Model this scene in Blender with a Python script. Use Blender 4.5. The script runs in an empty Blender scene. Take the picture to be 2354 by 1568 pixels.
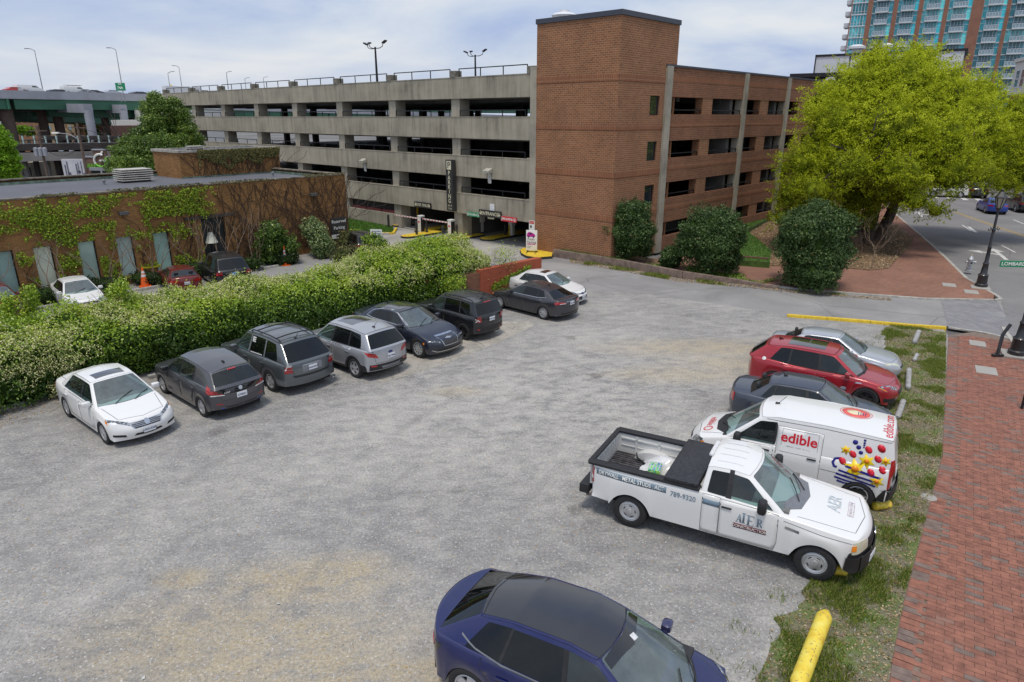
import bpy,bmesh,math,random
import numpy as np
from mathutils import Vector,Matrix,geometry
from mathutils.bvhtree import BVHTree
random.seed(7);RNG=np.random.default_rng(7)
SC=bpy.context.scene
COL=SC.collection
R=math.radians
# -camera, sky, sun, exposure
CAM_H=8.45;FPX=1540.0;CX=1177.0;CY=784.0
PITCH=math.atan2(784-267,FPX)
cam_d=bpy.data.cameras.new('camera');cam=bpy.data.objects.new('camera',cam_d);COL.objects.link(cam)
cam_d.sensor_width=36.0;cam_d.lens=36.0*FPX/2354.0
cam.location=(0,0,CAM_H);cam.rotation_euler=(math.pi/2-PITCH,0,0)
cam_d.clip_end=3000;cam_d.clip_start=0.1
SC.camera=cam
SUN_EL,SUN_AZ=R(72),R(195)
world=bpy.data.worlds.new('World');SC.world=world;world.use_nodes=True
wn=world.node_tree;wn.nodes.clear()
def wnode(t,**k):
 n=wn.nodes.new(t)
 for a,b in k.items():setattr(n,a,b)
 return n
sky=wnode('ShaderNodeTexSky',sky_type='NISHITA',sun_disc=False,sun_elevation=SUN_EL,sun_rotation=SUN_AZ,air_density=1.6,dust_density=2.0,ozone_density=1.0)
skym=wnode('ShaderNodeMix',data_type='RGBA',blend_type='MULTIPLY');skym.inputs[0].default_value=1
wn.links.new(sky.outputs[0],skym.inputs[6]);skym.inputs[7].default_value=(0.09,0.09,0.09,1)
tc=wnode('ShaderNodeTexCoord')
sep=wnode('ShaderNodeSeparateXYZ');wn.links.new(tc.outputs['Generated'],sep.inputs[0])
mz=wnode('ShaderNodeMath',operation='MAXIMUM');wn.links.new(sep.outputs[2],mz.inputs[0]);mz.inputs[1].default_value=0.0
az=wnode('ShaderNodeMath',operation='ADD');wn.links.new(mz.outputs[0],az.inputs[0]);az.inputs[1].default_value=0.16
dx=wnode('ShaderNodeMath',operation='DIVIDE');wn.links.new(sep.outputs[0],dx.inputs[0]);wn.links.new(az.outputs[0],dx.inputs[1])
dy=wnode('ShaderNodeMath',operation='DIVIDE');wn.links.new(sep.outputs[1],dy.inputs[0]);wn.links.new(az.outputs[0],dy.inputs[1])
cmb=wnode('ShaderNodeCombineXYZ');wn.links.new(dx.outputs[0],cmb.inputs[0]);wn.links.new(dy.outputs[0],cmb.inputs[1])
nz1=wnode('ShaderNodeTexNoise');nz1 .inputs['Scale'].default_value=0.75;nz1 .inputs['Detail'].default_value=7;nz1 .inputs['Roughness'].default_value=0.52;nz1 .inputs['Distortion'].default_value=0.5
mp=wnode('ShaderNodeMapping');mp.inputs['Rotation'].default_value=(0,0,R(-35));mp.inputs['Scale'].default_value=(1.0,1.0,1);mp.inputs['Location'].default_value=(3.3,1.7,0)
wn.links.new(cmb.outputs[0],mp.inputs[0]);wn.links.new(mp.outputs[0],nz1 .inputs['Vector'])
cr=wnode('ShaderNodeValToRGB')
cr.color_ramp.elements[0].position=0.34;cr.color_ramp.elements[0].color=(0.27,0.34,0.52,1)
cr.color_ramp.elements[1].position=0.66;cr.color_ramp.elements[1].color=(0.53,0.55,0.59,1)
e=cr.color_ramp.elements.new(0.48);e.color=(0.40,0.455,0.56,1)
wn.links.new(nz1 .outputs[0],cr.inputs[0])
cl=wnode('ShaderNodeMix',data_type='RGBA');cl.inputs[0].default_value=0.9
wn.links.new(skym.outputs[2],cl.inputs[6]);wn.links.new(cr.outputs[0],cl.inputs[7])
bg=wnode('ShaderNodeBackground');bg.inputs[1].default_value=1.0
wn.links.new(cl.outputs[2],bg.inputs[0])
wo=wnode('ShaderNodeOutputWorld');wn.links.new(bg.outputs[0],wo.inputs[0])
sun_d=bpy.data.lights.new('sun','SUN');sun_d.energy=1.5;sun_d.angle=R(12);sun_d.color=(1.0,0.93,0.82)
sun=bpy.data.objects.new('sun',sun_d);COL.objects.link(sun)
sv=Vector((math.sin(SUN_AZ)*math.cos(SUN_EL),math.cos(SUN_AZ)*math.cos(SUN_EL),math.sin(SUN_EL)))
sun.rotation_euler=sv.to_track_quat('Z','Y').to_euler();sun.location=(0,0,60)
SC.view_settings.view_transform='Standard';SC.view_settings.look='None'
SC.view_settings.exposure=0.56;SC.view_settings.gamma=1.0;SC.view_settings.use_curve_mapping=False
SC.cycles.max_bounces=6;SC.cycles.diffuse_bounces=3;SC.cycles.glossy_bounces=3;SC.cycles.transparent_max_bounces=10;SC.cycles.transmission_bounces=4
SC.cycles.use_denoising=True
SC.cycles.caustics_reflective=False;SC.cycles.caustics_refractive=False
# -layout helpers (survey of the place: ground points and heights)
def ray(u,v):
 a=(u-CX)/FPX;b=(CY-v)/FPX
 return np.array([a,math.cos(PITCH)+b*math.sin(PITCH),-math.sin(PITCH)+b*math.cos(PITCH)])
def G(u,v,z=0.0):
 d=ray(u,v);t=(z-CAM_H)/d[2];p=np.array([0,0,CAM_H])+t*d
 return(float(p[0]),float(p[1]))
def atY(u,v,y):
 d=ray(u,v);t=y/d[1];p=np.array([0,0,CAM_H])+t*d
 return(float(p[0]),float(p[1]),float(p[2]))
 # -materials
MATS={}
def nodes_of(m):
 m.use_nodes=True;nt=m.node_tree;nt.nodes.clear()
 out=nt.nodes.new('ShaderNodeOutputMaterial');b=nt.nodes.new('ShaderNodeBsdfPrincipled')
 nt.links.new(b.outputs[0],out.inputs[0]);return nt,b,out
def ramp(nt,fac,stops):
 r=nt.nodes.new('ShaderNodeValToRGB');els=r.color_ramp.elements
 while len(els)>1:els.remove(els[-1])
 els[0].position=stops[0][0];els[0].color=(*stops[0][1],1)
 for p,c in stops[1:]:
  e=els.new(p);e.color=(*c,1)
 nt.links.new(fac,r.inputs[0]);return r.outputs[0]
def noise(nt,vec,scale,detail=4,rough=.55,dist=0):
 n=nt.nodes.new('ShaderNodeTexNoise');n.inputs['Scale'].default_value=scale;n.inputs['Detail'].default_value=detail
 n.inputs['Roughness'].default_value=rough;n.inputs['Distortion'].default_value=dist
 if vec is not None:nt.links.new(vec,n.inputs['Vector'])
 return n.outputs[0]
def mapping(nt,vec,scale=(1,1,1),rot=(0,0,0),loc=(0,0,0)):
 m=nt.nodes.new('ShaderNodeMapping');m.inputs['Scale'].default_value=scale;m.inputs['Rotation'].default_value=rot;m.inputs['Location'].default_value=loc
 nt.links.new(vec,m.inputs[0]);return m.outputs[0]
def coord(nt,kind='Object'):
 return nt.nodes.new('ShaderNodeTexCoord').outputs[kind]
def mixc(nt,fac,a,b,mode='MIX'):
 m=nt.nodes.new('ShaderNodeMix');m.data_type='RGBA';m.blend_type=mode;m.clamp_factor=True
 for i,s in((0,fac),(6,a),(7,b)):
  if hasattr(s,'links')or hasattr(s,'is_linked'):nt.links.new(s,m.inputs[i])
  elif i==0:m.inputs[0].default_value=s
  else:m.inputs[i].default_value=(*s,1)
 return m.outputs[2]
def math_(nt,op,a,b=0.0,clamp=False):
 m=nt.nodes.new('ShaderNodeMath');m.operation=op;m.use_clamp=clamp
 for i,s in((0,a),(1,b)):
  if hasattr(s,'is_linked'):nt.links.new(s,m.inputs[i])
  else:m.inputs[i].default_value=s
 return m.outputs[0]
def bump(nt,bsdf,h,strength=.3,dist=.02):
 b=nt.nodes.new('ShaderNodeBump');b.inputs['Strength'].default_value=strength;b.inputs['Distance'].default_value=dist
 nt.links.new(h,b.inputs['Height']);nt.links.new(b.outputs[0],bsdf.inputs['Normal'])
def pbr(name,col,rough=.6,metal=0.0,var=.12,scale=6.0,bmp=0.0,coat=0.0,spec=.5,kind='Object'):
 if name in MATS:return MATS[name]
 m=bpy.data.materials.new(name);nt,b,out=nodes_of(m)
 c=coord(nt,kind)
 if var>0:
  f=noise(nt,c,scale,5,.6)
  lo=tuple(max(0,x*(1-var*1.6))for x in col);hi=tuple(min(1,x*(1+var*1.2))for x in col)
  nt.links.new(ramp(nt,f,[(.3,lo),(.7,hi)]),b.inputs['Base Color'])
  rr=math_(nt,'ADD',math_(nt,'MULTIPLY',f,.25),rough-.12,True);nt.links.new(rr,b.inputs['Roughness'])
  if bmp>0:bump(nt,b,noise(nt,c,scale*4,4,.6),bmp,.01)
 else:
  b.inputs['Base Color'].default_value=(*col,1);b.inputs['Roughness'].default_value=rough
 b.inputs['Metallic'].default_value=metal
 b.inputs['Coat Weight'].default_value=coat;b.inputs['Coat Roughness'].default_value=.04
 b.inputs['Specular IOR Level'].default_value=spec
 MATS[name]=m;return m
def paint(name,col,metal=.0,flake=0.0,rough=.35):
 if name in MATS:return MATS[name]
 m=bpy.data.materials.new(name);nt,b,out=nodes_of(m);c=coord(nt)
 n=noise(nt,c,2.2,6,.6);d=noise(nt,c,45,3,.7)
 dust=math_(nt,'MULTIPLY',math_(nt,'SUBTRACT',n,.42,True),.10)
 base=mixc(nt,dust,col,(.33,.31,.28))
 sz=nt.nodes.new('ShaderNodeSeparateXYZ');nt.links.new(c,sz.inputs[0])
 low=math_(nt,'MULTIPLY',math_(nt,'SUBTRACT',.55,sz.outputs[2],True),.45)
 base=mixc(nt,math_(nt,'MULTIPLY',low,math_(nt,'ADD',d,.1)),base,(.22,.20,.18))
 nt.links.new(base,b.inputs['Base Color'])
 b.inputs['Metallic'].default_value=metal
 nt.links.new(math_(nt,'ADD',math_(nt,'MULTIPLY',n,.16),rough-.06),b.inputs['Roughness'])
 b.inputs['Coat Weight'].default_value=.85
 nt.links.new(math_(nt,'ADD',math_(nt,'MULTIPLY',n,.10),.01),b.inputs['Coat Roughness'])
 if flake:
  bump(nt,b,noise(nt,c,900,1,.5),flake,.001)
 MATS[name]=m;return m
def glass(name,tint,dust=.05,ior=1.75,rough=.015):
 if name in MATS:return MATS[name]
 m=bpy.data.materials.new(name);m.use_nodes=True;nt=m.node_tree;nt.nodes.clear()
 out=nt.nodes.new('ShaderNodeOutputMaterial');tr=nt.nodes.new('ShaderNodeBsdfTransparent');tr.inputs[0].default_value=(*tint,1)
 gl=nt.nodes.new('ShaderNodeBsdfGlossy');gl.inputs['Roughness'].default_value=rough;gl.inputs[0].default_value=(.95,.98,1,1)
 fr=nt.nodes.new('ShaderNodeFresnel');fr.inputs[0].default_value=ior
 df=nt.nodes.new('ShaderNodeBsdfDiffuse');df.inputs[0].default_value=(.45,.55,.55,1)  # pale diffuse mix: dust plus milky sky reflection painted into the glass
 m1=nt.nodes.new('ShaderNodeMixShader');m2=nt.nodes.new('ShaderNodeMixShader')
 c=coord(nt);n=noise(nt,c,3,5,.65)
 f=math_(nt,'MULTIPLY',n,dust*2)
 nt.links.new(f,m1 .inputs[0]);nt.links.new(tr.outputs[0],m1 .inputs[1]);nt.links.new(df.outputs[0],m1 .inputs[2])
 ge=nt.nodes.new('ShaderNodeNewGeometry');nt.links.new(math_(nt,'MULTIPLY',fr.outputs[0],math_(nt,'SUBTRACT',1.0,ge.outputs['Backfacing'])),m2 .inputs[0]);nt.links.new(m1 .outputs[0],m2 .inputs[1]);nt.links.new(gl.outputs[0],m2 .inputs[2])
 nt.links.new(m2 .outputs[0],out.inputs[0]);MATS[name]=m;return m
def leafmat(name,stops,trans=.25,rough=.5,spec=.3):
 """per-leaf colour from the 'var' attribute"""
 if name in MATS:return MATS[name]
 m=bpy.data.materials.new(name);nt,b,out=nodes_of(m)
 a=nt.nodes.new('ShaderNodeAttribute');a.attribute_name='var'
 col=ramp(nt,a.outputs['Fac'],stops)
 nt.links.new(col,b.inputs['Base Color']);b.inputs['Roughness'].default_value=rough;b.inputs['Specular IOR Level'].default_value=spec
 t=nt.nodes.new('ShaderNodeBsdfTranslucent');nt.links.new(col,t.inputs[0])
 mx=nt.nodes.new('ShaderNodeMixShader');mx.inputs[0].default_value=trans
 nt.links.new(b.outputs[0],mx.inputs[1]);nt.links.new(t.outputs[0],mx.inputs[2]);nt.links.new(mx.outputs[0],out.inputs[0])
 MATS[name]=m;return m
def brickmat(name,c1,c2,mortar,bw=.26,bh=.085,ms=.011,stain=.25,rot=0.0,var2=None,off=.5):
 if name in MATS:return MATS[name]
 m=bpy.data.materials.new(name);nt,b,out=nodes_of(m);uv=coord(nt,'UV')
 if rot:uv=mapping(nt,uv,rot=(0,0,rot))
 t=nt.nodes.new('ShaderNodeTexBrick');nt.links.new(uv,t.inputs['Vector']);t.inputs['Scale'].default_value=1
 t.inputs['Brick Width'].default_value=bw;t.inputs['Row Height'].default_value=bh;t.inputs['Mortar Size'].default_value=ms;t.inputs['Mortar Smooth'].default_value=.1
 t.inputs['Color1'].default_value=(*c1,1);t.inputs['Color2'].default_value=(*c2,1);t.inputs['Mortar'].default_value=(*mortar,1);t.offset=off;t.inputs['Bias'].default_value=-.1
 n=noise(nt,uv,.45,6,.62);n2=noise(nt,mapping(nt,uv,(3.8,11.7,1)),1,1,.5)
 col=mixc(nt,1.0,t.outputs[0],ramp(nt,n,[(.25,(1-stain,)*3),(.75,(1+stain*.6,)*3)]),'MULTIPLY')
 if var2:col=mixc(nt,ramp(nt,n2,[(.66,(0,0,0)),(.70,(.75,.75,.75))]),col,var2)
 nt.links.new(col,b.inputs['Base Color']);b.inputs['Roughness'].default_value=.88;b.inputs['Specular IOR Level'].default_value=.25
 bump(nt,b,math_(nt,'ADD',math_(nt,'MULTIPLY',t.outputs['Fac'],-1),math_(nt,'MULTIPLY',noise(nt,uv,60,3),.4)),.5,.008)
 MATS[name]=m;return m
 # -mesh helpers
class MB:
 """collects polygons (with metric UVs) and links them as one object"""
 def __init__(s):s.v=[];s.f=[];s.uv=[];s.mi=[];s.cur=0;s.M=None
 def poly(s,pts,uv=None):
  pts=[Vector(p)for p in pts]
  if uv is None:
   n=(pts[1]-pts[0]).cross(pts[-1]-pts[0])
   if n.length<1e-12 and len(pts)>3:n=(pts[2]-pts[1]).cross(pts[3]-pts[2])
   n=n.normalized()if n.length else Vector((0,0,1))
   if abs(n.z)>.9:uv=[(p.x,p.y)for p in pts]
   else:
    t=Vector((-n.y,n.x,0)).normalized()
    uv=[(p.dot(t),p.z)for p in pts]
  i=len(s.v);s.v+=[tuple((s.M@p)if s.M else p)for p in pts]
  s.f.append(tuple(range(i,i+len(pts))));s.uv+=uv;s.mi.append(s.cur)
 def box(s,x0,y0,z0,x1,y1,z1,skip=''):
  if x1<x0:x0,x1=x1,x0
  if y1<y0:y0,y1=y1,y0
  if z1<z0:z0,z1=z1,z0
  P=lambda a,b,c:(x1 if a else x0,y1 if b else y0,z1 if c else z0)
  F={'b':[(0,0,0),(0,1,0),(1,1,0),(1,0,0)],'t':[(0,0,1),(1,0,1),(1,1,1),(0,1,1)],'s':[(0,0,0),(1,0,0),(1,0,1),(0,0,1)],'n':[(1,1,0),(0,1,0),(0,1,1),(1,1,1)],'w':[(0,1,0),(0,0,0),(0,0,1),(0,1,1)],'e':[(1,0,0),(1,1,0),(1,1,1),(1,0,1)]}
  for k,q in F.items():
   if k not in skip:s.poly([P(*a)for a in q])
  return s
 def prism(s,pts,z0,z1,bottom=True):
  n=len(pts);a=sum(pts[i][0]*pts[(i+1)%n][1]-pts[(i+1)%n][0]*pts[i][1]for i in range(n))
  if a<0:pts=pts[::-1]
  s.poly([(p[0],p[1],z1)for p in pts])
  if bottom:s.poly([(p[0],p[1],z0)for p in pts[::-1]])
  for i in range(n):
   p,q=pts[i],pts[(i+1)%n];s.poly([(p[0],p[1],z0),(q[0],q[1],z0),(q[0],q[1],z1),(p[0],p[1],z1)])
  return s
 def beam(s,a,b,w,h,up=(0,0,1)):
  a=Vector(a);b=Vector(b);d=(b-a)
  if d.length<1e-6:return s
  d.normalize();up=Vector(up)
  if abs(d.dot(up))>.98:up=Vector((1,0,0))
  r=d.cross(up).normalized();u=r.cross(d).normalized();r*=w/2;u*=h/2
  A=[a-r-u,a+r-u,a+r+u,a-r+u];B=[p+(b-a)for p in A]
  for i in range(4):j=(i+1)%4;s.poly([A[i],A[j],B[j],B[i]])
  s.poly(A[::-1]);s.poly(B);return s
 def tube(s,pts,rad,n=8,cap=True):
  pts=[Vector(p)for p in pts];m=len(pts)
  if not hasattr(rad,'__len__'):rad=[rad]*m
  rings=[];prev=None
  for i in range(m):
   d=(pts[min(i+1,m-1)]-pts[max(i-1,0)]).normalized()
   if prev is None:r=d.orthogonal().normalized()
   else:
    r=prev-d*prev.dot(d);r=r.normalized()if r.length>1e-6 else d.orthogonal().normalized()
   prev=r;u=d.cross(r)
   rings.append([pts[i]+(r*math.cos(2*math.pi*k/n)+u*math.sin(2*math.pi*k/n))*rad[i]for k in range(n)])
  for i in range(m-1):
   for k in range(n):
    j=(k+1)%n;s.poly([rings[i][k],rings[i][j],rings[i+1][j],rings[i+1][k]])
  if cap:s.poly(rings[0][::-1]);s.poly(rings[-1])
  return s
 def lathe(s,prof,c=(0,0,0),n=16,axis='z'):
  """prof: (radius, height)"""
  def pt(r,h,a):
   x,y=r*math.cos(a),r*math.sin(a)
   p={'z':(x,y,h),'y':(x,h,-y),'x':(h,x,y)}[axis]
   return(p[0]+c[0],p[1]+c[1],p[2]+c[2])
  for i in range(len(prof)-1):
   for k in range(n):
    a,b=2*math.pi*k/n,2*math.pi*(k+1)/n
    q=[pt(*prof[i],a),pt(*prof[i],b),pt(*prof[i+1],b),pt(*prof[i+1],a)]
    if prof[i][0]<1e-6:q=[q[0],q[2],q[3]]
    elif prof[i+1][0]<1e-6:q=q[:3]
    s.poly(q)
  return s
 def build(s,name,mats,parent=None,smooth=False,bevel=0.0,loc=None,rotz=0.0,merge=True):
  me=bpy.data.meshes.new(name);me.from_pydata(s.v,[],s.f)
  uvl=me.uv_layers.new(name='UVMap');uvl.data.foreach_set('uv',np.array(s.uv,dtype=np.float32).ravel())
  if not isinstance(mats,(list,tuple)):mats=[mats]
  for m in mats:me.materials.append(m)
  if len(mats)>1:me.polygons.foreach_set('material_index',s.mi)
  if merge and(smooth or bevel):
   bm=bmesh.new();bm.from_mesh(me);bmesh.ops.remove_doubles(bm,verts=bm.verts,dist=1e-4)
   if bevel:
    es=[e for e in bm.edges if len(e.link_faces)==2 and e.calc_face_angle(0)>.6]
    bmesh.ops.bevel(bm,geom=es,offset=bevel,segments=2,profile=.6,affect='EDGES',clamp_overlap=True)
   bm.to_mesh(me);bm.free()
  if smooth:smooth_by_angle(me)
  me.update();o=bpy.data.objects.new(name,me);COL.objects.link(o)
  if parent:o.parent=parent
  if loc is not None:o.location=loc
  o.rotation_euler.z=rotz
  return o
def smooth_by_angle(me,ang=40):
 me.polygons.foreach_set('use_smooth',[True]*len(me.polygons))
 try:me.set_sharp_from_angle(angle=R(ang))
 except Exception:pass
def tag(o,label=None,cat=None,group=None,kind=None):
 for k,v in(('label',label),('category',cat),('group',group),('kind',kind)):
  if v:o[k]=v
 return o
def empty(name,loc=(0,0,0),rz=0.0,label=None,cat=None,group=None):
 o=bpy.data.objects.new(name,None);COL.objects.link(o);o.location=loc;o.rotation_euler=(0,0,rz);o.empty_display_size=.2
 return tag(o,label,cat,group)
def children(o):return[c for c in bpy.data.objects if c.parent==o]
KIDS={}
def copy_tree(o,parent=None):
 c=o.copy();COL.objects.link(c);c.parent=parent
 for ch in o.children:copy_tree(ch,c)
 return c
def text_mesh(txt,size,bold=0.0,align='CENTER',spacing=1.0,shear=0.0,extrude=0.0):
 cu=bpy.data.curves.new('text','FONT');cu.body=txt;cu.size=size;cu.align_x=align;cu.align_y='CENTER'
 cu.offset=bold;cu.space_character=spacing;cu.shear=shear;cu.resolution_u=3;cu.extrude=extrude
 o=bpy.data.objects.new('text',cu);COL.objects.link(o);dg=bpy.context.evaluated_depsgraph_get();dg.update()
 me=bpy.data.meshes.new_from_object(o.evaluated_get(dg));bpy.data.objects.remove(o);bpy.data.curves.remove(cu);return me
def text_on(txt,size,mat,origin,right,up,parent=None,name='lettering',off=.006,**k):
 """flat lettering laid on a plane: origin = middle, right/up = unit directions"""
 me=text_mesh(txt,size,**k);o3=Vector(origin);r=Vector(right).normalized();u=Vector(up).normalized();n=r.cross(u)
 for v in me.vertices:v.co=o3+r*v.co.x+u*v.co.y+n*(off+v.co.z)
 me.materials.clear();me.materials.append(mat)
 ob=bpy.data.objects.new(name,me);COL.objects.link(ob)
 if parent:ob.parent=parent
 return ob
def leaf_obj(name,pts,size,mat,parent=None,nrm=None,var=None,aspect=.55,jitter=.9,var_bias=None):
 """a mass of single leaves: pts (N,3); one quad each, per-leaf 'var'"""
 n=len(pts);pts=np.asarray(pts,dtype=np.float32)
 if nrm is None:nrm=np.zeros((n,3));nrm[:,2]=.6
 d=nrm+RNG.normal(size=(n,3))*jitter;d/=np.linalg.norm(d,axis=1,keepdims=True)+1e-9
 t=RNG.normal(size=(n,3));t-=(t*d).sum(1,keepdims=True)*d;t/=np.linalg.norm(t,axis=1,keepdims=True)+1e-9
 b=np.cross(d,t);s=(size*RNG.uniform(.65,1.35,n))[:,None]
 T=t*s*.5;B=b*s*.5*aspect
 v=np.stack([pts-T,pts-B+T*.1,pts+T,pts+B+T*.1],1).reshape(-1,3)
 me=bpy.data.meshes.new(name);me.vertices.add(4*n);me.vertices.foreach_set('co',v.astype(np.float32).ravel())
 me.loops.add(4*n);me.loops.foreach_set('vertex_index',np.arange(4*n,dtype=np.int32))
 me.polygons.add(n);me.polygons.foreach_set('loop_start',np.arange(0,4*n,4,dtype=np.int32));me.polygons.foreach_set('loop_total',np.full(n,4,dtype=np.int32))
 me.update(calc_edges=True)
 at=me.attributes.new('var','FLOAT','FACE')
 if var is None:var=RNG.uniform(0,1,n)
 at.data.foreach_set('value',np.clip(var,0,1).astype(np.float32))
 me.materials.append(mat)
 o=bpy.data.objects.new(name,me);COL.objects.link(o)
 if parent:o.parent=parent
 return o
BLACK=pbr('black_plastic',(.018,.018,.02),.55,var=.2,scale=8)
RUBBER=pbr('rubber',(.022,.022,.024),.82,var=.25,scale=20,bmp=.3)
CHROME=pbr('bright_metal',(.62,.63,.65),.22,metal=1,var=.1)
RIMM=pbr('alloy',(.52,.53,.55),.38,metal=.55,var=.1)
DKMETAL=pbr('dark_metal',(.03,.03,.035),.5,metal=.5,var=.15)
WHITE=pbr('white_paint',(.78,.78,.77),.5,var=.05)
YELLOW=pbr('yellow_paint',(.72,.50,.035),.6,var=.15,scale=9,bmp=.15)
# -vehicles
def lerp(a,b,t):return a+(b-a)*t
def prof(pts,x):
 """smooth interpolation through (x, z) pairs"""
 pts=sorted(pts)
 if x<=pts[0][0]:return pts[0][1]
 if x>=pts[-1][0]:return pts[-1][1]
 for i in range(len(pts)-1):
  if pts[i][0]<=x<=pts[i+1][0]:
   t=(x-pts[i][0])/(pts[i+1][0]-pts[i][0]);t=t*t*(3-2*t)*.35+t*.65
   return lerp(pts[i][1],pts[i+1][1],t)
FR=[1,.86,.45,0,-.45,-.86,-1]
def subd(me,lv):
 o=bpy.data.objects.new('cage',me);COL.objects.link(o)
 md=o.modifiers.new('s','SUBSURF');md.levels=lv;md.render_levels=lv;md.boundary_smooth='PRESERVE_CORNERS'
 dg=bpy.context.evaluated_depsgraph_get();dg.update();out=bpy.data.meshes.new_from_object(o.evaluated_get(dg))
 bpy.data.objects.remove(o);bpy.data.meshes.remove(me);return out
def cage_mesh(verts,faces,mi,creases,vcreases):
 bm=bmesh.new();lay=bm.edges.layers.float.new('crease_edge');vl=bm.verts.layers.float.new('crease_vert')
 vs=[bm.verts.new(v)for v in verts]
 for f,m in zip(faces,mi):
  if len(set(f))<3:continue
  try:fc=bm.faces.new([vs[i]for i in dict.fromkeys(f)]);fc.material_index=m;fc.smooth=True
  except ValueError:pass
 for e in bm.edges:
  k=tuple(sorted((verts_index(vs,e.verts[0]),verts_index(vs,e.verts[1]))))
  c=creases.get(k,0.0)
  if len(e.link_faces)==2 and e.link_faces[0].material_index!=e.link_faces[1].material_index:c=1.0
  e[lay]=c
 for i,c in vcreases.items():vs[i][vl]=c
 bmesh.ops.delete(bm,geom=[v for v in bm.verts if not v.link_faces],context='VERTS')
 me=bpy.data.meshes.new('cage');bm.to_mesh(me);bm.free();return me
_vi={}
def verts_index(vs,v):
 global _vi
 if _vi.get('k')is not vs:_vi={'k':vs,'d':{x:i for i,x in enumerate(vs)}}
 return _vi['d'][v]
def split_mesh(me,want):
 """split by want(material_index, face) -> key ; returns {key: [connected meshes]}"""
 bm=bmesh.new();bm.from_mesh(me);out={}
 seen=set();bm.faces.ensure_lookup_table()
 for f in bm.faces:
  if f.index in seen:continue
  m=f.material_index;st=[f];seen.add(f.index);grp=[]
  while st:
   g=st.pop();grp.append(g)
   for e in g.edges:
    for h in e.link_faces:
     if h.index not in seen and h.material_index==m:seen.add(h.index);st.append(h)
  out.setdefault(m,[]).append(grp)
 res={}
 for m,groups in out.items():
  if not want(m):groups=[[f for g in groups for f in g]]
  for g in groups:
   ids={};vv=[];ff=[]
   for f in g:
    r=[]
    for v in f.verts:
     if v.index not in ids:ids[v.index]=len(vv);vv.append(tuple(v.co))
     r.append(ids[v.index])
    ff.append(r)
   n=[tuple(bm.verts[i].normal)for i in ids]if 0 else None
   bm.verts.ensure_lookup_table();nn=[tuple(bm.verts[i].normal)for i in ids]
   res.setdefault(m,[]).append((vv,ff,nn))
 bm.free();return res
def mk(name,vv,ff,mat,parent=None,smooth=True,sharp=None):
 me=bpy.data.meshes.new(name);me.from_pydata(vv,[],ff)
 me.materials.append(mat)
 if smooth:me.polygons.foreach_set('use_smooth',[True]*len(me.polygons))
 if sharp:
  try:me.set_sharp_from_angle(angle=R(sharp))
  except Exception:pass
 o=bpy.data.objects.new(name,me);COL.objects.link(o)
 if parent:o.parent=parent
 return o
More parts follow.
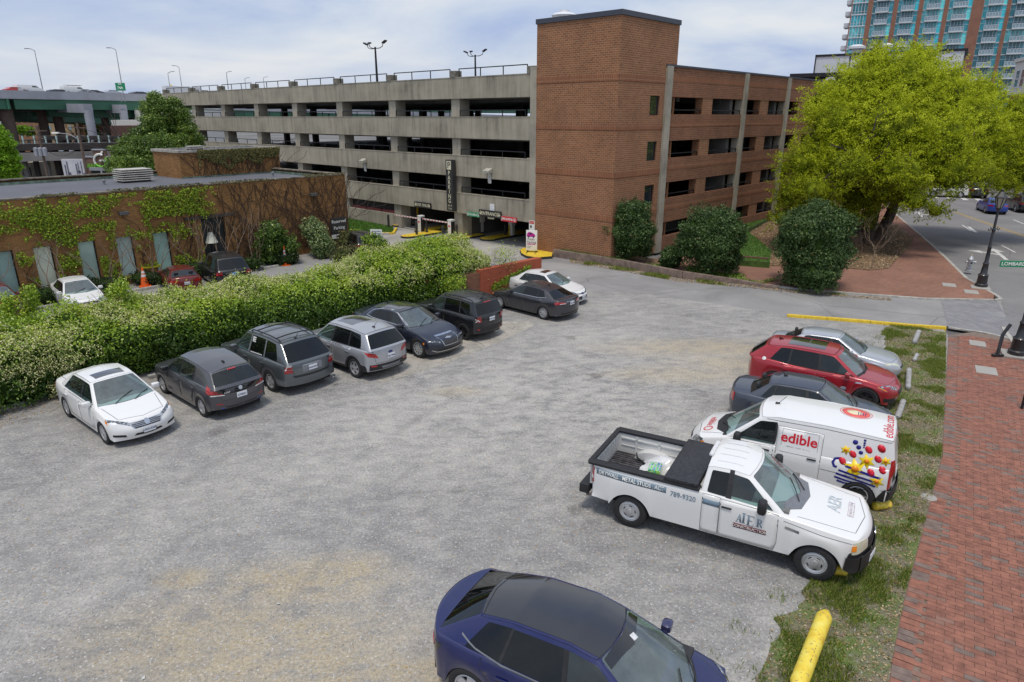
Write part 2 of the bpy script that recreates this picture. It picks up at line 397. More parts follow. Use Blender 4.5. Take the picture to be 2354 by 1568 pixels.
def lower_body(S):
 wb,fo,ro,Wd=S['wb'],S['fo'],S['ro'],S['W']/2
 xr,xf=-wb/2,wb/2;tail,nose=xr-ro,xf+fo;ra=S['arch'];zc=S['tyre'];ra2=S.get('arch_r',ra)
 sill=S.get('sill',.22);crf,crr=S.get('crf',.36),S.get('crr',.30)
 def w(x):
  t=max(0,(x-(xf-.1))/(nose-(xf-.1)));u=max(0,((xr+.1)-x)/((xr+.1)-tail))
  return Wd*(1-S.get('taper_f',.13)*min(1,t)**2.2-S.get('taper_r',.09)*min(1,u)**2.2)
 S['w']=w
 st=[]
 st.append((tail+crr,tail+crr,S.get('zrear',.30),0))
 st.append((xr-ra2-.012,xr-ra2-.07,S.get('sill_r',sill+.04),0))
 for a in(180,138,90,42,0):
  st.append((xr+ra2*math.cos(R(a)),xr+ra2*.9*math.cos(R(a)),max(sill,zc+ra2*math.sin(R(a))),1))
 st.append((xr+ra2+.012,xr+ra2+.05,sill,0))
 n=S.get('mid',3)
 x0,x1=xr+ra2+.03,xf-ra-.03
 for i in range(1,n+1):x=lerp(x0,x1,i/(n+1));st.append((x,x,sill,0))
 st.append((xf-ra-.012,xf-ra-.05,sill,0))
 for a in(180,138,90,42,0):
  st.append((xf+ra*math.cos(R(a)),xf+ra*.9*math.cos(R(a)),max(sill,zc+ra*math.sin(R(a))),1))
 st.append((xf+ra+.012,xf+ra+.07,sill+.02,0))
 st.append((nose-crf,nose-crf,S.get('zfront',.22),0))
 top,edge=S['top'],S['edge'];bi=S.get('belt_in',.93);nrow=9
 V=[];idx={}
 def addv(p):V.append(p);return len(V)-1
 ns=len(st)
 fl=S.get('flare',.012)
 for k,(lx,ux,zb,arch)in enumerate(st):
  we=w(ux);z5=prof(edge,ux);zt=prof(top,ux);z4=z5-S.get('shoulder',.11)
  f=fl if arch else 0
  rows=[(lx,w(lx)-.13,zb+(.0 if arch else.02)),(lx,w(lx)*S.get('low_in',.97)+f,zb),(lerp(lx,ux,.45),we*.992+f,lerp(zb,z4,.36)),(lerp(lx,ux,.8),we+f*.6,lerp(zb,z4,.74)),(ux,we*S.get('sh_in',.985),z4),(ux,we*bi,z5),(ux,we*.86*bi,lerp(z5,zt,.45)),(ux,we*.45*bi,lerp(z5,zt,.88)),(ux,0,zt)]
  if k in(0,ns-1):
   tip,cr_=(tail,crr)if k==0 else(nose,crf)
   off=(S.get('tail_top',.10)if k==0 else S.get('nose_top',.22));sg=1 if k==0 else-1
   for j in(6,7,8):
    fr=FR[j-5]if j<8 else 0;fr={6:.86,7:.45,8:0}[j]
    x=ux+((tip+sg*off)-ux)*(1-fr**2.4);zz=prof(top,x)
    rows[j]=(x,rows[j][1],lerp(rows[5][2],zz,{6:.45,7:.88,8:1}[j]))
  for j,(x,y,z)in enumerate(rows):
   idx[k,j,1]=addv((x,y,z));idx[k,j,-1]=idx[k,j,1]if j==8 else addv((x,-y,z))
 F=[];MI=[];cre={};vcr={}
 cut=S['cut']
 clad=S.get('clad',0)
 def q(a,b,c,d,m):F.append((a,b,c,d));MI.append(m)
 for k in range(ns-1):
  xm=(st[k][1]+st[k+1][1])/2
  for s in(1,-1):
   for j in range(8):
    if j>=6 and any(c0<xm<c1 for c0,c1 in cut):continue
    if j==5 and any(c0<xm<c1 for c0,c1 in S.get('cut_wide',[])):continue
    a,b,c,d=idx[k,j,s],idx[k+1,j,s],idx[k+1,j+1,s],idx[k,j+1,s]
    m=1 if(j==0 or(clad and j==1 and clad!=2)or(S.get('black_corner')and k==ns-2 and j in(1,2)))else 0
    if s==1:q(b,a,d,c,m)
    else:q(a,b,c,d,m)
 for k in range(ns-1):
  for s in(1,-1):
   cre[tuple(sorted((idx[k,1,s],idx[k+1,1,s])))]=1.0
   cre[tuple(sorted((idx[k,5,s],idx[k+1,5,s])))]=S.get('cr5',.35)
   cre[tuple(sorted((idx[k,4,s],idx[k+1,4,s])))]=S.get('cr4',.25)
 for k in(1,7,7+n+1,7+n+7):
  for s in(1,-1):vcr[idx[k,1,s]]=.8
 for k,tip,cr_,offs,sg,black in((0,tail,crr,S.get('tail',[.06,0,.02,.05,.10]),1,S.get('black_rear',0)),(ns-1,nose,crf,S.get('nose',[.10,.02,0,.08,.22]),-1,S.get('black_front',0))):
  g={}
  for r,j in enumerate((1,2,3,4,5)):
   for c,fr in enumerate(FR):
    s=1 if fr>0 else-1
    if c==0:g[r,c]=idx[k,j,1];continue
    if c==6:g[r,c]=idx[k,j,-1];continue
    if j==5:g[r,c]=idx[k,{1:6,2:7,3:8,4:7,5:6}[c],s];continue
    bx,by,bz=V[idx[k,j,1]]
    x=bx+((tip+sg*offs[r])-bx)*(1-abs(fr)**2.4)
    g[r,c]=addv((x,by*fr,bz))
  for r in range(4):
   for c in range(6):
    m=1 if(black and r<black)else 0
    a,b,cc,d=g[r,c],g[r,c+1],g[r+1,c+1],g[r+1,c]
    if sg<0:q(b,a,d,cc,m)
    else:q(a,b,cc,d,m)
  for c in range(6):cre[tuple(sorted((g[4,c],g[4,c+1])))]=S.get('cr_tail',.5)if sg>0 else S.get('cr_nose',.3);cre[tuple(sorted((g[0,c],g[0,c+1])))]=.8
  for r in range(5):
   pass
 return cage_mesh(V,F,MI,cre,vcr)
def greenhouse(S):
 w=S['w'];edge,top=S['edge'],S['top'];bi=S.get('belt_in',.93);cols=S['cols'];n=len(cols)
 zr=S['roof'];rw=S['roof_w'];crown=S.get('crown',.05);FX=[1,.93,.5,0,-.5,-.93,-1]
 tb=S.get('tb',(.06,.90));ts=[0,tb[0],tb[1],1];ttw=S.get('ttw',(.05,.95))
 V=[];
 def addv(p):V.append(p);return len(V)-1
 def base(c):
  x=cols[c][0];return Vector((x,w(x)*bi-.012,prof(edge,x)-.012))
 def roof(c):
  x=cols[c][1];t=c/(n-1);yy=rw*(1-.05*(1-t)**2-S.get('roof_tr',.06)*t**2);return Vector((x,yy,prof(zr,x)))
 g={}
 for c in range(n):
  B,T=base(c),roof(c)
  for r,t in enumerate(ts):
   p=B.lerp(T,t);p.y+=.028*4*t*(1-t)*S.get('bow',1);
   for s in(1,-1):g['s',c,r,s]=addv((p.x,p.y*s,p.z))
 bub={0:(S.get('cowl_bulge',.22),S.get('head_bulge',.10)),1:(-S.get('rear_bulge',.12),-S.get('rtop_bulge',.06))}
 for e,c in((0,0),(1,n-1)):
  B,T=base(c),roof(c);bb,bt=bub[e]
  for i,f in enumerate(FX):
   for r,t in enumerate(ts):
    t2=[0,ttw[0],ttw[1],1][r]if abs(f)<.99 else t
    if abs(f)>.99:g['e',e,i,r]=g['s',c,r,1 if f>0 else-1];continue
    xb=B.x+bb*(1-f*f);zb=max(prof(top,xb),B.z)*.0+lerp(B.z,prof(top,min(max(xb,-9),9))-.01,1-abs(f)**2)
    xt=T.x+bt*(1-f*f);zt=T.z+crown*(1-f*f)
    p=Vector((xb,B.y*f,zb)).lerp(Vector((xt,T.y*f,zt)),t2)
    k=4*t2*(1-t2)*S.get('bow_w',.02);p.x+=k*(1 if e==0 else-1);p.z+=k
    g['e',e,i,r]=addv(tuple(p))
 for c in range(n):
  T=roof(c)
  for i,f in enumerate(FX):
   if abs(f)>.99:g['r',c,i]=g['s',c,3,1 if f>0 else-1];continue
   if c==0:g['r',c,i]=g['e',0,i,3];continue
   if c==n-1:g['r',c,i]=g['e',1,i,3];continue
   tt=(cols[c][1]-cols[0][1])/(cols[n-1][1]-cols[0][1])
   x=T.x+(1-f*f)*lerp(bub[0][1],bub[1][1],tt);g['r',c,i]=addv((x,T.y*f,T.z+crown*(1-f*f)))
 F=[];MI=[];cre={};vcr={}
 for c in range(n-1):
  for r in range(3):
   typ=cols[c][2]
   m={'P':0,'W':2,'B':1,'F':1}[typ]if r==1 else(0 if typ!='F' else 1)
   for s in(1,-1):
    a,b,cc,d=g['s',c,r,s],g['s',c+1,r,s],g['s',c+1,r+1,s],g['s',c,r+1,s]
    F.append((a,b,cc,d)if s==1 else(b,a,d,cc));MI.append(m)
    if m==2:
     for v in(a,b,cc,d):vcr[v]=.75
 for e in(0,1):
  for i in range(6):
   for r in range(3):
    gl=(r==1 and 0<i<5)and(e==0 or S.get('rear_glass',True))
    m=3 if gl else 0
    if e==0 and r==0 and 0<i<5:m=1
    if e==1 and gl:m=4
    a,b,cc,d=g['e',e,i,r],g['e',e,i+1,r],g['e',e,i+1,r+1],g['e',e,i,r+1]
    F.append((b,a,d,cc)if e==0 else(a,b,cc,d));MI.append(m)
  if not(e==1 and not S.get('rear_glass',True)):
   for i in(1,5):
    for r in(1,2):vcr[g['e',e,i,r]]=.8
 for c in range(n-1):
  for i in range(6):
   m=5 if(S.get('glass_roof')and 0<i<5 and c>=S['glass_roof'][0]and c<S['glass_roof'][1])else 0
   a,b,cc,d=g['r',c,i],g['r',c+1,i],g['r',c+1,i+1],g['r',c,i+1]
   F.append((b,a,d,cc));MI.append(m)
   if i in(0,5):
    pass
  for s,i in((1,0),(-1,6)):cre[tuple(sorted((g['r',c,i],g['r',c+1,i])))]=S.get('cr_roof',.35)
 for i in range(6):cre[tuple(sorted((g['r',n-1,i],g['r',n-1,i+1])))]=S.get('cr_rtop',.4)
 return cage_mesh(V,F,MI,cre,vcr)
class Surf:
 """the finished skin of a vehicle, to lay lamps, doors, seams and lettering on"""
 def __init__(s,meshes):
  vv=[];ff=[]
  for me in meshes:
   o=len(vv);vv+=[v.co.copy()for v in me.vertices];ff+=[[i+o for i in p.vertices]for p in me.polygons]
  s.b=BVHTree.FromPolygons(vv,ff)
 VIEW={'l':(lambda a,b:Vector((a,4,b)),Vector((0,-1,0))),'r':(lambda a,b:Vector((a,-4,b)),Vector((0,1,0))),'f':(lambda a,b:Vector((6,a,b)),Vector((-1,0,0))),'b':(lambda a,b:Vector((-6,a,b)),Vector((1,0,0))),'t':(lambda a,b:Vector((a,b,5)),Vector((0,0,-1)))}
 def hit(s,view,a,b,off=.004):
  o,d=s.VIEW[view];o=o(a,b);h=s.b.ray_cast(o,d,12)
  if h[0]is None:
   flat=o+d*(3.1 if view in 'lr' else 4.0);h=s.b.find_nearest(flat)
   return h[0]-d*off
  return h[0]-d*off
 def poly(s,view,pts,off=.004,sp=.08,rim=.012):
  P=[Vector(p)for p in pts];n=len(P)
  x0,x1=min(p.x for p in P),max(p.x for p in P);y0,y1=min(p.y for p in P),max(p.y for p in P)
  Q=[]
  for i in range(n):
   a,b=P[i],P[(i+1)%n];m=max(1,int((b-a).length/sp))
   for t in range(m):Q.append(a.lerp(b,t/m))
  m=len(Q);vs=list(Q)
  def inside(p):
   c=False
   for i in range(m):
    a,b=Q[i],Q[i-1]
    if(a.y>p.y)!=(b.y>p.y)and p.x<(b.x-a.x)*(p.y-a.y)/(b.y-a.y+1e-12)+a.x:c=not c
   return c
  xx=x0+sp*.5
  while xx<x1:
   yy=y0+sp*.5
   while yy<y1:
    p=Vector((xx,yy))
    if inside(p)and min((p-z).length for z in Q)>sp*.45:vs.append(p)
    yy+=sp
   xx+=sp
  r=geometry.delaunay_2d_cdt(vs,[],[list(range(m))],1,1e-5)
  V=[s.hit(view,v.x,v.y,off)for v in r[0]];F=[list(f)for f in r[2]]
  d=s.VIEW[view][1];out=[]
  for f in F:
   nn=(V[f[1]]-V[f[0]]).cross(V[f[2]]-V[f[0]]);out.append(f if nn.dot(d)<0 else f[::-1])
  if rim:
   ec={}
   for f in out:
    for i in range(3):
     e=(f[i],f[(i+1)%3]);ec[e]=1
   bd=[e for e in ec if(e[1],e[0])not in ec];mp={}
   for a,b in bd:
    for i in(a,b):
     if i not in mp:mp[i]=len(V);V.append(V[i]+d*rim)
    out.append([b,a,mp[a],mp[b]])
  return[tuple(v)for v in V],out
 def quad(s,c,off=.006,n=10,m=6,rim=.015):
  c=[Vector(p)for p in c];V=[];F=[];N=[]
  for j in range(m+1):
   for i in range(n+1):
    p=c[0].lerp(c[1],i/n).lerp(c[3].lerp(c[2],i/n),j/m)
    h=s.b.find_nearest(p);nn=h[1]
    if nn.dot(p-Vector((0,0,.6)))<0:nn=-nn
    V.append(h[0]+nn*off);N.append(nn)
  for j in range(m):
   for i in range(n):
    a=j*(n+1)+i;F.append([a,a+1,a+n+2,a+n+1])
  ctr=sum(V,Vector())/len(V);f=F[0];nn=(V[f[1]]-V[f[0]]).cross(V[f[2]]-V[f[0]])
  if nn.dot(N[0])<0:F=[x[::-1]for x in F]
  bl=list(range(n+1))+[j*(n+1)+n for j in range(1,m+1)]+[m*(n+1)+i for i in range(n-1,-1,-1)]+[j*(n+1)for j in range(m-1,0,-1)]
  base=len(V)
  for i in bl:V.append(V[i]-N[i]*rim)
  for k in range(len(bl)):
   k2=(k+1)%len(bl);F.append([bl[k],bl[k2],base+k2,base+k])
  return[tuple(v)for v in V],F
 def ribbon(s,view,pts,wd=.012,off=.002,sp=.07,V=None,F=None):
  V=[]if V is None else V;F=[]if F is None else F;P=[Vector(p)for p in pts];Q=[]
  for i in range(len(P)-1):
   m=max(1,int((P[i+1]-P[i]).length/sp))
   for t in range(m):Q.append(P[i].lerp(P[i+1],t/m))
  Q.append(P[-1]);o=len(V)
  for i,p in enumerate(Q):
   d=(Q[min(i+1,len(Q)-1)]-Q[max(i-1,0)]).normalized();nn=Vector((-d.y,d.x))*wd/2
   V.append(tuple(s.hit(view,p.x+nn.x,p.y+nn.y,off)));V.append(tuple(s.hit(view,p.x-nn.x,p.y-nn.y,off)))
  for i in range(len(Q)-1):a=o+2*i;F.append([a,a+1,a+3,a+2])
  return V,F
 def text(s,view,txt,size,at,flipx=False,rot=0.0,off=.007,fit=None,**k):
  me=text_mesh(txt,size,**k);V=[];c,sn=math.cos(rot),math.sin(rot)
  if fit:
   xs=[v.co.x for v in me.vertices];f_=fit/(max(xs)-min(xs))
   for v in me.vertices:v.co.x*=f_
  bm=bmesh.new();bm.from_mesh(me);bmesh.ops.triangulate(bm,faces=bm.faces)
  for v in bm.verts:
   x,y=v.co.x,v.co.y
   if flipx:x=-x
   v.co=s.hit(view,at[0]+x*c-y*sn,at[1]+x*sn+y*c,off)
  bm.to_mesh(me);bm.free();return me
LAMP_RED=None
def lamp_mats():
 g={}
 m=bpy.data.materials.new('tail_lamp_red');nt,b,o=nodes_of(m);c=coord(nt)
 n=nt.nodes.new('ShaderNodeTexVoronoi');n.inputs['Scale'].default_value=30;nt.links.new(c,n.inputs['Vector'])
 nt.links.new(ramp(nt,n.outputs[0],[(0,(.55,.008,.01)),(.6,(.30,.004,.006))]),b.inputs['Base Color']);b.inputs['Roughness'].default_value=.15;b.inputs['Coat Weight'].default_value=1;g['red']=m
 m=bpy.data.materials.new('head_lamp_clear');nt,b,o=nodes_of(m);c=coord(nt)
 n=nt.nodes.new('ShaderNodeTexVoronoi');n.inputs['Scale'].default_value=14;nt.links.new(c,n.inputs['Vector'])
 nt.links.new(ramp(nt,n.outputs[0],[(0,(.75,.77,.8)),(.35,(.35,.37,.4)),(.6,(.10,.11,.12))]),b.inputs['Base Color']);b.inputs['Roughness'].default_value=.12;b.inputs['Metallic'].default_value=.55;b.inputs['Coat Weight'].default_value=1;g['clear']=m
 m=bpy.data.materials.new('head_lamp_yellowed');nt,b,o=nodes_of(m);c=coord(nt)
 nt.links.new(ramp(nt,noise(nt,c,9,4),[(.3,(.50,.52,.38)),(.7,(.66,.66,.50))]),b.inputs['Base Color']);b.inputs['Roughness'].default_value=.2;b.inputs['Coat Weight'].default_value=1;g['yellowed']=m
 g['amber']=pbr('amber_lamp',(.85,.25,.01),.2,var=.2,scale=30,coat=1)
 g['white']=pbr('white_lamp',(.7,.7,.7),.2,var=.15,scale=30,coat=1)
 g['black']=BLACK;g['chrome']=CHROME;g['gloss']=pbr('gloss_black',(.008,.008,.01),.12,var=0,coat=1)
 m=bpy.data.materials.new('grille_mesh');nt,b,o=nodes_of(m);c=coord(nt)
 wv=nt.nodes.new('ShaderNodeTexVoronoi');wv.inputs['Scale'].default_value=45;nt.links.new(c,wv.inputs['Vector'])
 nt.links.new(ramp(nt,wv.outputs[0],[(.2,(.006,.006,.007)),(.6,(.05,.05,.055))]),b.inputs['Base Color']);b.inputs['Roughness'].default_value=.5;g['mesh']=m
 g['plate']=pbr('plate_white',(.72,.74,.78),.4,var=.05,scale=20);g['ink']=pbr('plate_ink',(.02,.03,.12),.5,var=0)
 g['blueplate']=pbr('plate_blue',(.05,.30,.62),.4,var=.2,scale=12)
 g['blue_trim']=pbr('blue_trim',(.01,.06,.45),.3,var=.1,coat=1)
 g['grey']=pbr('grey_trim',(.20,.21,.23),.4,var=.1,metal=.3)
 return g
LM=lamp_mats()
GL={'clear':glass('clear_glass',(.45,.60,.57),.05,1.6),'front':glass('windscreen_glass',(.50,.64,.62),.16,1.9),'dark':glass('privacy_glass',(.05,.055,.06),.008,1.5),'mid':glass('tinted_glass',(.20,.27,.27),.025,1.55),'roof':pbr('roof_glass',(.020,.020,.024),.12,var=.1,scale=2,coat=1)}
CABIN={'dark':pbr('dark_cabin',(.03,.03,.033),.7,var=.2,scale=9),'grey':pbr('grey_cabin',(.16,.16,.155),.75,var=.2,scale=9),'beige':pbr('beige_cabin',(.36,.32,.26),.75,var=.15,scale=9)}
_wheels={}
def wheel_meshes(Rt,wd,style,rimc,spokes):
 k=(Rt,wd,style,spokes)
 if k in _wheels:return _wheels[k]
 rr=Rt*(.68 if style!='steel' else.60)if style!='small' else Rt*.6;h=wd/2
 b=MB()
 b.lathe([(rr,-h*.85),(rr+.02,-h),(Rt-.035,-h),(Rt-.008,-h*.82),(Rt,-h*.5),(Rt,h*.5),(Rt-.008,h*.82),(Rt-.035,h),(rr+.02,h*.98),(rr,h*.82)],n=36,axis='y')
 for g in(-.45,0,.45):b.lathe([(Rt+.001,h*g-.006),(Rt+.003,h*g),(Rt+.001,h*g+.006)],n=36,axis='y')
 t=b.build('wheel',RUBBER,smooth=True)
 r=MB();r.cur=0
 r.lathe([(rr,-h*.8),(rr,h*.80),(rr-.012,h*.88),(rr-.03,h*.80),(rr-.035,-h*.6)],n=32,axis='y')
 r.cur=1;r.lathe([(rr-.03,h*.15),(0.0,h*.15)],n=24,axis='y')
 r.lathe([(rr*.62,h*.22),(rr*.62,h*.3),(0,h*.3)],n=20,axis='y')
 r.cur=0;ro_=rr-.02;hz=h*.72
 if style=='steel':
  prof_=[(ro_+.01,h*.70),(ro_-.02,h*.88),(ro_-.05,h*.74)]
  r.lathe(prof_,n=30,axis='y')
  for s_ in range(5):
   a0=2*math.pi*s_/5
   def pp(rad,a,y):return(rad*math.cos(a),y,-rad*math.sin(a))
   r1,r2=ro_-.05,rr*.42;wdt=.36
   segs=4
   for q_ in range(segs):
    a,b_=a0-wdt+2*wdt*q_/segs,a0-wdt+2*wdt*(q_+1)/segs
    r.poly([pp(r2,a,h*.86),pp(r2,b_,h*.86),pp(r1,b_,h*.76),pp(r1,a,h*.76)])
  r.lathe([(ro_-.045,h*.75),(ro_-.07,h*.8)],n=30,axis='y')
  r.lathe([(rr*.52,h*.80),(rr*.44,h*.87),(rr*.30,h*.88),(rr*.27,h*1.02),(rr*.2,h*1.06),(0,h*1.06)],n=24,axis='y')
 else:
  for s_ in range(spokes):
   a=2*math.pi*s_/spokes
   for dd in((0,)if style in('multi','turbine')else(-.17,.17)if style=='split' else(0,)):
    w0,w1={'multi':(.035,.022),'turbine':(.05,.075),'split':(.03,.022),'star':(.07,.05)}[style]
    ai=a+dd*.5;ao=a+dd+(.12 if style=='turbine' else 0)
    p0=Vector((rr*.14*math.cos(ai),hz+.01,-rr*.14*math.sin(ai)));p1=Vector((ro_*math.cos(ao),hz-.004,-ro_*math.sin(ao)))
    d=(p1-p0).normalized();sd=Vector((d.z,0,-d.x))
    q=[p0-sd*w0,p0+sd*w0,p1+sd*w1,p1-sd*w1];dn=Vector((0,-.028,0))
    nn=(q[1]-q[0]).cross(q[2]-q[0])
    if nn.y<0:q=q[::-1]
    r.poly(q);
    for i in range(4):j=(i+1)%4;r.poly([q[i]+dn,q[j]+dn,q[j],q[i]])
  r.lathe([(rr*.22,hz-.02),(rr*.22,hz+.012),(rr*.15,hz+.022),(0,hz+.024)],n=14,axis='y')
 rim=r.build('rim',[rimc,DKMETAL],smooth=True)
 me=(t.data,rim.data);bpy.data.objects.remove(t);bpy.data.objects.remove(rim);_wheels[k]=me;return me
def make_car(S):
 root=empty('parked_car',S['loc'],S['rz'],S['label'],S.get('cat','car'),S.get('group'))
 root.name=S.get('name','parked_car')
 if S.get('tilt'):root.rotation_euler=(S['tilt'][0],S['tilt'][1],S['rz'])
 lv=S.get('lv',2);pm=S['paint'];Wd=S['W']/2;wb=S['wb'];xr,xf=-wb/2,wb/2;tail,nose=xr-S['ro'],xf+S['fo']
 lb=subd(lower_body(S),lv);gh=subd(greenhouse(S),lv)
 sf=Surf([lb,gh]);S['surf']=sf
 body_v,body_f,body_m=[],[],[]
 trim_v,trim_f=[],[]
 wins=[]
 for me,isg in((lb,0),(gh,1)):
  sp=split_mesh(me,lambda m:m>=2)
  for m,parts in sp.items():
   for vv,ff,nn in parts:
    if m==0:o=len(body_v);body_v+=vv;body_f+=[[i+o for i in f]for f in ff]
    elif m==1:o=len(trim_v);trim_v+=vv;trim_f+=[[i+o for i in f]for f in ff]
    else:
     vv2=[tuple(Vector(v)-Vector(n_)*.004)for v,n_ in zip(vv,nn)]
     wins.append((m,vv2,ff))
 body=mk('body',body_v,body_f,pm,root)
 if trim_v:mk('lower_trim',trim_v,trim_f,S.get('trim',BLACK),root)
 gs=S.get('glass',('clear','mid','mid'))
 xb=S.get('split_x',0.0)
 for m,vv,ff in wins:
  cx=sum(v[0]for v in vv)/len(vv)
  if m==3:mk('windshield',vv,ff,GL[S.get('wsg','front')],root)
  elif m==4:mk('rear_window',vv,ff,GL[gs[2]],root)
  elif m==5:mk('roof_glass',vv,ff,GL['roof'],root)
  else:mk('side_window',vv,ff,GL[gs[0]if cx>xb else gs[1]],root)
 bpy.data.meshes.remove(lb);bpy.data.meshes.remove(gh)
 u=MB();sl=S.get('sill',.22)
 u.box(tail+.22,-(Wd-.27),sl-.02,nose-.25,Wd-.27,.50 if not S.get('well')else S['well'])
 u.box(xr+S['arch']+.03,-(Wd-.10),sl-.01,xf-S['arch']-.03,Wd-.10,sl+.16)
 for x in(xr,xf):u.box(x-.5 if x<0 else x-.45,-(Wd-.25),.45,x+.45,Wd-.25,min(.72,S['tyre']*2+.06))
 u.build('underbody',pbr('underbody_black',(.01,.01,.01),.9,var=0),root)
 tm,rm=wheel_meshes(S['tyre'],S.get('tw',.21),S.get('rim','multi'),S.get('rimm',RIMM),S.get('spokes',10))
 for x in(xr,xf):
  for s in(1,-1):
   o=bpy.data.objects.new('wheel',tm);COL.objects.link(o);o.parent=root
   o.location=(x,s*(Wd-.015-S.get('tw',.21)/2),S['tyre']);o.rotation_euler=(0,random.uniform(0,6),0 if s==1 else math.pi)
   r=bpy.data.objects.new('rim',rm);COL.objects.link(r);r.parent=o
   if S.get('rimm')is not None and rm.materials[0]!=S['rimm']:
    r.material_slots[0].link='OBJECT';r.material_slots[0].material=S['rimm']
 cb=CABIN[S.get('cabin','dark')];A=S['cols'][0];zb=prof(S['edge'],0)
 c=MB();c.box(-.9 if not S.get('cabx')else S['cabx'][0],-(Wd-.12),.34,A[0]-.1,Wd-.12,.38)
 y=Wd*.86;c.box(A[0]-.50,-y,.5,A[0]+.10,y,zb-.02);c.box(A[0]-.62,-y,.55,A[0]-.48,y,zb-.08)
 for s in(1,-1):c.box(S['cols'][-1][0]+.1,s*(Wd-.13),.4,A[0]-.1,s*(Wd-.10),zb-.03)
 c.build('cabin',cb if S.get('dash')is None else CABIN[S['dash']],root,bevel=.02,smooth=True)
 seats=S.get('seats',[(A[0]-1.30,.36),(A[0]-1.30,-.36),(A[0]-2.15,.40),(A[0]-2.15,-.40)])
 for sx,sy in seats:
  b=MB();b.box(sx-.02,sy-.25,.40,sx+.50,sy+.25,.58)
  b.M=Matrix.Translation((sx,sy,.55))@Matrix.Rotation(R(-14),4,'Y');b.box(-.12,-.24,0,.03,.24,.56);b.box(-.09,-.12,.58,.01,.12,.74);b.M=None
  b.build('seat',cb,root,bevel=.04,smooth=True)
 b=MB();ctr=Vector((A[0]-.70,.36,zb-.03));ax=Vector((.86,0,-.5)).normalized();uu=Vector((0,1,0));vv_=ax.cross(uu)
 b.tube([ctr+(uu*math.cos(2*math.pi*k/16)+vv_*math.sin(2*math.pi*k/16))*.19 for k in range(17)],.014,n=6,cap=False)
 b.beam(ctr-uu*.18,ctr+uu*.18,.05,.02);b.tube([ctr,ctr+ax*.3],.03,6);b.build('steering_wheel',CABIN['dark'],root,smooth=True)
 gv,gf=[],[]
 for d in S.get('doors',[]):
  for v in('l','r'):
   V,F=sf.poly(v,d['poly'],.0022,.13,.004);do=mk('door',V,F,pm,root)
   P=d['poly']+[d['poly'][0]];sf.ribbon(v,P,.016,.0014,.09,gv,gf)
   if not d['handle']:continue
   hx,hz=d['handle'];p=sf.hit(v,hx,hz,.02);s=1 if v=='l' else-1
   h=MB();h.box(p.x-.10,p.y-.012,p.z-.017,p.x+.10,p.y+.012,p.z+.017)
   h.build('handle',S.get('handle_m',pm),do,bevel=.008,smooth=True)
 for v,P in S.get('seams',[]):
  for vv_ in(('l','r')if v=='s' else(v,)):sf.ribbon(vv_,P,S.get('seam_w',.012),.0016,.07,gv,gf)
 if gv:mk('panel_gap',gv,gf,LM['gloss']if S.get('gapg')else BLACK,root,smooth=False)
 for nm,mat,kind,geo,off in S.get('bits',[]):
  mat_=LM[mat]if isinstance(mat,str)else mat
  sides=(1,-1)if kind.endswith('m')else(1,)
  for s in sides:
   if kind[0]=='q':V,F=sf.quad([(x,y*s,z)for x,y,z in geo],off)
   elif kind[0]=='r':
    v=geo[0];
    if s==-1:v={'l':'r','r':'l'}.get(v,v)
    pts=[(p[0]*(s if v in 'fb' else 1),p[1]*(s if v=='t' else 1))for p in geo[1]];V,F=sf.ribbon(v,pts,geo[2],off,.04)
   else:
    v=geo[0]
    if s==-1:v={'l':'r','r':'l'}.get(v,v)
    pts=[(p[0]*(s if v in 'fb' else 1),p[1]*(s if v=='t' else 1))for p in geo[1]];V,F=sf.poly(v,pts,off,geo[2]if len(geo)>2 else.06,.012)
   mk(nm,V,F,mat_,root,smooth=True,sharp=40)
 mx=S.get('mirror',(A[0]-.28,zb+.06));ms=S.get('mirror_s',1)
 for s in(1,-1):
  y0=sf.hit('l' if s==1 else 'r',mx[0],mx[1]-.02,0).y
  b=MB();kx,ky,kz=(.085,.115,.075)if ms==1 else(.09,.12,.15);n_=10
  b.M=Matrix.Diagonal((kx,ky,kz,1));se=lambda v,q=.55:math.copysign(abs(v)**q,v)
  pt=lambda i,j:(se(math.sin(math.pi*j/6))*se(math.cos(2*math.pi*i/n_)),se(math.sin(math.pi*j/6))*se(math.sin(2*math.pi*i/n_)),se(math.cos(math.pi*j/6)))
  for j in range(6):
   for i in range(n_):
    q_=[pt(i,j),pt(i,j+1),pt(i+1,j+1),pt(i+1,j)];b.poly(q_[:3]if j==0 else([q_[0],q_[1],q_[3]]if j==5 else q_))
  b.M=None;b.box(-.03,-.16*s,-.05,.03,-.07*s,-.02)
  o=b.build('mirror',S.get('mirror_m',pm),root,smooth=True,loc=(mx[0],y0+s*.14,mx[1]))
 b=MB();zc_=A[0]+S.get('cowl_bulge',.22)
 for(x0,y0,x1,y1)in((zc_-.06,-.35,zc_-.32,.22),(zc_-.02,.15,zc_-.30,.62)):
  try:b.tube([sf.hit('t',x0,y0,.02),sf.hit('t',(x0+x1)/2,(y0+y1)/2,.03),sf.hit('t',x1,y1,.015)],.011,4)
  except Exception:pass
 b.build('wiper',BLACK,root)
 if S.get('plate'):
  for where,txt,z,col in S['plate']:
   v='f' if where=='f' else 'b';p=sf.hit(v,0,z,.02);sx=1 if v=='f' else-1
   b=MB();b.cur=0;b.box(p.x-.006,-.155,z-.08,p.x+.006,.155,z+.08)
   pl=b.build('license_plate',LM[col],root,bevel=.004)
   text_on(txt,.078,LM['ink']if col=='plate' else LM['white'],(p.x+sx*.007,0,z-.01),(0,sx,0),(0,0,1),pl,'plate_text',off=.003,bold=.002)
 return root,sf
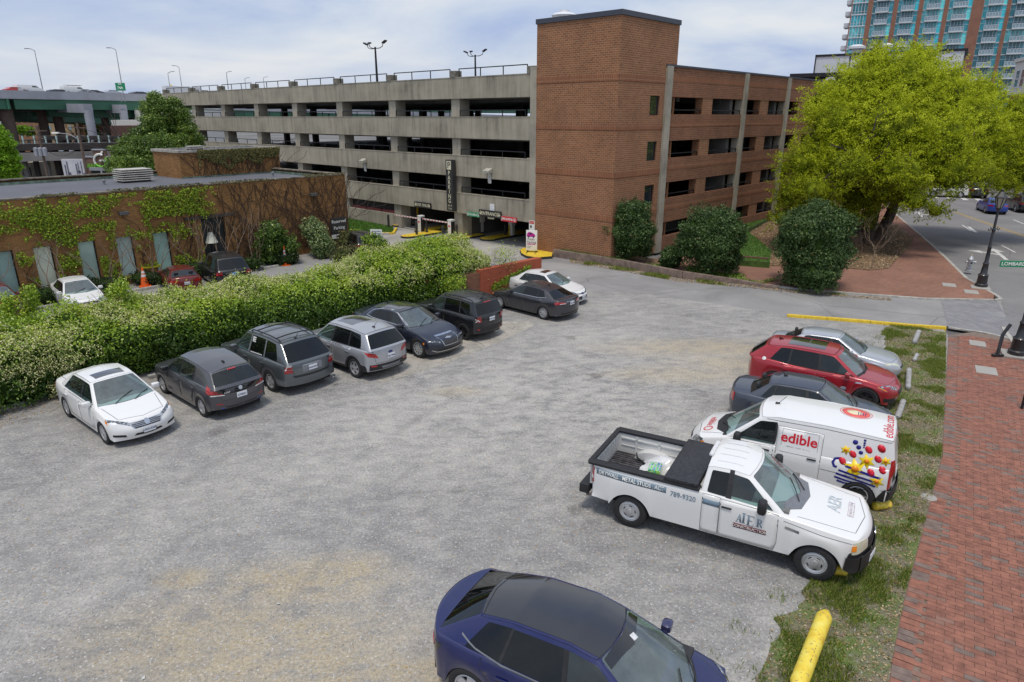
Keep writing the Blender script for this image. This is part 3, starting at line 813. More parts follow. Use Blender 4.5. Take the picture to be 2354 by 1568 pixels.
def sedan_spec(L=4.63,W=1.76,H=1.47,wb=2.70,fo=.90,belt=.93,deck=1.02,hood=.96,A=.86,roof_f=.08,roof_r=-1.02,rear=-1.72,tyre=.325,**k):
 xr,xf=-wb/2,wb/2;ro=L-wb-fo;tail,nose=xr-ro,xf+fo
 S=dict(W=W,wb=wb,fo=fo,ro=ro,tyre=tyre,arch=tyre+.045,mid=3)
 S['top']=[(tail,deck-.03),(tail+.15,deck),(rear,deck+.005),(rear+.4,belt+.05),(A,hood),(xf,lerp(hood,.74,.42)),(nose-.25,.745),(nose,.69)]
 S['edge']=[(tail,deck-.09),(rear,belt+.035),(-.6,belt),(A-.1,belt-.01),(xf,belt-.095),(nose-.3,.70),(nose,.66)]
 S['cut']=[(rear+.25,A-.12)]
 S['cols']=[(A,roof_f,'P'),(A-.11,roof_f-.06,'W'),(-.02,-.10,'B'),(-.11,-.18,'W'),(-.98,-.86,'B'),(-1.03,-.90,'W'),(-1.30,-1.00,'P'),(rear,roof_r-.12,'P')]
 S['roof']=[(roof_f,H-.085),(-.35,H-.045),(-.8,H-.065),(roof_r-.12,H-.135)]
 S['roof_w']=W/2*.66;S['split_x']=-.08
 S['doors']=[dict(poly=[(A-.02,belt-.05),(A-.12,.30),(-.10,.28),(-.10,belt-.02)],handle=(.06,belt-.13)),dict(poly=[(-.115,belt-.02),(-.115,.28),(xr+S['arch']+.10,.30),(xr+S['arch']-.03,.62),(xr+.15,.78),(xr+.12,belt-.01)],handle=(xr+.33,belt-.12))]
 S['seams']=[('t',[(A+.13,-W/2*.80),(nose-.42,-W/2*.66),(nose-.27,0),(nose-.42,W/2*.66),(A+.13,W/2*.80)]),('t',[(rear+.02,-W/2*.68),(tail+.12,-W/2*.66)]),('t',[(rear+.02,W/2*.68),(tail+.12,W/2*.66)]),('b',[(-W/2*.64,deck-.05),(-W/2*.50,.70),(W/2*.50,.70),(W/2*.64,deck-.05)])]
 S['bits']=[('headlight','clear','qm',[(nose-.05,.42,.64),(nose-.52,W/2,.70),(nose-.52,W/2,.80),(nose-.20,.44,.72)],.006),('taillight','red','qm',[(tail,.50,.78),(tail+.40,W/2,.78),(tail+.34,W/2,.92),(tail,.46,.90)],.006),('grille','mesh','q',[(nose,-.40,.55),(nose,.40,.55),(nose-.1,.46,.67),(nose-.1,-.46,.67)],.006),('lower_grille','mesh','q',[(nose,-.42,.28),(nose,.42,.28),(nose,.52,.38),(nose,-.52,.38)],.006)]
 S.update(k);return S
def suv_spec(L=4.6,W=1.85,H=1.68,wb=2.69,fo=.88,belt=1.03,hood=1.05,A=.88,roof_f=.20,roof_r=-1.72,rear=None,tyre=.355,tailbelt=1.08,**k):
 xr,xf=-wb/2,wb/2;ro=L-wb-fo;tail,nose=xr-ro,xf+fo
 if rear is None:rear=tail+.14
 S=dict(W=W,wb=wb,fo=fo,ro=ro,tyre=tyre,arch=tyre+.06,mid=3,sill=.27,crr=.26,taper_r=.07,tail=[.03,0,.03,.05,.09],tail_top=.09,zrear=.36,zfront=.28)
 S['top']=[(tail,tailbelt),(rear+.1,tailbelt+.005),(-.5,belt+.01),(A,hood),(xf,lerp(hood,.86,.4)),(nose-.25,.86),(nose,.80)]
 S['edge']=[(tail,tailbelt-.015),(-1.2,belt+.04),(-.6,belt),(A-.1,belt-.01),(xf,belt-.08),(nose-.3,.82),(nose,.76)]
 S['cut']=[(rear+.05,A-.12)]
 xq=lerp(-1.05,rear,.62)
 S['cols']=[(A,roof_f,'P'),(A-.10,roof_f-.06,'W'),(-.02,-.10,'B'),(-.11,-.18,'W'),(-1.0,-.98,'B'),(-1.07,-1.05,'W'),(xq,lerp(-1.05,roof_r,.72),'P'),(rear,roof_r,'P')]
 S['roof']=[(roof_f,H-.10),(-.4,H-.05),(-1.1,H-.06),(roof_r,H-.12)]
 S['roof_w']=W/2*.70;S['roof_tr']=.04;S['split_x']=-.08;S['rear_bulge']=.10;S['rtop_bulge']=.05;S['ttw']=(.10,.88)
 S['glass']=('clear','dark','dark')
 S['doors']=[dict(poly=[(A-.02,belt-.05),(A-.12,.36),(-.10,.34),(-.10,belt-.02)],handle=(.06,belt-.15)),dict(poly=[(-.115,belt-.02),(-.115,.34),(xr+S['arch']+.10,.36),(xr+S['arch']-.03,.68),(xr+.17,.86),(xr+.14,belt-.01)],handle=(xr+.33,belt-.13))]
 S['seams']=[('t',[(A+.13,-W/2*.80),(nose-.40,-W/2*.68),(nose-.25,0),(nose-.40,W/2*.68),(A+.13,W/2*.80)]),('b',[(-W/2*.72,tailbelt),(-W/2*.62,.62),(W/2*.62,.62),(W/2*.72,tailbelt)])]
 S['bits']=[('headlight','clear','qm',[(nose-.05,.46,.72),(nose-.50,W/2,.80),(nose-.48,W/2,.92),(nose-.20,.48,.82)],.006),('taillight','red','qm',[(tail,.66,.86),(tail+.30,W/2,.86),(tail+.26,W/2,1.02),(tail,.64,1.02)],.006),('grille','mesh','q',[(nose,-.45,.58),(nose,.45,.58),(nose-.1,.48,.76),(nose-.1,-.48,.76)],.006)]
 S.update(k);return S
 # -ground, lot, roads, pavements
def gravel_material():
 m=bpy.data.materials.new('crushed_gravel');nt,b,out=nodes_of(m);c=coord(nt)
 big=noise(nt,mapping(nt,c,(.22,.22,1),loc=(4,9,0)),1,7,.62,.4)
 mid=noise(nt,mapping(nt,c,(1.5,2.5,1),rot=(0,0,R(-28))),1,10,.74,.25)
 fine=noise(nt,c,16,6,.78)
 col=ramp(nt,math_(nt,'ADD',math_(nt,'MULTIPLY',big,.42),math_(nt,'MULTIPLY',mid,.58)),[(.36,(.205,.201,.20)),(.46,(.275,.269,.262)),(.54,(.345,.333,.316)),(.63,(.43,.411,.38))])
 sx=nt.nodes.new('ShaderNodeSeparateXYZ');nt.links.new(c,sx.inputs[0])
 tan=None
 for(u,v,ru,rv,w)in TAN_SPOTS:
  x0,y0=G(u,v);cmb_=nt.nodes.new('ShaderNodeVectorMath');cmb_.operation='SUBTRACT';nt.links.new(c,cmb_.inputs[0]);cmb_.inputs[1].default_value=(x0,y0,0)
  mp_=mapping(nt,cmb_.outputs[0],(1/ru,1/rv,1),rot=(0,0,R(w)))
  ln=nt.nodes.new('ShaderNodeVectorMath');ln.operation='LENGTH';nt.links.new(mp_,ln.inputs[0])
  f=math_(nt,'MULTIPLY',math_(nt,'SUBTRACT',1.5,ln.outputs['Value'],True),.85)
  tan=f if tan is None else math_(nt,'MAXIMUM',tan,f)
 tm=math_(nt,'MULTIPLY',tan,ramp(nt,mid,[(.36,(.15,.15,.15)),(.56,(1,1,1))]))
 col=mixc(nt,math_(nt,'MULTIPLY',tm,.72,True),col,(.43,.345,.205))
 dc=nt.nodes.new('ShaderNodeVectorMath');dc.operation='SUBTRACT';nt.links.new(c,dc.inputs[0]);dc.inputs[1].default_value=(1.5,19.5,0)
 dl=nt.nodes.new('ShaderNodeVectorMath');dl.operation='LENGTH';nt.links.new(mapping(nt,dc.outputs[0],(1/9,1/6.5,1),rot=(0,0,R(-20))),dl.inputs[0])
 dusty=math_(nt,'MULTIPLY',math_(nt,'SUBTRACT',1.15,dl.outputs['Value'],True),ramp(nt,mid,[(.40,(0,0,0)),(.60,(1,1,1))]))
 col=mixc(nt,math_(nt,'MULTIPLY',dusty,.75,True),col,(.47,.45,.415))
 oil=nt.nodes.new('ShaderNodeTexVoronoi');oil.inputs['Scale'].default_value=.42;nt.links.new(mapping(nt,c,loc=(.3,.7,0)),oil.inputs['Vector'])
 col=mixc(nt,math_(nt,'MULTIPLY',ramp(nt,math_(nt,'ADD',oil.outputs['Distance'],math_(nt,'MULTIPLY',mid,.25)),[(.19,(1,1,1)),(.27,(0,0,0))]),.5),col,(.13,.12,.11))
 tl_=nt.nodes.new('ShaderNodeVectorMath');tl_.operation='LENGTH';nt.links.new(mapping(nt,c,loc=(-15.5,-7,0)),tl_.inputs[0])
 fr_=math_(nt,'ABSOLUTE',math_(nt,'SUBTRACT',math_(nt,'FRACT',math_(nt,'MULTIPLY',math_(nt,'ADD',tl_.outputs['Value'],math_(nt,'MULTIPLY',big,.8)),.62)),.5))
 trk=math_(nt,'MULTIPLY',ramp(nt,fr_,[(.05,(1,1,1)),(.12,(0,0,0))]),ramp(nt,noise(nt,c,.55,3,.6),[(.46,(0,0,0)),(.60,(1,1,1))]))
 col=mixc(nt,math_(nt,'MULTIPLY',trk,.40),col,(.22,.215,.21))
 for sc_,thr,amt in((24,.82,.6),(55,.74,.45)):
  v=nt.nodes.new('ShaderNodeTexVoronoi');v.inputs['Scale'].default_value=sc_;nt.links.new(c,v.inputs['Vector'])
  cc=nt.nodes.new('ShaderNodeSeparateColor');nt.links.new(v.outputs['Color'],cc.inputs[0])
  sel=math_(nt,'MULTIPLY',math_(nt,'GREATER_THAN',cc.outputs[0],thr),math_(nt,'LESS_THAN',v.outputs['Distance'],.42))
  stone=ramp(nt,cc.outputs[1],[(0,(.20,.20,.21)),(.35,(.5,.5,.52)),(.7,(.62,.62,.62)),(.9,(.55,.42,.22)),(1,(.35,.16,.1))])
  col=mixc(nt,math_(nt,'MULTIPLY',sel,amt),col,stone)
 col=mixc(nt,.95,col,ramp(nt,fine,[(.34,(.66,.66,.66)),(.66,(1.28,1.28,1.28))]),'MULTIPLY')
 nt.links.new(col,b.inputs['Base Color']);b.inputs['Roughness'].default_value=.92;b.inputs['Specular IOR Level'].default_value=.2
 hv=nt.nodes.new('ShaderNodeTexVoronoi');hv.inputs['Scale'].default_value=48;nt.links.new(c,hv.inputs['Vector'])
 bump(nt,b,math_(nt,'ADD',math_(nt,'MULTIPLY',hv.outputs['Distance'],.7),math_(nt,'MULTIPLY',mid,2.0)),.8,.015)
 return m
TAN_SPOTS=[(560,1480,2.6,1.2,25),(700,1340,1.6,.7,25),(780,1310,1.0,.5,20),(1620,800,3.4,1.0,0),(1560,860,2.0,.8,0),(1050,900,.8,.4,20),(1700,835,2.4,.9,0),(420,1330,.5,.3,30),(930,1560,1.2,.5,20),(1480,860,1.2,.5,0),(640,1560,2.2,1.2,20)]
def asphalt_material(name,base=(.20,.20,.212),patch=.25,cracks=True,fine_s=55):
 m=bpy.data.materials.new(name);nt,b,out=nodes_of(m);c=coord(nt)
 big=noise(nt,c,.30,7,.62,.6);f=noise(nt,c,fine_s,3,.7)
 lo=tuple(x*(1-patch)for x in base);hi=tuple(x*(1+patch)for x in base)
 col=ramp(nt,big,[(.32,lo),(.66,hi)])
 col=mixc(nt,.7,col,ramp(nt,f,[(.3,(.78,.78,.78)),(.7,(1.2,1.2,1.2))]),'MULTIPLY')
 if cracks:
  v=nt.nodes.new('ShaderNodeTexVoronoi');v.feature='DISTANCE_TO_EDGE';v.inputs['Scale'].default_value=.16
  nt.links.new(mixc(nt,.12,c,nt.nodes.new('ShaderNodeTexNoise').outputs[1]),v.inputs['Vector'])
  k=ramp(nt,v.outputs['Distance'],[(.0,(.45,.45,.45)),(.004,(1,1,1))])
  col=mixc(nt,.8,col,k,'MULTIPLY')
 nt.links.new(col,b.inputs['Base Color']);b.inputs['Roughness'].default_value=.85;b.inputs['Specular IOR Level'].default_value=.3
 bump(nt,b,f,.35,.01);return m
def struct(name,mb,mat,**k):
 o=mb.build(name,mat,**k);o['kind']='structure';return o
M_GRAVEL=gravel_material()
M_ASPH=asphalt_material('worn_asphalt',(.27,.263,.26),.20)
M_STREET=asphalt_material('street_asphalt',(.205,.20,.20),.12,True)
M_CONC=asphalt_material('worn_concrete',(.36,.345,.32),.18,False)
M_KERB=pbr('kerb_concrete',(.40,.385,.35),.85,var=.2,scale=4,bmp=.3)
M_EARTH=pbr('bare_earth',(.17,.145,.11),.95,var=.35,scale=3,bmp=.5)
far=MB();far.poly([(-900,-60,-.16),(900,-60,-.16),(900,1500,-.16),(-900,1500,-.16)])
struct('ground',far,pbr('distant_ground',(.16,.155,.15),.95,var=.3,scale=.05))
CURB=[(4.5,-6),(9,2.2),(12.2,8.6),(15.4,15.5),(18.97,23.35),(20.48,26.53),(23.6,31.2)]
CURB2=[(24.0,32.2),(24.92,35.98),(27.4,42.0),(30.24,49.25),(36.85,66.8),(44.0,84.0)]
lot=MB();lot.prism([(-40,-6),(1.9,-6),(2.0,1.9),(6.17,8.67),(7.13,10.06),(11.25,15.66),(17.77,25.95),(18.2,27.2),(12.3,28.9),(6.2,33.0),(1.43,34.2),(-3.9,28.1),(-9.6,23.6),(-14.6,18.0),(-18.0,12.5),(-30,-2)],-.15,0,bottom=False)
lot.poly([(-40,-6,0),(-30,-2,0),(-30,8,0),(-40,8,0)])
struct('gravel_lot',lot,M_GRAVEL)
left=MB();left.prism([(-40,-6),(-30,-2),(-18.0,12.5),(-14.6,18.0),(-9.6,23.6),(-3.9,28.1),(1.43,34.2),(6.2,33.0),(12.3,28.9),(18.2,27.2),(20.9,26.9),(23.6,31.3),(23.2,31.5),(18.0,33.2),(12.4,35.6),(3.0,43.1),(-1,47),(-50,88),(-70,60)],-.15,-.004,bottom=False)
struct('alley_road',left,M_ASPH)
dr=MB();dr.poly([(*G(865,566),.004),(*G(1010,600),.004),(*G(1195,592),.004),(*G(1240,585),.004),(1.6,43.7,.004),(-9.2,53.7,.004),(*G(930,528),.004),(*G(858,533),.004)])
struct('garage_driveway',dr,M_CONC)
def paver_mat(name,c1,c2,mort,bw,bh,rot,stain=.2,var2=None):
 return brickmat(name,c1,c2,mort,bw,bh,.006,stain,rot,var2)
ap=MB();ap.poly([(*G(2163,690),.006),(*G(2180,752),.006),(*G(2345,780),.006),(*G(2290,690),.006)])
struct('paver_crossing',ap,paver_mat('grey_pavers',(.22,.22,.235),(.29,.28,.285),(.14,.14,.15),.32,.16,R(56)))
st=MB();R_=[(c[0]+17.5,c[1]-8.0)for c in CURB+CURB2]
st.poly([(x,y,-.11)for x,y in[(4.5,-6),(23,-14)]+R_[1:]+CURB2[::-1]+CURB[::-1]][:-1]if 0 else[(x,y,-.11)for x,y in CURB[::1]]+[(x,y,-.11)for x,y in CURB2]+[(x,y,-.11)for x,y in R_[::-1]])
struct('street',st,M_STREET)
cs=MB();cs.poly([(-30,108,-.105),(20,95,-.105),(44.0,84.0,-.105),(61.5,76,-.105),(130,48,-.105),(136,62,-.105),(66,96,-.105),(60,103,-.105),(20,116,-.105),(-26,126,-.105)])
struct('cross_street',cs,M_STREET)
st2=MB();st2 .poly([(48,100,-.10),(66,94,-.10),(120,215,-.10),(98,222,-.10)]);struct('street_beyond',st2,M_STREET)
def kerb(pts,w=.16,z0=-.14,z1=.03,name='kerb',mat=None,lab=None,closed=False):
 k=MB()
 for i in range(len(pts)-1):
  a,b_=Vector((*pts[i],0)),Vector((*pts[i+1],0));d=(b_-a);L=d.length;d.normalize();nn=Vector((-d.y,d.x,0))*w/2
  n=max(1,int(L/2.4))
  for q in range(n):
   p0=a+d*(L*q/n+.006);p1=a+d*(L*(q+1)/n-.006);h=z1+random.uniform(-.004,.004)
   k.prism([tuple((p0-nn).xy),tuple((p1-nn).xy),tuple((p1+nn).xy),tuple((p0+nn).xy)],z0,h,bottom=False)
 o=k.build(name,mat or M_KERB,bevel=.012,smooth=True);return o
k=kerb(CURB[:-1]+[(20.75,27.0)],z1=.035,name='street_kerb');k['kind']='structure'
k=kerb([(23.3,31.28),(23.75,31.5),(23.98,32.1)]+CURB2,z1=.06,name='street_kerb');k['kind']='structure'
k=kerb([G(1575,640),G(1700,650),G(1850,668),G(2000,680),G(2130,689),G(2283,692)],.15,-.1,.09,'plaza_kerb');k['kind']='structure'
k=kerb([G(2180,752),G(2260,764),G(2348,784)],.13,-.05,.02,'crossing_edge');k['kind']='structure'
k=kerb([G(640,613),G(300,672),G(120,705),G(-200,765)],.15,-.05,.12,'lot_kerb');k['kind']='structure'
yk=kerb([G(1809,728),G(1900,735),G(2000,743),G(2100,752),G(2174,757)],.16,-.05,.12,'yellow_kerb',YELLOW);tag(yk,'long yellow painted kerb between alley and grass verge','kerb')
M_PAV_FAR=paver_mat('red_paving_far',(.29,.15,.105),(.245,.122,.088),(.19,.13,.10),.30,.13,R(-34),.25,(.20,.16,.15))
pl=MB();pl.prism([G(1560,636),G(1700,650),G(1850,668),G(2000,680),G(2130,689),G(2283,692),(23.9,32.2)]+CURB2+[(38,86),(31.5,67.5),(25.5,50),(20,46),(14,46),(9.2,41.5)],-.14,.055,bottom=False)
struct('brick_plaza',pl,M_PAV_FAR)
for(u,v)in((2182,655),(2233,671)):
 x,y=G(u,v,.06);b=MB();b.box(-.42,-.30,.056,.42,.30,.066);tag(b.build('utility_cover',M_CONC,loc=(x,y,0),rotz=R(62)),f'pale square cover set in the far brick corner, {"left" if u < 2200 else "right"} one beside the lamp','cover')
x,y=G(2254,661,.06);b=MB();b.box(-.42,-.42,.056,.42,.42,.075);struct('lamp_pad',b,M_CONC,loc=(x,y,0),rotz=R(62))
M_MULCH=pbr('leaf_litter',(.20,.125,.07),.95,var=.45,scale=7,bmp=.8)
mb=MB();BED=[G(1925,618),G(2000,624),G(2042,620),G(2075,585),G(2100,555),G(2065,520),(29.3,56),(24,58),(16,52),(12.8,44),(14.5,39)]
mb.prism(BED,0,.10,bottom=False);struct('mulch_bed',mb,M_MULCH)
M_GRASS=pbr('lawn_ground',(.07,.13,.025),.95,var=.4,scale=4,bmp=.6)
LAWN=[G(1625,592,.4),G(1770,603,.4),(16.4,42),(17.5,50),(25,62),(18,62),(11.5,46)]
mb=MB();mb.prism(LAWN,0,.40,bottom=False);struct('lawn',mb,M_GRASS)
mb=MB();mb.prism([G(1280,578,.3),G(1420,600,.3),G(1575,628,.3),G(1700,644,.15),(12.6,38.2),(6.2,43.2),(5.95,39.8),(3.6,41.9)],0,.05,bottom=False);struct('shrub_bed',mb,M_MULCH)
mb=MB();mb.prism([G(1285,575,.45),G(1440,598,.45),(6.0,39.2),(3.3,41.9)],0,.40,bottom=False);struct('grass_bank',mb,M_GRASS)
WALLM=pbr('timber_brown_wall',(.20,.145,.12),.9,var=.3,scale=3,bmp=.4)
def low_wall(pts,z0,z1,w,name,mat,lab,cat='wall'):
 k=MB()
 for i in range(len(pts)-1):
  a,b_=Vector((*pts[i][:2],0)),Vector((*pts[i+1][:2],0));d=(b_-a).normalized();nn=Vector((-d.y,d.x,0))*w/2
  za,zb=(pts[i][2],pts[i+1][2])if len(pts[i])>2 else(z1,z1)
  q=[a-nn,b_-nn,b_+nn,a+nn];zz=[za,zb,zb,za]
  k.poly([(p.x,p.y,z)for p,z in zip(q,zz)])
  for j in range(4):
   j2=(j+1)%4;k.poly([(q[j].x,q[j].y,z0),(q[j2].x,q[j2].y,z0),(q[j2].x,q[j2].y,zz[j2]),(q[j].x,q[j].y,zz[j])])
 o=k.build(name,mat,bevel=.015,smooth=True);return tag(o,lab,cat)
low_wall([(*G(1273,590),.48),(*G(1420,613),.46),(*G(1570,640),.40),(*G(1700,652),.22),(*G(1790,664),.10)],-.02,.4,.25,'retaining_wall',WALLM,'low brown retaining wall running from the yellow plinth past the round shrubs')
low_wall([(*G(1625,600),.5),(*G(1765,612),.5)],0,.5,.2,'lawn_wall',brickmat('dark_brick',(.17,.08,.055),(.13,.065,.05),(.10,.07,.06)),'short dark brick wall at the front edge of the lawn')
M_MARK=pbr('road_paint',(.62,.62,.60),.7,var=.25,scale=8);M_MARKY=pbr('road_paint_yellow',(.45,.31,.08),.7,var=.25,scale=8)
def mark(pts,mat,name,lab=None,z=-.104):
 b=MB();b.poly([(*p,z)for p in pts]);
 a=sum(pts[i][0]*pts[(i+1)%len(pts)][1]-pts[(i+1)%len(pts)][0]*pts[i][1]for i in range(len(pts)))
 o=b.build(name,mat);o['kind']='structure';return o
def strip(p,q,w,mat,name='lane_line'):
 a,b_=Vector(p),Vector(q);d=(b_-a).normalized();n=Vector((-d.y,d.x))*w/2
 return mark([tuple(a-n),tuple(b_-n),tuple(b_+n),tuple(a+n)],mat,name)
def GS(u,v):return G(u,v,-.1)
strip(GS(2303,564),GS(2334,580),.12,M_MARK);strip(GS(2212,517),GS(2233,531),.12,M_MARK);strip(GS(2100,461),GS(2112,470),.12,M_MARK);strip(GS(2330,505),GS(2354,515),.12,M_MARK)
for o_ in(0,.28):
 a,b_=Vector(GS(2190,487)),Vector(GS(2380,553));d=(b_-a).normalized();n=Vector((-d.y,d.x))*o_;strip(tuple(a+n),tuple(b_+n),.11,M_MARKY,'centre_line')
def arrow(u,v,s,turn):
 """straight-and-turn arrow painted on the street"""
 c=Vector(GS(u,v));d=Vector((.41,.91));d.normalize();r=Vector((d.y,-d.x))
 P=lambda a,b_:tuple(c+r*a*s+d*b_*s)
 b=MB();z=-.103
 for poly in([(-.09,-1.5),(.09,-1.5),(.09,.7),(-.09,.7)],[(-.34,.7),(.34,.7),(0,1.6)],[(.09,-.3),(.09,0),(.7*turn if turn>0 else.09,.45),(.7*turn if turn>0 else.09,.15)]if turn>0 else[(-.09,0),(-.09,-.3),(.7*turn,.15),(.7*turn,.45)],[(.7*turn,-.08),(1.25*turn,.5),(.7*turn,.7)][::1 if turn>0 else-1]):
  b.poly([(*P(*p),z)for p in poly])
 o=b.build('lane_arrow',M_MARK);o['kind']='structure'
arrow(2298,584,1.35,-1);arrow(2240,528,.01,-1);arrow(2115,493,1.2,1)
strip(GS(2226,521),GS(2244,534),.22,M_MARK,'lane_arrow')
for i in range(9):
 a=Vector(GS(2085+i*34,452+i*2));strip(tuple(a),tuple(a+Vector((1.1,2.4))),.5,M_MARK,'crosswalk_bar')
pad=MB();pad.poly([(*G(u,v),.004)for u,v in((880,880),(1010,842),(1120,798),(1195,765),(1228,748),(1215,738),(1140,740),(1060,760),(900,800),(800,850))][::-1])
m=bpy.data.materials.new('cracked_pad');nt,b,out=nodes_of(m);c=coord(nt)
v=nt.nodes.new('ShaderNodeTexVoronoi');v.feature='DISTANCE_TO_EDGE';v.inputs['Scale'].default_value=2.4;nt.links.new(c,v.inputs['Vector'])
nt.links.new(mixc(nt,.9,ramp(nt,noise(nt,c,1.2,6),[(.3,(.30,.28,.25)),(.7,(.44,.41,.36))]),ramp(nt,v.outputs['Distance'],[(0,(.45,.42,.38)),(.035,(1,1,1))]),'MULTIPLY'),b.inputs['Base Color']);b.inputs['Roughness'].default_value=.9
struct('concrete_pad',pad,m)
# -near brick sidewalk: real pavers --------------------------------------
SWL=[(2.0,1.9),(6.17,8.67),(7.13,10.06),(11.25,15.66),(14.5,20.8),(17.77,25.95)]
base=MB();base.prism([(2.0,1.9)]+SWL[1:]+[(20.75,26.95)]+CURB[:-1][::-1][:5],-.14,-.012,bottom=False)
side=struct('brick_sidewalk',base,pbr('paving_sand',(.20,.15,.12),.95,var=.2,scale=9))
def _left_x(y):
 for i in range(len(SWL)-1):
  if SWL[i][1]<=y<=SWL[i+1][1]:return lerp_(SWL[i][0],SWL[i+1][0],(y-SWL[i][1])/(SWL[i+1][1]-SWL[i][1]))
 return SWL[-1][0]
def lerp_(a,b,t):return a+(b-a)*t
def _right_x(y):
 for i in range(len(CURB)-1):
  if CURB[i][1]<=y<=CURB[i+1][1]:return lerp_(CURB[i][0],CURB[i+1][0],(y-CURB[i][1])/(CURB[i+1][1]-CURB[i][1]))
 return CURB[-1][0]
PAVC=[pbr('paver_red',(.275,.118,.082),.88,var=.22,scale=5,bmp=.25),pbr('paver_rust',(.245,.105,.074),.88,var=.25,scale=5,bmp=.25),pbr('paver_grey',(.185,.135,.115),.88,var=.2,scale=5,bmp=.25),pbr('paver_brown',(.235,.13,.10),.88,var=.2,scale=5,bmp=.25)]
ang=R(-33);ex=Vector((math.cos(ang),math.sin(ang)));ey=Vector((-math.sin(ang),math.cos(ang)));PL,PW=.290,.118
cells=[]
rg=random.Random(5)
edge_dir=Vector((11.25-7.13,15.66-10.06)).normalized()
for j in range(-60,270):
 for i in range(-120,160):
  p=ex*((i+(.5 if j%2 else 0))*PL)+ey*(j*PW)
  if p.y<6.5 or p.y>26.4:continue
  lx,rx=_left_x(p.y)+.36,_right_x(p.y)-.14
  if p.x<lx or p.x>rx:continue
  if p.y>24.0 and(p.x-17.77)*(26.5-25.7)>0 and p.y>25.75+(p.x-17.77)*.1:continue
  dep=p.y*math.cos(PITCH)+CAM_H*math.sin(PITCH)
  if p.x/dep*FPX>2300:continue
  cells.append((dep,p,'h'))
for i in range(len(SWL)-1):
 a,b_=Vector(SWL[i]),Vector(SWL[i+1]);L=(b_-a).length;d=(b_-a)/L;nn=Vector((d.y,-d.x));n=int(L/.155)
 for q in range(n):
  p=a+d*((q+.5)*L/n)+nn*.16
  if p.y<6.5:continue
  cells.append((p.y*math.cos(PITCH)+CAM_H*math.sin(PITCH),p,math.atan2(d.y,d.x),L/n))
cells.sort(key=lambda c_:c_[0])
import mathutils
def paver_mesh(mi,L,Wd):
 b=MB();b.box(-L/2+.004,-Wd/2+.004,-.04,L/2-.004,Wd/2-.004,0,skip='b');o=b.build('brick',PAVC[mi],bevel=0);me=o.data;bpy.data.objects.remove(o);return me
pm=[paver_mesh(i,PL,PW)for i in range(4)];pmb=[paver_mesh(i,.155,.30)for i in range(4)]
rest=MB()
def pick(p,border):
 n_=mathutils.noise.noise(Vector((p.x*.9,p.y*1.5,3.1)));r_=rg.random()
 g=.08+max(0,n_)*.6 if not border else.5
 return 2 if r_<g*.75 else 3 if r_<g else(0 if rg.random()<.6 else 1)
for i,c_ in enumerate(cells):
 border=c_[2]!='h';p=c_[1];mi=pick(p,border);dz=rg.uniform(-.003,.003)+.004
 rot=(c_[2]if border else ang)+rg.uniform(-.008,.008)
 if i<300:
  o=bpy.data.objects.new('brick',(pmb if border else pm)[mi]);COL.objects.link(o);o.parent=side;o.location=(p.x,p.y,dz);o.rotation_euler=(rg.uniform(-.006,.006),rg.uniform(-.006,.006),rot)
 else:
  L_,W_=((.155,.30)if border else(PL,PW));cc,ss=math.cos(rot),math.sin(rot);rest.cur=mi
  hx,hy=L_/2-.004,W_/2-.004;q=[(p.x+a*hx*cc-b_*hy*ss,p.y+a*hx*ss+b_*hy*cc)for a,b_ in((-1,-1),(1,-1),(1,1),(-1,1))]
  rest.poly([(x,y,dz)for x,y in q])
  for e_ in range(4):a_,b2=q[e_],q[(e_+1)%4];rest.poly([(*a_,-.02),(*b2,-.02),(*b2,dz),(*a_,dz)])
o=rest.build('laid_bricks',PAVC,side);o['kind']='stuff'
for n_,(u,v,s)in enumerate(((2247,790,.36),(2267,852,.42))):
 x,y=G(u,v);b=MB();b.box(-s,-s*.75,0,s,s*.75,.02);tag(b.build('utility_cover',M_CONC,loc=(x,y,0),rotz=R(60),bevel=.006),('pale concrete cover in the near brick sidewalk, the farther and smaller of two','larger pale concrete cover in the near brick sidewalk, nearer the camera')[n_],'cover')
x,y=G(2135,1144);b=MB();b.lathe([(.17,.0),(.17,.012),(0,.014)],n=14);tag(b.build('drain_cap',M_CONC,loc=(x,y,.004)),'small round pale cap at the verge edge of the brick sidewalk','cover')
VERGE=[(1.6,3.5),G(1740,1568),G(1800,1430),(6.15,11.1),(8.6,14.5),(11.0,18.3),(13.6,22.6),(15.2,26.2),(16.2,27.6),(17.9,26.3)]+SWL[:-1][::-1]
_k=len(SWL)-1;_L=VERGE[:len(VERGE)-_k];_J=[]
for _a,_b in zip(_L[:-1],_L[1:]):
 _n=max(1,int(math.hypot(_b[0]-_a[0],_b[1]-_a[1])/.22))
 for _i in range(_n):_t=_i/_n;_J.append((lerp_(_a[0],_b[0],_t)+random.uniform(-.16,.16),lerp_(_a[1],_b[1],_t)+random.uniform(-.10,.10)))
VERGE=_J+VERGE[len(VERGE)-_k-1:]
vm=MB();vm.poly([(x,y,.006)for x,y in VERGE][::-1]);
m=bpy.data.materials.new('verge_earth');nt,b,out=nodes_of(m);c=coord(nt)
n1=noise(nt,c,1.4,7,.65);n2=noise(nt,c,11,5,.7)
col=ramp(nt,n2,[(.3,(.09,.08,.06)),(.5,(.17,.15,.11)),(.68,(.29,.23,.15))]);col=mixc(nt,ramp(nt,n1,[(.45,(0,0,0)),(.58,(.8,.8,.8))]),col,(.10,.16,.03))
nt.links.new(col,b.inputs['Base Color']);b.inputs['Roughness'].default_value=.95;bump(nt,b,n2,.8,.03)
struct('grass_verge',vm,m)
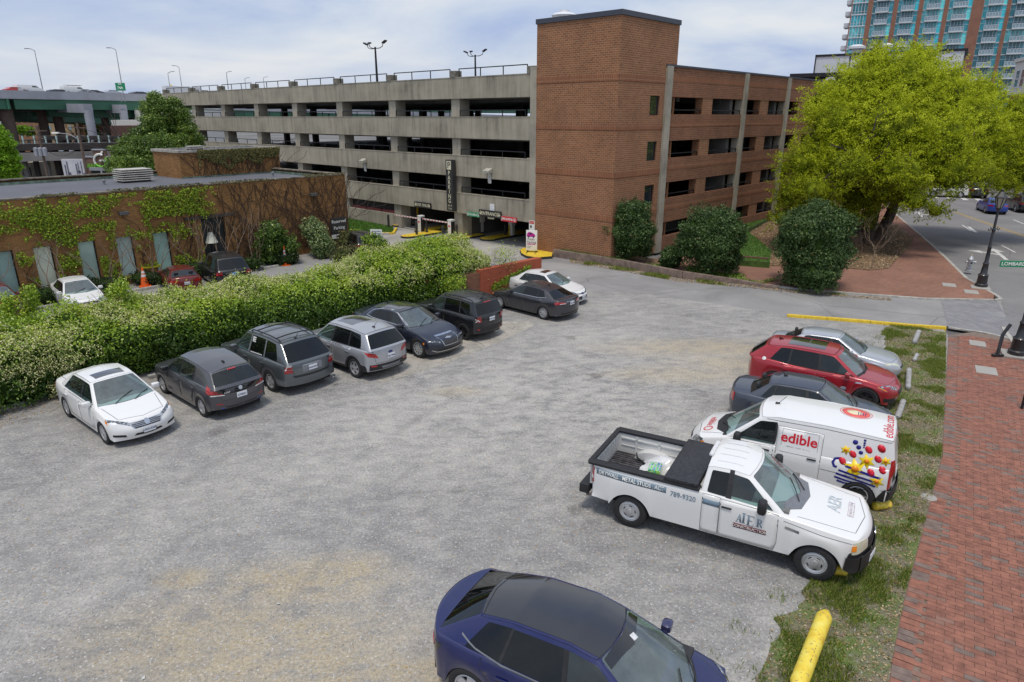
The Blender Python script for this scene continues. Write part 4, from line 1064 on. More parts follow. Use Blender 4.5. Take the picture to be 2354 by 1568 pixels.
def in_poly(P,x,y):
 c_=False
 for i in range(len(P)):
  (x1,y1),(x2,y2)=P[i],P[i-1]
  if(y1>y)!=(y2>y)and x<(x2-x1)*(y-y1)/(y2-y1+1e-12)+x1:c_=not c_
 return c_
def scatter(P,n,dens=None,z=0):
 xs=[p[0]for p in P];ys=[p[1]for p in P];out=[]
 x0,x1,y0,y1=min(xs),max(xs),min(ys),max(ys)
 while len(out)<n:
  x,y=random.uniform(x0,x1),random.uniform(y0,y1)
  if not in_poly(P,x,y):continue
  if dens and random.random()>dens(x,y):continue
  out.append((x,y,z))
 return np.array(out)
def grass_obj(name,pts,h,w,mat,lab,parent=None):
 """blades: one bent triangle pair each"""
 n=len(pts);a=RNG.uniform(0,2*math.pi,n);hh=h*RNG.uniform(.45,1.4,n);lean=RNG.uniform(.1,.9,n)*hh;b=RNG.uniform(0,2*math.pi,n)
 dx,dy=np.cos(a)*w/2,np.sin(a)*w/2;v=np.zeros((n,4,3),dtype=np.float32)
 v[:,0]=pts-np.stack([dx,dy,0*dx],1);v[:,1]=pts+np.stack([dx,dy,0*dx],1)
 tip=pts+np.stack([np.cos(b)*lean,np.sin(b)*lean,hh],1);v[:,2]=tip+np.stack([dx,dy,0*dx],1)*.3;v[:,3]=tip-np.stack([dx,dy,0*dx],1)*.3
 me=bpy.data.meshes.new(name);me.vertices.add(4*n);me.vertices.foreach_set('co',v.ravel());me.loops.add(4*n);me.loops.foreach_set('vertex_index',np.arange(4*n,dtype=np.int32))
 me.polygons.add(n);me.polygons.foreach_set('loop_start',np.arange(0,4*n,4,dtype=np.int32));me.polygons.foreach_set('loop_total',np.full(n,4,dtype=np.int32));me.update(calc_edges=True)
 me.attributes.new('var','FLOAT','FACE').data.foreach_set('value',RNG.uniform(0,1,n).astype(np.float32));me.materials.append(mat)
 o=bpy.data.objects.new(name,me);COL.objects.link(o);o['kind']='stuff'
 if lab:o['label']=lab;o['category']='grass'
 return o
M_BLADE=leafmat('grass_blades',[(0,(.06,.11,.015)),(.45,(.15,.23,.03)),(.8,(.29,.33,.05)),(1,(.48,.40,.18))],.3)
M_LAWNB=leafmat('lawn_blades',[(0,(.05,.13,.015)),(.6,(.10,.24,.03)),(1,(.20,.34,.05))],.3)
mn=mathutils.noise.noise
def vd(x,y):
 n_=mn(Vector((x*.9,y*.9,0)))+.5*mn(Vector((x*2.7,y*2.7,5)));return max(.05,min(1,(n_+.10)*2.0))
grass_obj('verge_grass',scatter(VERGE,60000,vd,.006),.062,.014,M_BLADE,'tufts of green grass in the strip beside the brick sidewalk')
FR_=[(x-.75,y+.3)for x,y in _J[::4]]+[(x+.1,y)for x,y in _J[::-4]]
grass_obj('fringe_weeds',scatter(FR_,2600,lambda x,y:max(0,min(1,mn(Vector((x*1.6,y*1.6,0)))*2.5)),.003),.07,.014,M_BLADE,'stray weeds where the gravel meets the grass verge')
litter_later=FR_
grass_obj('lawn_grass',scatter(LAWN,26000,None,.40),.07,.03,M_LAWNB,'bright green lawn in front of the brick garage')
grass_obj('bank_grass',scatter([G(1285,575,.45),G(1440,598,.45),(6.0,39.2),(3.3,41.9)],5000,None,.40),.08,.03,M_LAWNB,'small green bank of grass behind the retaining wall')
M_LITTER=leafmat('dry_leaves',[(0,(.20,.12,.06)),(.5,(.38,.27,.15)),(1,(.52,.42,.27))],.1,.8)
def litter(name,P,n,z,size,lab,dens=None):
 p=scatter(P,n,dens,z);p[:,2]+=RNG.uniform(.0,.02,n);o=leaf_obj(name,p,size,M_LITTER,nrm=np.tile([0,0,1.5],(n,1)),jitter=.5);o['kind']='stuff';tag(o,lab,'leaves')
litter('verge_leaves',VERGE,9000,.012,.048,'dry brown leaves scattered through the grass verge',lambda x,y:max(0,min(1,.5-1.6*mn(Vector((x*.9,y*.9,0)))+.2)))
litter('bed_leaves',BED,9000,.11,.13,'dry leaf litter under the big oak')
KL=[G(1310,604),G(1420,622),G(1560,648),G(1700,660),G(1850,676),G(2050,692),G(2050,686),G(1850,670),G(1700,651),G(1570,640),G(1420,613),G(1310,597)]
litter('gutter_leaves',KL,3500,.012,.08,'line of dead leaves along the far alley kerb')
grass_obj('kerb_weeds',scatter(KL,3500,lambda x,y:max(0,mn(Vector((x*.7,y*.7,2)))*3),.005),.10,.03,M_BLADE,'weeds growing along the foot of the retaining wall')
HB=[(-22,9.0),(-18.4,14),(-15.6,18.3),(-12.2,22.0),(-9,25.0),(-8.4,24.6),(-11.3,21.3),(-14.0,18.4),(-16.6,14),(-19.5,8.0)]
litter('hedge_litter',HB,5000,.012,.05,'brown leaf litter on the gravel at the foot of the hedge')
def pebbles(name,P,n,s0,s1,dens=None):
 pts=scatter(P,n,dens,.004);V=[];F=[];mi=[]
 for x,y,z in pts:
  s=random.uniform(s0,s1);a=random.uniform(0,6.28);o=len(V);ca,sa=math.cos(a),math.sin(a)
  for(px,py,pz)in((-1,-.7,0),(1,-.6,0),(.9,.7,0),(-.8,.8,0),(-.5,-.3,.7),(.5,-.35,.8),(.45,.4,.7),(-.45,.35,.6)):
   px,py=px*s*random.uniform(.8,1.2),py*s*.8*random.uniform(.8,1.2);V.append((x+px*ca-py*sa,y+px*sa+py*ca,z+pz*s*.8))
  F+=[(o+4,o+5,o+6,o+7),(o,o+1,o+5,o+4),(o+1,o+2,o+6,o+5),(o+2,o+3,o+7,o+6),(o+3,o,o+4,o+7)];mi+=[random.choice((0,0,0,1,1,2,3))]*5
 me=bpy.data.meshes.new(name);me.from_pydata(V,[],F)
 for c_ in((.34,.34,.36),(.50,.50,.50),(.45,.33,.17),(.25,.25,.26)):me.materials.append(pbr('pebble_%d'%int(c_[0]*100),c_,.9,var=0))
 me.polygons.foreach_set('material_index',mi);o=bpy.data.objects.new(name,me);COL.objects.link(o);return tag(o,'loose grey and ochre stones lying on the gravel lot','stones',kind='stuff')
pebbles('loose_stones',[(-16,7),(5,7),(7,10),(12,18),(12,26),(2,30),(-12,18)],9000,.007,.02,lambda x,y:max(.12,min(1,1.4-y/16)))
# -parking garage
def onplane(u,v,p0,d):
 n=np.array([-d[1],d[0],0]);r=ray(u,v);o=np.array([0,0,CAM_H]);t=np.dot(np.array([p0[0],p0[1],0])-o,n)/np.dot(r,n);q=o+t*r
 return float(np.dot(q[:2]-np.array(p0[:2]),np.array(d[:2]))),float(q[2])
T0=(1.576,43.72);GA=R(-43);GX=(math.cos(GA),math.sin(GA));GY=(-math.sin(GA),math.cos(GA))
def facL(u,v):return onplane(u,v,T0,GX)
XC=6.0;CP=(T0[0]+GX[0]*XC,T0[1]+GX[1]*XC)
def facR(u,v):return onplane(u,v,CP,GY)
def conc_mat(name,base,dark,streak=1.0):
 m=bpy.data.materials.new(name);nt,b,out=nodes_of(m);c=coord(nt,'UV')
 s1=noise(nt,mapping(nt,c,(2.6,.22,1)),1,6,.7);s2=noise(nt,mapping(nt,c,(.35,.5,1),loc=(3,2,0)),1,6,.6);f=noise(nt,c,30,4,.7)
 k=math_(nt,'ADD',math_(nt,'MULTIPLY',s1,.55*streak),math_(nt,'MULTIPLY',s2,1-.55*streak))
 lo=tuple(x*.55 for x in base);col=ramp(nt,k,[(.33,dark),(.43,tuple(x*.76 for x in base)),(.53,base),(.70,tuple(min(1,x*1.25)for x in base))])
 col=mixc(nt,.5,col,ramp(nt,f,[(.3,(.85,.85,.85)),(.7,(1.12,1.12,1.12))]),'MULTIPLY')
 nt.links.new(col,b.inputs['Base Color']);b.inputs['Roughness'].default_value=.9;b.inputs['Specular IOR Level'].default_value=.25;bump(nt,b,f,.3,.01);return m
M_CP=conc_mat('precast_concrete',(.37,.335,.262),(.135,.12,.098))
M_CP2=conc_mat('column_concrete',(.385,.35,.28),(.21,.19,.155),.5)
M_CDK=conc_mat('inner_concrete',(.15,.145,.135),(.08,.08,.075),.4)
BR1=dict(c1=(.315,.135,.064),c2=(.235,.094,.045),mortar=(.40,.28,.18))
M_BR=brickmat('tower_brick',**BR1,bw=.30,bh=.115,ms=.011,stain=.22,var2=(.135,.10,.075))
M_BRS=brickmat('soldier_brick',(.29,.115,.056),(.235,.085,.042),(.38,.25,.16),bw=.12,bh=.36,ms=.010,stain=.2,off=0)
M_BRD=brickmat('wing_brick',(.27,.11,.056),(.20,.078,.042),(.31,.215,.15),bw=.30,bh=.115,ms=.010,stain=.25,var2=(.10,.07,.055))
M_RAIL=pbr('black_rail',(.02,.022,.026),.5,metal=.3,var=.1)
GLASSW=pbr('window_glass_dark',(.02,.03,.035),.06,var=.1,coat=1);COPING=pbr('slate_coping',(.05,.055,.075),.45,var=.1)
gar=empty('parking_garage',(T0[0],T0[1],0),GA,'four-level concrete and red brick parking garage with a tall brick stair tower','building')
LV=[(9.58,10.95),(7.0,8.42),(4.42,5.86),(1.84,3.27)]
JT=[-(.55+7.1*k)for k in range(9)]+[-63]
for k in range(9):
 xa,xb=JT[k+1],JT[k]
 for li,(z0,z1)in enumerate(LV):
  b=MB();b.box(xa+.012,0,z0,xb-.012,.22,z1);b.box(xa+.012,-.02,z1-.05,xb-.012,.0,z1)
  b.box(xa+.012,.22,z0,xb-.012,.5,z0+.30)
  b.build('spandrel_panel',M_CP,gar)
 if k>=2:b=MB();b.box(xa+.4,.10,0,xb-.4,.32,1.02 if k==2 else 1.25);b.build('low_wall',M_CP,gar)
for k in range(9):
 xj=JT[k]
 b=MB();b.box(xj-.42 if k else xj+.0,.16,0,xj+.42 if k else xj+.55,1.1,10.6)
 b.build('column',M_CP2,gar)
 for z0,z1 in LV[1:]:
  b=MB();b.box(xj-.40,.10,z1+.002,xj+.40,.17,z1+.05);b.build('column_ledge',M_CP2,gar)
 b=MB();b.box(xj-.30,-.05,10.96,xj+.28,.55,11.36);b.build('parapet_block',pbr('weathered_block',(.20,.185,.15),.9,var=.3,scale=5),gar)
b=MB();b.box(-.53,-.10,0,.0,.5,11.3);b.build('end_pilaster',M_CP2,gar)
def railing(x0,x1,z,h,y,par,n=3,along='x'):
 b=MB()
 P=(lambda a,zz:(a,y,zz))if along=='x' else(lambda a,zz:(y,a,zz))
 b.beam(P(x0,z+h),P(x1,z+h),.06,.06)
 for i in range(n):a=x0+(x1-x0)*i/(n-1);b.beam(P(a,z),P(a,z+h),.05,.05)
 b.build('railing',M_RAIL,par)
for k in range(8):
 for z0,z1 in LV[1:]:railing(JT[k+1]+.5,JT[k]-.55,z1,.40,.12,gar,4)
 railing(JT[k+1]+.45,JT[k]-.45,10.95,.52,.16,gar,4)
for z in(9.75,7.15,4.58,2.0):
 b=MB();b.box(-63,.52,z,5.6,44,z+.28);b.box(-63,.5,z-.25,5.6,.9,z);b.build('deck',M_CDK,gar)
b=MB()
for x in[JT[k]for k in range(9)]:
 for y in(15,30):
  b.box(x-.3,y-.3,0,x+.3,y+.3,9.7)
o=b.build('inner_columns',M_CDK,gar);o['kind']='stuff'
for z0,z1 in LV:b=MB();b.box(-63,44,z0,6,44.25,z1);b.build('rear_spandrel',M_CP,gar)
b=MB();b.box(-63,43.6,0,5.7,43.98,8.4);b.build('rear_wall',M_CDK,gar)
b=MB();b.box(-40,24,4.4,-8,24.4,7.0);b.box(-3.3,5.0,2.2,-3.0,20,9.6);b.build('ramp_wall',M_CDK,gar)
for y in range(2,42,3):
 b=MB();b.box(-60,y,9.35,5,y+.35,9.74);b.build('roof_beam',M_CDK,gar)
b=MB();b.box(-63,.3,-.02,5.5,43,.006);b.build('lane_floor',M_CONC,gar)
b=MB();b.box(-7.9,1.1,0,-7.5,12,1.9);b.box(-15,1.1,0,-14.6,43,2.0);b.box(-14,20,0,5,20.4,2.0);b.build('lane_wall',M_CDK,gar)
b=MB();b.box(-21.4,.5,0,-15.2,.56,1.85);b.build('mesh_screen',pbr('screen_dark',(.02,.02,.022),.7,var=.2),gar)
for i in range(3):b=MB();b.box(-21.2+i*2.1,.30,1.03,-19.3+i*2.1,.7,1.22);b.build('stored_crate',pbr('faded_red',(.23,.05,.05),.8,var=.3),gar)
tw=MB();tw.box(0,-.12,0,XC,6.0,13.6,skip='be');
sy=[]
WIN=[(3.2,4.28,8.5,9.6),(3.2,4.28,5.87,7.0),(3.2,4.28,3.2,4.4),(3.0,4.2,0,2.15)]
zz=0
for(a,b_,z0,z1)in WIN[::-1]:
 if z0>zz:tw.poly([(XC,-.12,zz),(XC,4.75,zz),(XC,4.75,z0),(XC,-.12,z0)])
 tw.poly([(XC,-.12,z0),(XC,a,z0),(XC,a,z1),(XC,-.12,z1)]);tw.poly([(XC,b_,z0),(XC,4.75,z0),(XC,4.75,z1),(XC,b_,z1)]);zz=z1
 tw.poly([(XC,a,z0),(XC-.2,a,z0),(XC-.2,a,z1),(XC,a,z1)]);tw.poly([(XC,b_,z0),(XC,b_,z1),(XC-.2,b_,z1),(XC-.2,b_,z0)]);tw.poly([(XC,a,z1),(XC-.2,a,z1),(XC-.2,b_,z1),(XC,b_,z1)])
tw.poly([(XC,-.12,zz),(XC,4.75,zz),(XC,4.75,13.6),(XC,-.12,13.6)]);tw.poly([(XC,4.75,11),(XC,6,11),(XC,6,13.6),(XC,4.75,13.6)])
tw.build('tower_wall',M_BR,gar)
for z in(10.32,7.70,5.05,2.55):
 b=MB();b.box(-.0,-.145,z,XC+.025,-.12,z+.34);b.box(XC,-.145,z,XC+.025,4.75,z+.34);b.build('soldier_course',M_BRS,gar)
b=MB();b.box(-.06,-.2,13.6,XC+.08,6.05,13.88);b.build('coping',COPING,gar,bevel=.02)
b=MB();b.box(.1,0,13.88,XC-.1,5.9,13.9);b.build('roof',pbr('roof_grey',(.2,.2,.2),.9),gar)
for i,(a,b_,z0,z1)in enumerate(WIN):
 f=MB();f.box(XC-.17,a,z0,XC-.10,a+.06,z1);f.box(XC-.17,b_-.06,z0,XC-.10,b_,z1);f.box(XC-.17,a+.06,z1-.06,XC-.10,b_-.06,z1);f.box(XC-.17,a+.06,z0,XC-.10,b_-.06,z0+.06)
 if i==3:f.box(XC-.17,(a+b_)/2-.03,z0+.06,XC-.1,(a+b_)/2+.03,z1-.06)
 fo=f.build('door' if i==3 else 'window',DKMETAL,gar)
 g=MB();g.box(XC-.15,a+.05,z0+.05,XC-.13,b_-.05,z1-.05);g.build('pane',GLASSW,fo)
x,y,z=atY(1297,33,45.5)
b=MB();b.lathe([(.72,13.86),(.72,14.02),(.45,14.12),(.45,14.34),(.72,14.36),(.78,14.44),(.6,14.56),(.3,14.62),(.3,14.74),(0,14.78)],n=24);b.box(-.8,-.8,13.85,.8,.8,13.98)
tag(b.build('roof_vent',pbr('white_metal',(.72,.73,.75),.4,var=.08),smooth=True,loc=(x,y,-.12)),'white mushroom-shaped ventilator on top of the brick tower','vent')
PIL=[(4.78,5.42),(15.45,15.93),(23.07,23.6),(30.4,30.95),(37.9,38.5)];PIER=[(9.65,11.0),(18.55,20.0),(25.93,27.4),(33.4,34.8)]
YE=46.0
BND=[(9.57,11.28),(6.98,8.56),(4.43,5.93),(1.88,3.42),(0,.97)]
edges_=[(5.42,15.45),(15.93,23.07),(23.6,30.4),(30.95,37.9),(38.5,YE)]
for(a,b_)in edges_:
 for(z0,z1)in BND:
  w_=MB();w_.box(XC-.28,a,z0,XC,b_,z1);w_.build('brick_band',M_BRD,gar)
  if z1>2:w_=MB();w_.box(XC,a,z0+.62*(z1-z0)-.15,XC+.012,b_,z0+.62*(z1-z0)+.12);w_.build('soldier_course',M_BRS,gar)
for a,b_ in PIL:
 w_=MB();w_.box(XC-.55,a,0,XC+.14,b_,11.3);w_.build('pillar',M_CP2,gar)
 w_=MB();w_.box(XC-1.6,a-1.3,0,XC-.30,a-.9,9.6);w_.build('inner_column',M_CDK,gar)
for a,b_ in PIER:
 for(z0,z1)in((8.56,9.57),(5.93,6.98),(3.42,4.43),(.97,1.88)):
  w_=MB();w_.box(XC-.55,a,z0,XC-.02,b_,z1);w_.build('brick_pier',M_BR,gar)
opens=[(5.42,9.65),(11,15.45),(15.93,18.55),(20,23.07),(23.6,25.93),(27.4,30.4)]
for a,b_ in opens:
 for z in(8.56,5.93,3.42,.97):railing(a,b_,z,.26,XC-.12,gar,2,'y')
b=MB();b.box(XC-.3,4.75,11.28,XC+.06,YE,11.4);b.build('coping',COPING,gar)
b=MB();b.box(-20,44.26,0,6,46,11.2);b.box(XC-.3,44,0,XC-.01,46,11.2);b.build('end_wall',M_BRD,gar)
b=MB();b.box(XC-1.0,5.5,.97,XC-.9,44,1.9);b.build('ground_screen',pbr('screen_dark',(.02,.02,.022),.7,var=.2),gar)
b=MB();b.box(-30,54,0,-2,56,9.6);o=b.build('red_building',pbr('bright_red_wall',(.50,.07,.045),.8,var=.15),loc=(T0[0],T0[1],0),rotz=GA);tag(o,'flat red wall of a building glimpsed through the garage openings','building')
def local(x,y,z):return(T0[0]+GX[0]*x+GY[0]*y,T0[1]+GX[1]*x+GY[1]*y,z)
for n_,(u,v,lb)in enumerate(((839,369,'boxy wall lamp on the garage above the bay left of the exit'),(1126,392,'boxy wall lamp on the garage above the entrance bay'))):
 x,z=facL(u,v);b=MB();b.poly([(-.28,-.02,.16),(-.28,-.42,-.02),(.28,-.42,-.02),(.28,-.02,.16)]);b.box(-.28,-.40,-.14,.28,-.01,-.02);b.poly([(-.28,-.02,.16),(-.28,-.01,-.02),(-.28,-.42,-.02)]);b.poly([(.28,-.02,.16),(.28,-.42,-.02),(.28,-.01,-.02)])
 tag(b.build('wall_lamp',pbr('lamp_housing',(.42,.40,.34),.6),loc=local(x,-.02,z),rotz=GA),lb,'lamp')
 b=MB();b.box(-.16,-.004,-.85,.16,-.001,-.14);b.build('lamp_streak',pbr('lime_streak',(.55,.54,.50),.9,var=.3),loc=local(x,-.03,z),rotz=GA,parent=None)
for o in[o for o in bpy.data.objects if o.name.startswith('lamp_streak')]:
 w_=o.matrix_basis.copy();o.parent=gar;o.matrix_parent_inverse=Matrix.Identity(4)
 o.location=((o.location.x-T0[0])*GX[0]+(o.location.y-T0[1])*GX[1],(o.location.x-T0[0])*GY[0]+(o.location.y-T0[1])*GY[1],o.location.z);o.rotation_euler.z=0
INK=pbr('sign_white',(.80,.80,.76),.5,var=0);CREAM=pbr('sign_cream',(.72,.68,.48),.5,var=0);SIGNB=pbr('sign_charcoal',(.035,.035,.035),.5,var=.1)
def wall_sign(name,u,v,w,h,mat,label,lines,y=-.06,th=.08,rz=0.0):
 x,z=facL(u,v);e=empty(name,local(x,y,z),GA,label,'sign')
 b=MB();b.box(-w/2,-th,-h/2,w/2,0,h/2);b.build('board',mat,e,bevel=.01)
 for txt,s,lx,lz,mt,kw in lines:text_on(txt,s,mt,(lx,-th,lz),(1,0,0),(0,0,1),e,'lettering',off=.005,**kw)
 return e
def arrow_dn(e,x,z,s,mat,y,circle=False):
 b=MB();b.box(x-s*.07,y-.012,z-s*.3,x+s*.07,y-.004,z+s*.5)
 b.poly([(x-s*.36,y-.011,z+.02*s),(x,y-.011,z-s*.5),(x,y-.011,z-s*.22),(x-s*.30,y-.011,z+.2*s)][::-1]);b.poly([(x+s*.36,y-.011,z+.02*s),(x+s*.30,y-.011,z+.2*s),(x,y-.011,z-s*.22),(x,y-.011,z-s*.5)][::-1])
 if circle:
  pts=[(x+s*.72*math.cos(a),y-.008,z+s*.72*math.sin(a))for a in[2*math.pi*i/16 for i in range(17)]]
  b.tube(pts,s*.08,4,cap=False)
 b.build('arrow',mat,e)
e=wall_sign('exit_sign',974,471,1.95,.42,SIGNB,'dark sign reading EXIT ONLY with two arrows over the garage exit',[('EXIT ONLY',.29,0,-.01,CREAM,dict(bold=.004))])
for s in(-1,1):arrow_dn(e,.80*s,0,.3,CREAM,-.08)
e=wall_sign('entrance_sign',1130,491,2.15,.46,SIGNB,'dark sign reading ENTRANCE with two arrows over the garage entrance',[('ENTRANCE',.32,0,-.01,CREAM,dict(bold=.004))],y=-.10)
for s in(-1,1):arrow_dn(e,.90*s,0,.3,CREAM,-.08)
GREEN=pbr('sign_green',(.01,.26,.11),.5,var=.05);REDS=pbr('sign_red',(.60,.02,.03),.5,var=.05)
e=wall_sign('hourly_sign',1091,493,1.28,.30,GREEN,'green sign reading HOURLY left of the entrance sign',[('HOURLY',.20,0,0,INK,dict(bold=.006))])
for s in(-1,1):arrow_dn(e,.53*s,0,.14,INK,-.08,True)
e=wall_sign('monthly_sign',1172,504,1.42,.33,REDS,'red sign reading MONTHLY right of the entrance sign',[('MONTHLY',.21,0,0,INK,dict(bold=.006))])
for s in(-1,1):arrow_dn(e,.60*s,0,.14,INK,-.08,True)
e=wall_sign('blank_sign',1133,477,.45,.50,pbr('blank_white',(.72,.73,.75),.5,var=.05),'blank white square panel above the entrance sign',[],th=.02)
e=wall_sign('sub_sign',1130,500.5,.6,.16,CREAM,'narrow cream strip sign hung just below the entrance sign',[('CLEARANCE',.08,0,0,SIGNB,{})],th=.02)
x,z=facL(1043,426);e=empty('parking_sign',local(x,-.08,z),GA,'tall dark vertical sign reading PARKING on the garage front','sign')
b=MB();b.box(-.34,-.34,-1.78,.34,0,1.78);b.build('board',SIGNB,e,bevel=.015)
b=MB();b.box(-.22,-.352,1.12,.22,-.342,1.70);b.build('letter_panel',CREAM,e);text_on('P',.60,SIGNB,(0,-.352,1.40),(1,0,0),(0,0,1),e,'lettering',bold=.01)
for i,ch in enumerate('PARKING'):text_on(ch,.40,CREAM,(0,-.34,.87-i*.325),(1,0,0),(0,0,1),e,'lettering',bold=.004)
text_on('10th &',.17,CREAM,(0,-.34,-1.40),(1,0,0),(0,0,1),e);text_on('Cary',.19,CREAM,(0,-.34,-1.60),(1,0,0),(0,0,1),e)
x,z=facL(1222.5,516);e=empty('notice_sign',local(-.27,-.11,1.55),GA,'small white notice with red heading on the concrete pilaster by the tower','sign')
b=MB();b.box(-.24,-.02,-.45,.24,0,.45);b.build('board',INK,e);b=MB();b.box(-.2,-.026,.25,.2,-.021,.42);b.build('red_heading',REDS,e);text_on('ATTENTION',.08,INK,(0,-.027,.335),(1,0,0),(0,0,1),e)
b=MB();b.box(-.14,-.026,-.02,.0,-.021,.14);b.box(-.05,-.026,-.36,.14,-.021,-.22);b.build('pictogram',SIGNB,e)
# -garage forecourt: islands, gates, bollards ---------------------------
ISB=pbr('island_black',(.03,.03,.03),.7,var=.2)
def island(u,v,L,Wd,lab,rot=None,inside=False,off=0):
 x,y=G(u,v);e=empty('traffic_island',(x,y,0),(GA+R(90))if rot is None else rot,lab,'island')
 def ring(l,w):return[(-l/2+w/2+math.cos(a)*w/2,math.sin(a)*w/2)for a in[R(90+18*i)for i in range(11)]]+[(l/2,-w/2),(l/2,w/2)]
 b=MB();b.prism(ring(L,Wd),0,.13);b.build('kerb',ISB,e);b=MB();b.prism(ring(L-.06,Wd-.06),.131,.15);b.build('top',YELLOW,e);return e
island(969,541,3.6,1.1,'yellow island carrying the left barrier gate');island(1042,551,5.2,1.3,'yellow island carrying the right barrier gate in front of the column')
island(1180,541,6.5,1.2,'long yellow island running into the entrance bay');island(1102,533,6.0,1.3,'yellow island inside the entrance bay beside the ticket machine',inside=True)
island(1008,527,4.5,1.2,'yellow island just inside the exit bay');island(944,516,3.5,1.2,'yellow island deep in the left of the exit bay')
M_GATE=pbr('gate_cabinet',(.72,.71,.68),.5,var=.08)
def gate(u,v,ua,va,lab):
 x,y=G(u,v,.15);e=empty('barrier_gate',(x,y,.15),GA,lab,'barrier gate')
 b=MB();b.box(-.17,-.2,0,.17,.2,1.15);b.box(-.19,-.22,1.15,.19,.22,1.24);b.build('cabinet',M_GATE,e,bevel=.02,smooth=True)
 b=MB();b.box(.171,-.18,.05,.19,.18,1.1);b.build('side_panel',BLACK,e);b=MB();b.box(-.08,-.215,.72,.08,-.202,.84);b.build('red_label',REDS,e)
 arm=[];L=2.95
 for i in range(9):
  b=MB();b.beam((-.1-L*i/9,-.12,1.0+.0*i),(-.1-L*(i+1)/9,-.12,1.0),.035,.09);b.build('arm_section',REDS if False else INK,e)
 for i in range(9):b=MB();b.box(-.1-L*(i+.75)/9,-.142,.965,-.1-L*(i+.35)/9,-.139,1.035);b.build('arm_stripe',REDS,e)
gate(969,533,898,506,'left white barrier gate with striped arm in front of the exit');gate(1038,544,962,517,'right white barrier gate with striped arm beside the column')
def bollard(u,v,h,lab,mat=ISB,r=.09,z=0):
 x,y=G(u,v,z);b=MB();b.tube([(0,0,0),(0,0,h-.05)],r,12);b.lathe([(r,h-.05),(r*.6,h-.005),(0,h)],n=12);tag(b.build('bollard',mat,smooth=True,loc=(x,y,z)),lab,'bollard','bollards at the garage entrance')
bollard(958,539,1.0,'black bollard left of the left barrier gate',z=.15);bollard(981,534,.9,'black bollard right of the left barrier gate',z=.15);bollard(1019,553,1.05,'black bollard at the near end of the right gate island',z=.15)
bollard(1050,546,.95,'black bollard between the right gate and the column',z=.15);bollard(894,527,1.15,'black bollard on the grass corner left of the exit');bollard(1161,540,.8,'black bollard on the island in the entrance bay',z=.15);bollard(1090,534,.8,'black bollard beside the ticket machine',z=.15)
bollard(1216,573,.95,'black bollard hidden behind the public parking board',z=.15)
x,y=G(1171,540,.15);b=MB();b.tube([(0,0,0),(.0,0,1.05)],.07,10);tag(b.build('yellow_post',YELLOW,smooth=True,loc=(x,y,.15)),'yellow steel post beside the card reader in the entrance bay','post')
for(u,v,lb)in((1107,533,'pale grey ticket machine in the entrance bay'),(1178,541,'small pale card reader on the long entrance island')):
 x,y=G(u,v,.15);b=MB();b.box(-.12,-.15,0,.12,.15,.8);b.box(-.2,-.25,.75,.2,.2,1.3)
 tag(b.build('ticket_machine',M_GATE,bevel=.05,smooth=True,loc=(x,y,.15),rotz=GA),lb,'ticket machine')
for(u,v,lb)in((961,505,'yellow post deep inside the exit bay'),(1096,513,'yellow post deep inside the entrance bay')):
 x,y=G(u,v+12);b=MB();b.tube([(0,0,0),(0,0,1.5)],.07,8);tag(b.build('yellow_post',YELLOW,smooth=True,loc=(x,y,0)),lb,'post')
b=MB();pts=[G(1270,589,.15),G(1273,577,.15),G(1240,572,.15),G(1215,568,.15),G(1200,570,.15),G(1195,575,.15),G(1198,582,.15),G(1210,588,.15),G(1235,592,.15)]
e=empty('corner_plinth',(0,0,0),0,'yellow painted kerb corner at the foot of the tower','kerb');b.prism(pts,0,.13,bottom=False);b.build('kerb',ISB,e);cx_=sum(p[0]for p in pts)/9;cy_=sum(p[1]for p in pts)/9
b=MB();b.prism([(cx_+(p[0]-cx_)*.96,cy_+(p[1]-cy_)*.96)for p in pts],.131,.152,bottom=False);b.build('top',YELLOW,e)
x,y=G(1222,580,.15);e=empty('parking_board',(x,y,.15),R(-12),'white A-frame board reading Public Parking with a magenta car','sign')
b=MB();b.box(-.36,-.03,.12,.36,.03,1.42);b.build('board',INK,e,bevel=.01,smooth=True)
b=MB();
for s in(-1,1):b.beam((s*.28,-.45,0),(s*.28,.45,0),.04,.04);b.beam((s*.28,0,0),(s*.28,0,.14),.04,.04)
b.build('stand',DKMETAL,e);MAG=pbr('magenta',(.50,.01,.28),.5,var=0)
b=MB();b.poly([(-.30,-.034,1.0),(.20,-.034,1.0),(.24,-.034,1.10),(.12,-.034,1.22),(-.08,-.034,1.30),(-.24,-.034,1.28),(-.31,-.034,1.15)])
b.build('car_picture',MAG,e);b=MB();b.poly([(-.16,-.037,1.16),(.06,-.037,1.16),(.0,-.037,1.24),(-.14,-.037,1.25)])
for cx in(-.19,.12):b.poly([(cx+.055*math.cos(R(30*i)),-.037,1.0+.055*math.sin(R(30*i)))for i in range(12)])
b.build('car_detail',SIGNB,e)
text_on('Public',.20,SIGNB,(-.03,-.032,.84),(1,0,0),(0,0,1),e);text_on('Parking',.20,SIGNB,(.0,-.032,.66),(1,0,0),(0,0,1),e)
b=MB();b.box(-.28,-.036,.50,.24,-.032,.57);b.build('stripe',MAG,e);text_on('24/7 Self Park',.055,INK,(-.02,-.037,.535),(1,0,0),(0,0,1),e)
for i in range(3):b=MB();b.box(-.28,-.034,.40-i*.06,-.0-.03*i,-.032,.415-i*.06);b.build('small_print',SIGNB,e)
gs=MB();GP=[G(806,532),G(924,532),G(918,526),G(905,512),G(800,500)];gs.prism([(-9.0,50.4),(-9.4,53.2),(-16,60),(-14.3,50.5)],-.1,.10,bottom=False);struct('grass_plot',gs,M_GRASS)
grass_obj('plot_grass',scatter([(-9.0,50.4),(-9.4,53.2),(-16,60),(-14.3,50.5)],9000,None,.10),.09,.04,M_LAWNB,'bright grass plot left of the garage exit')
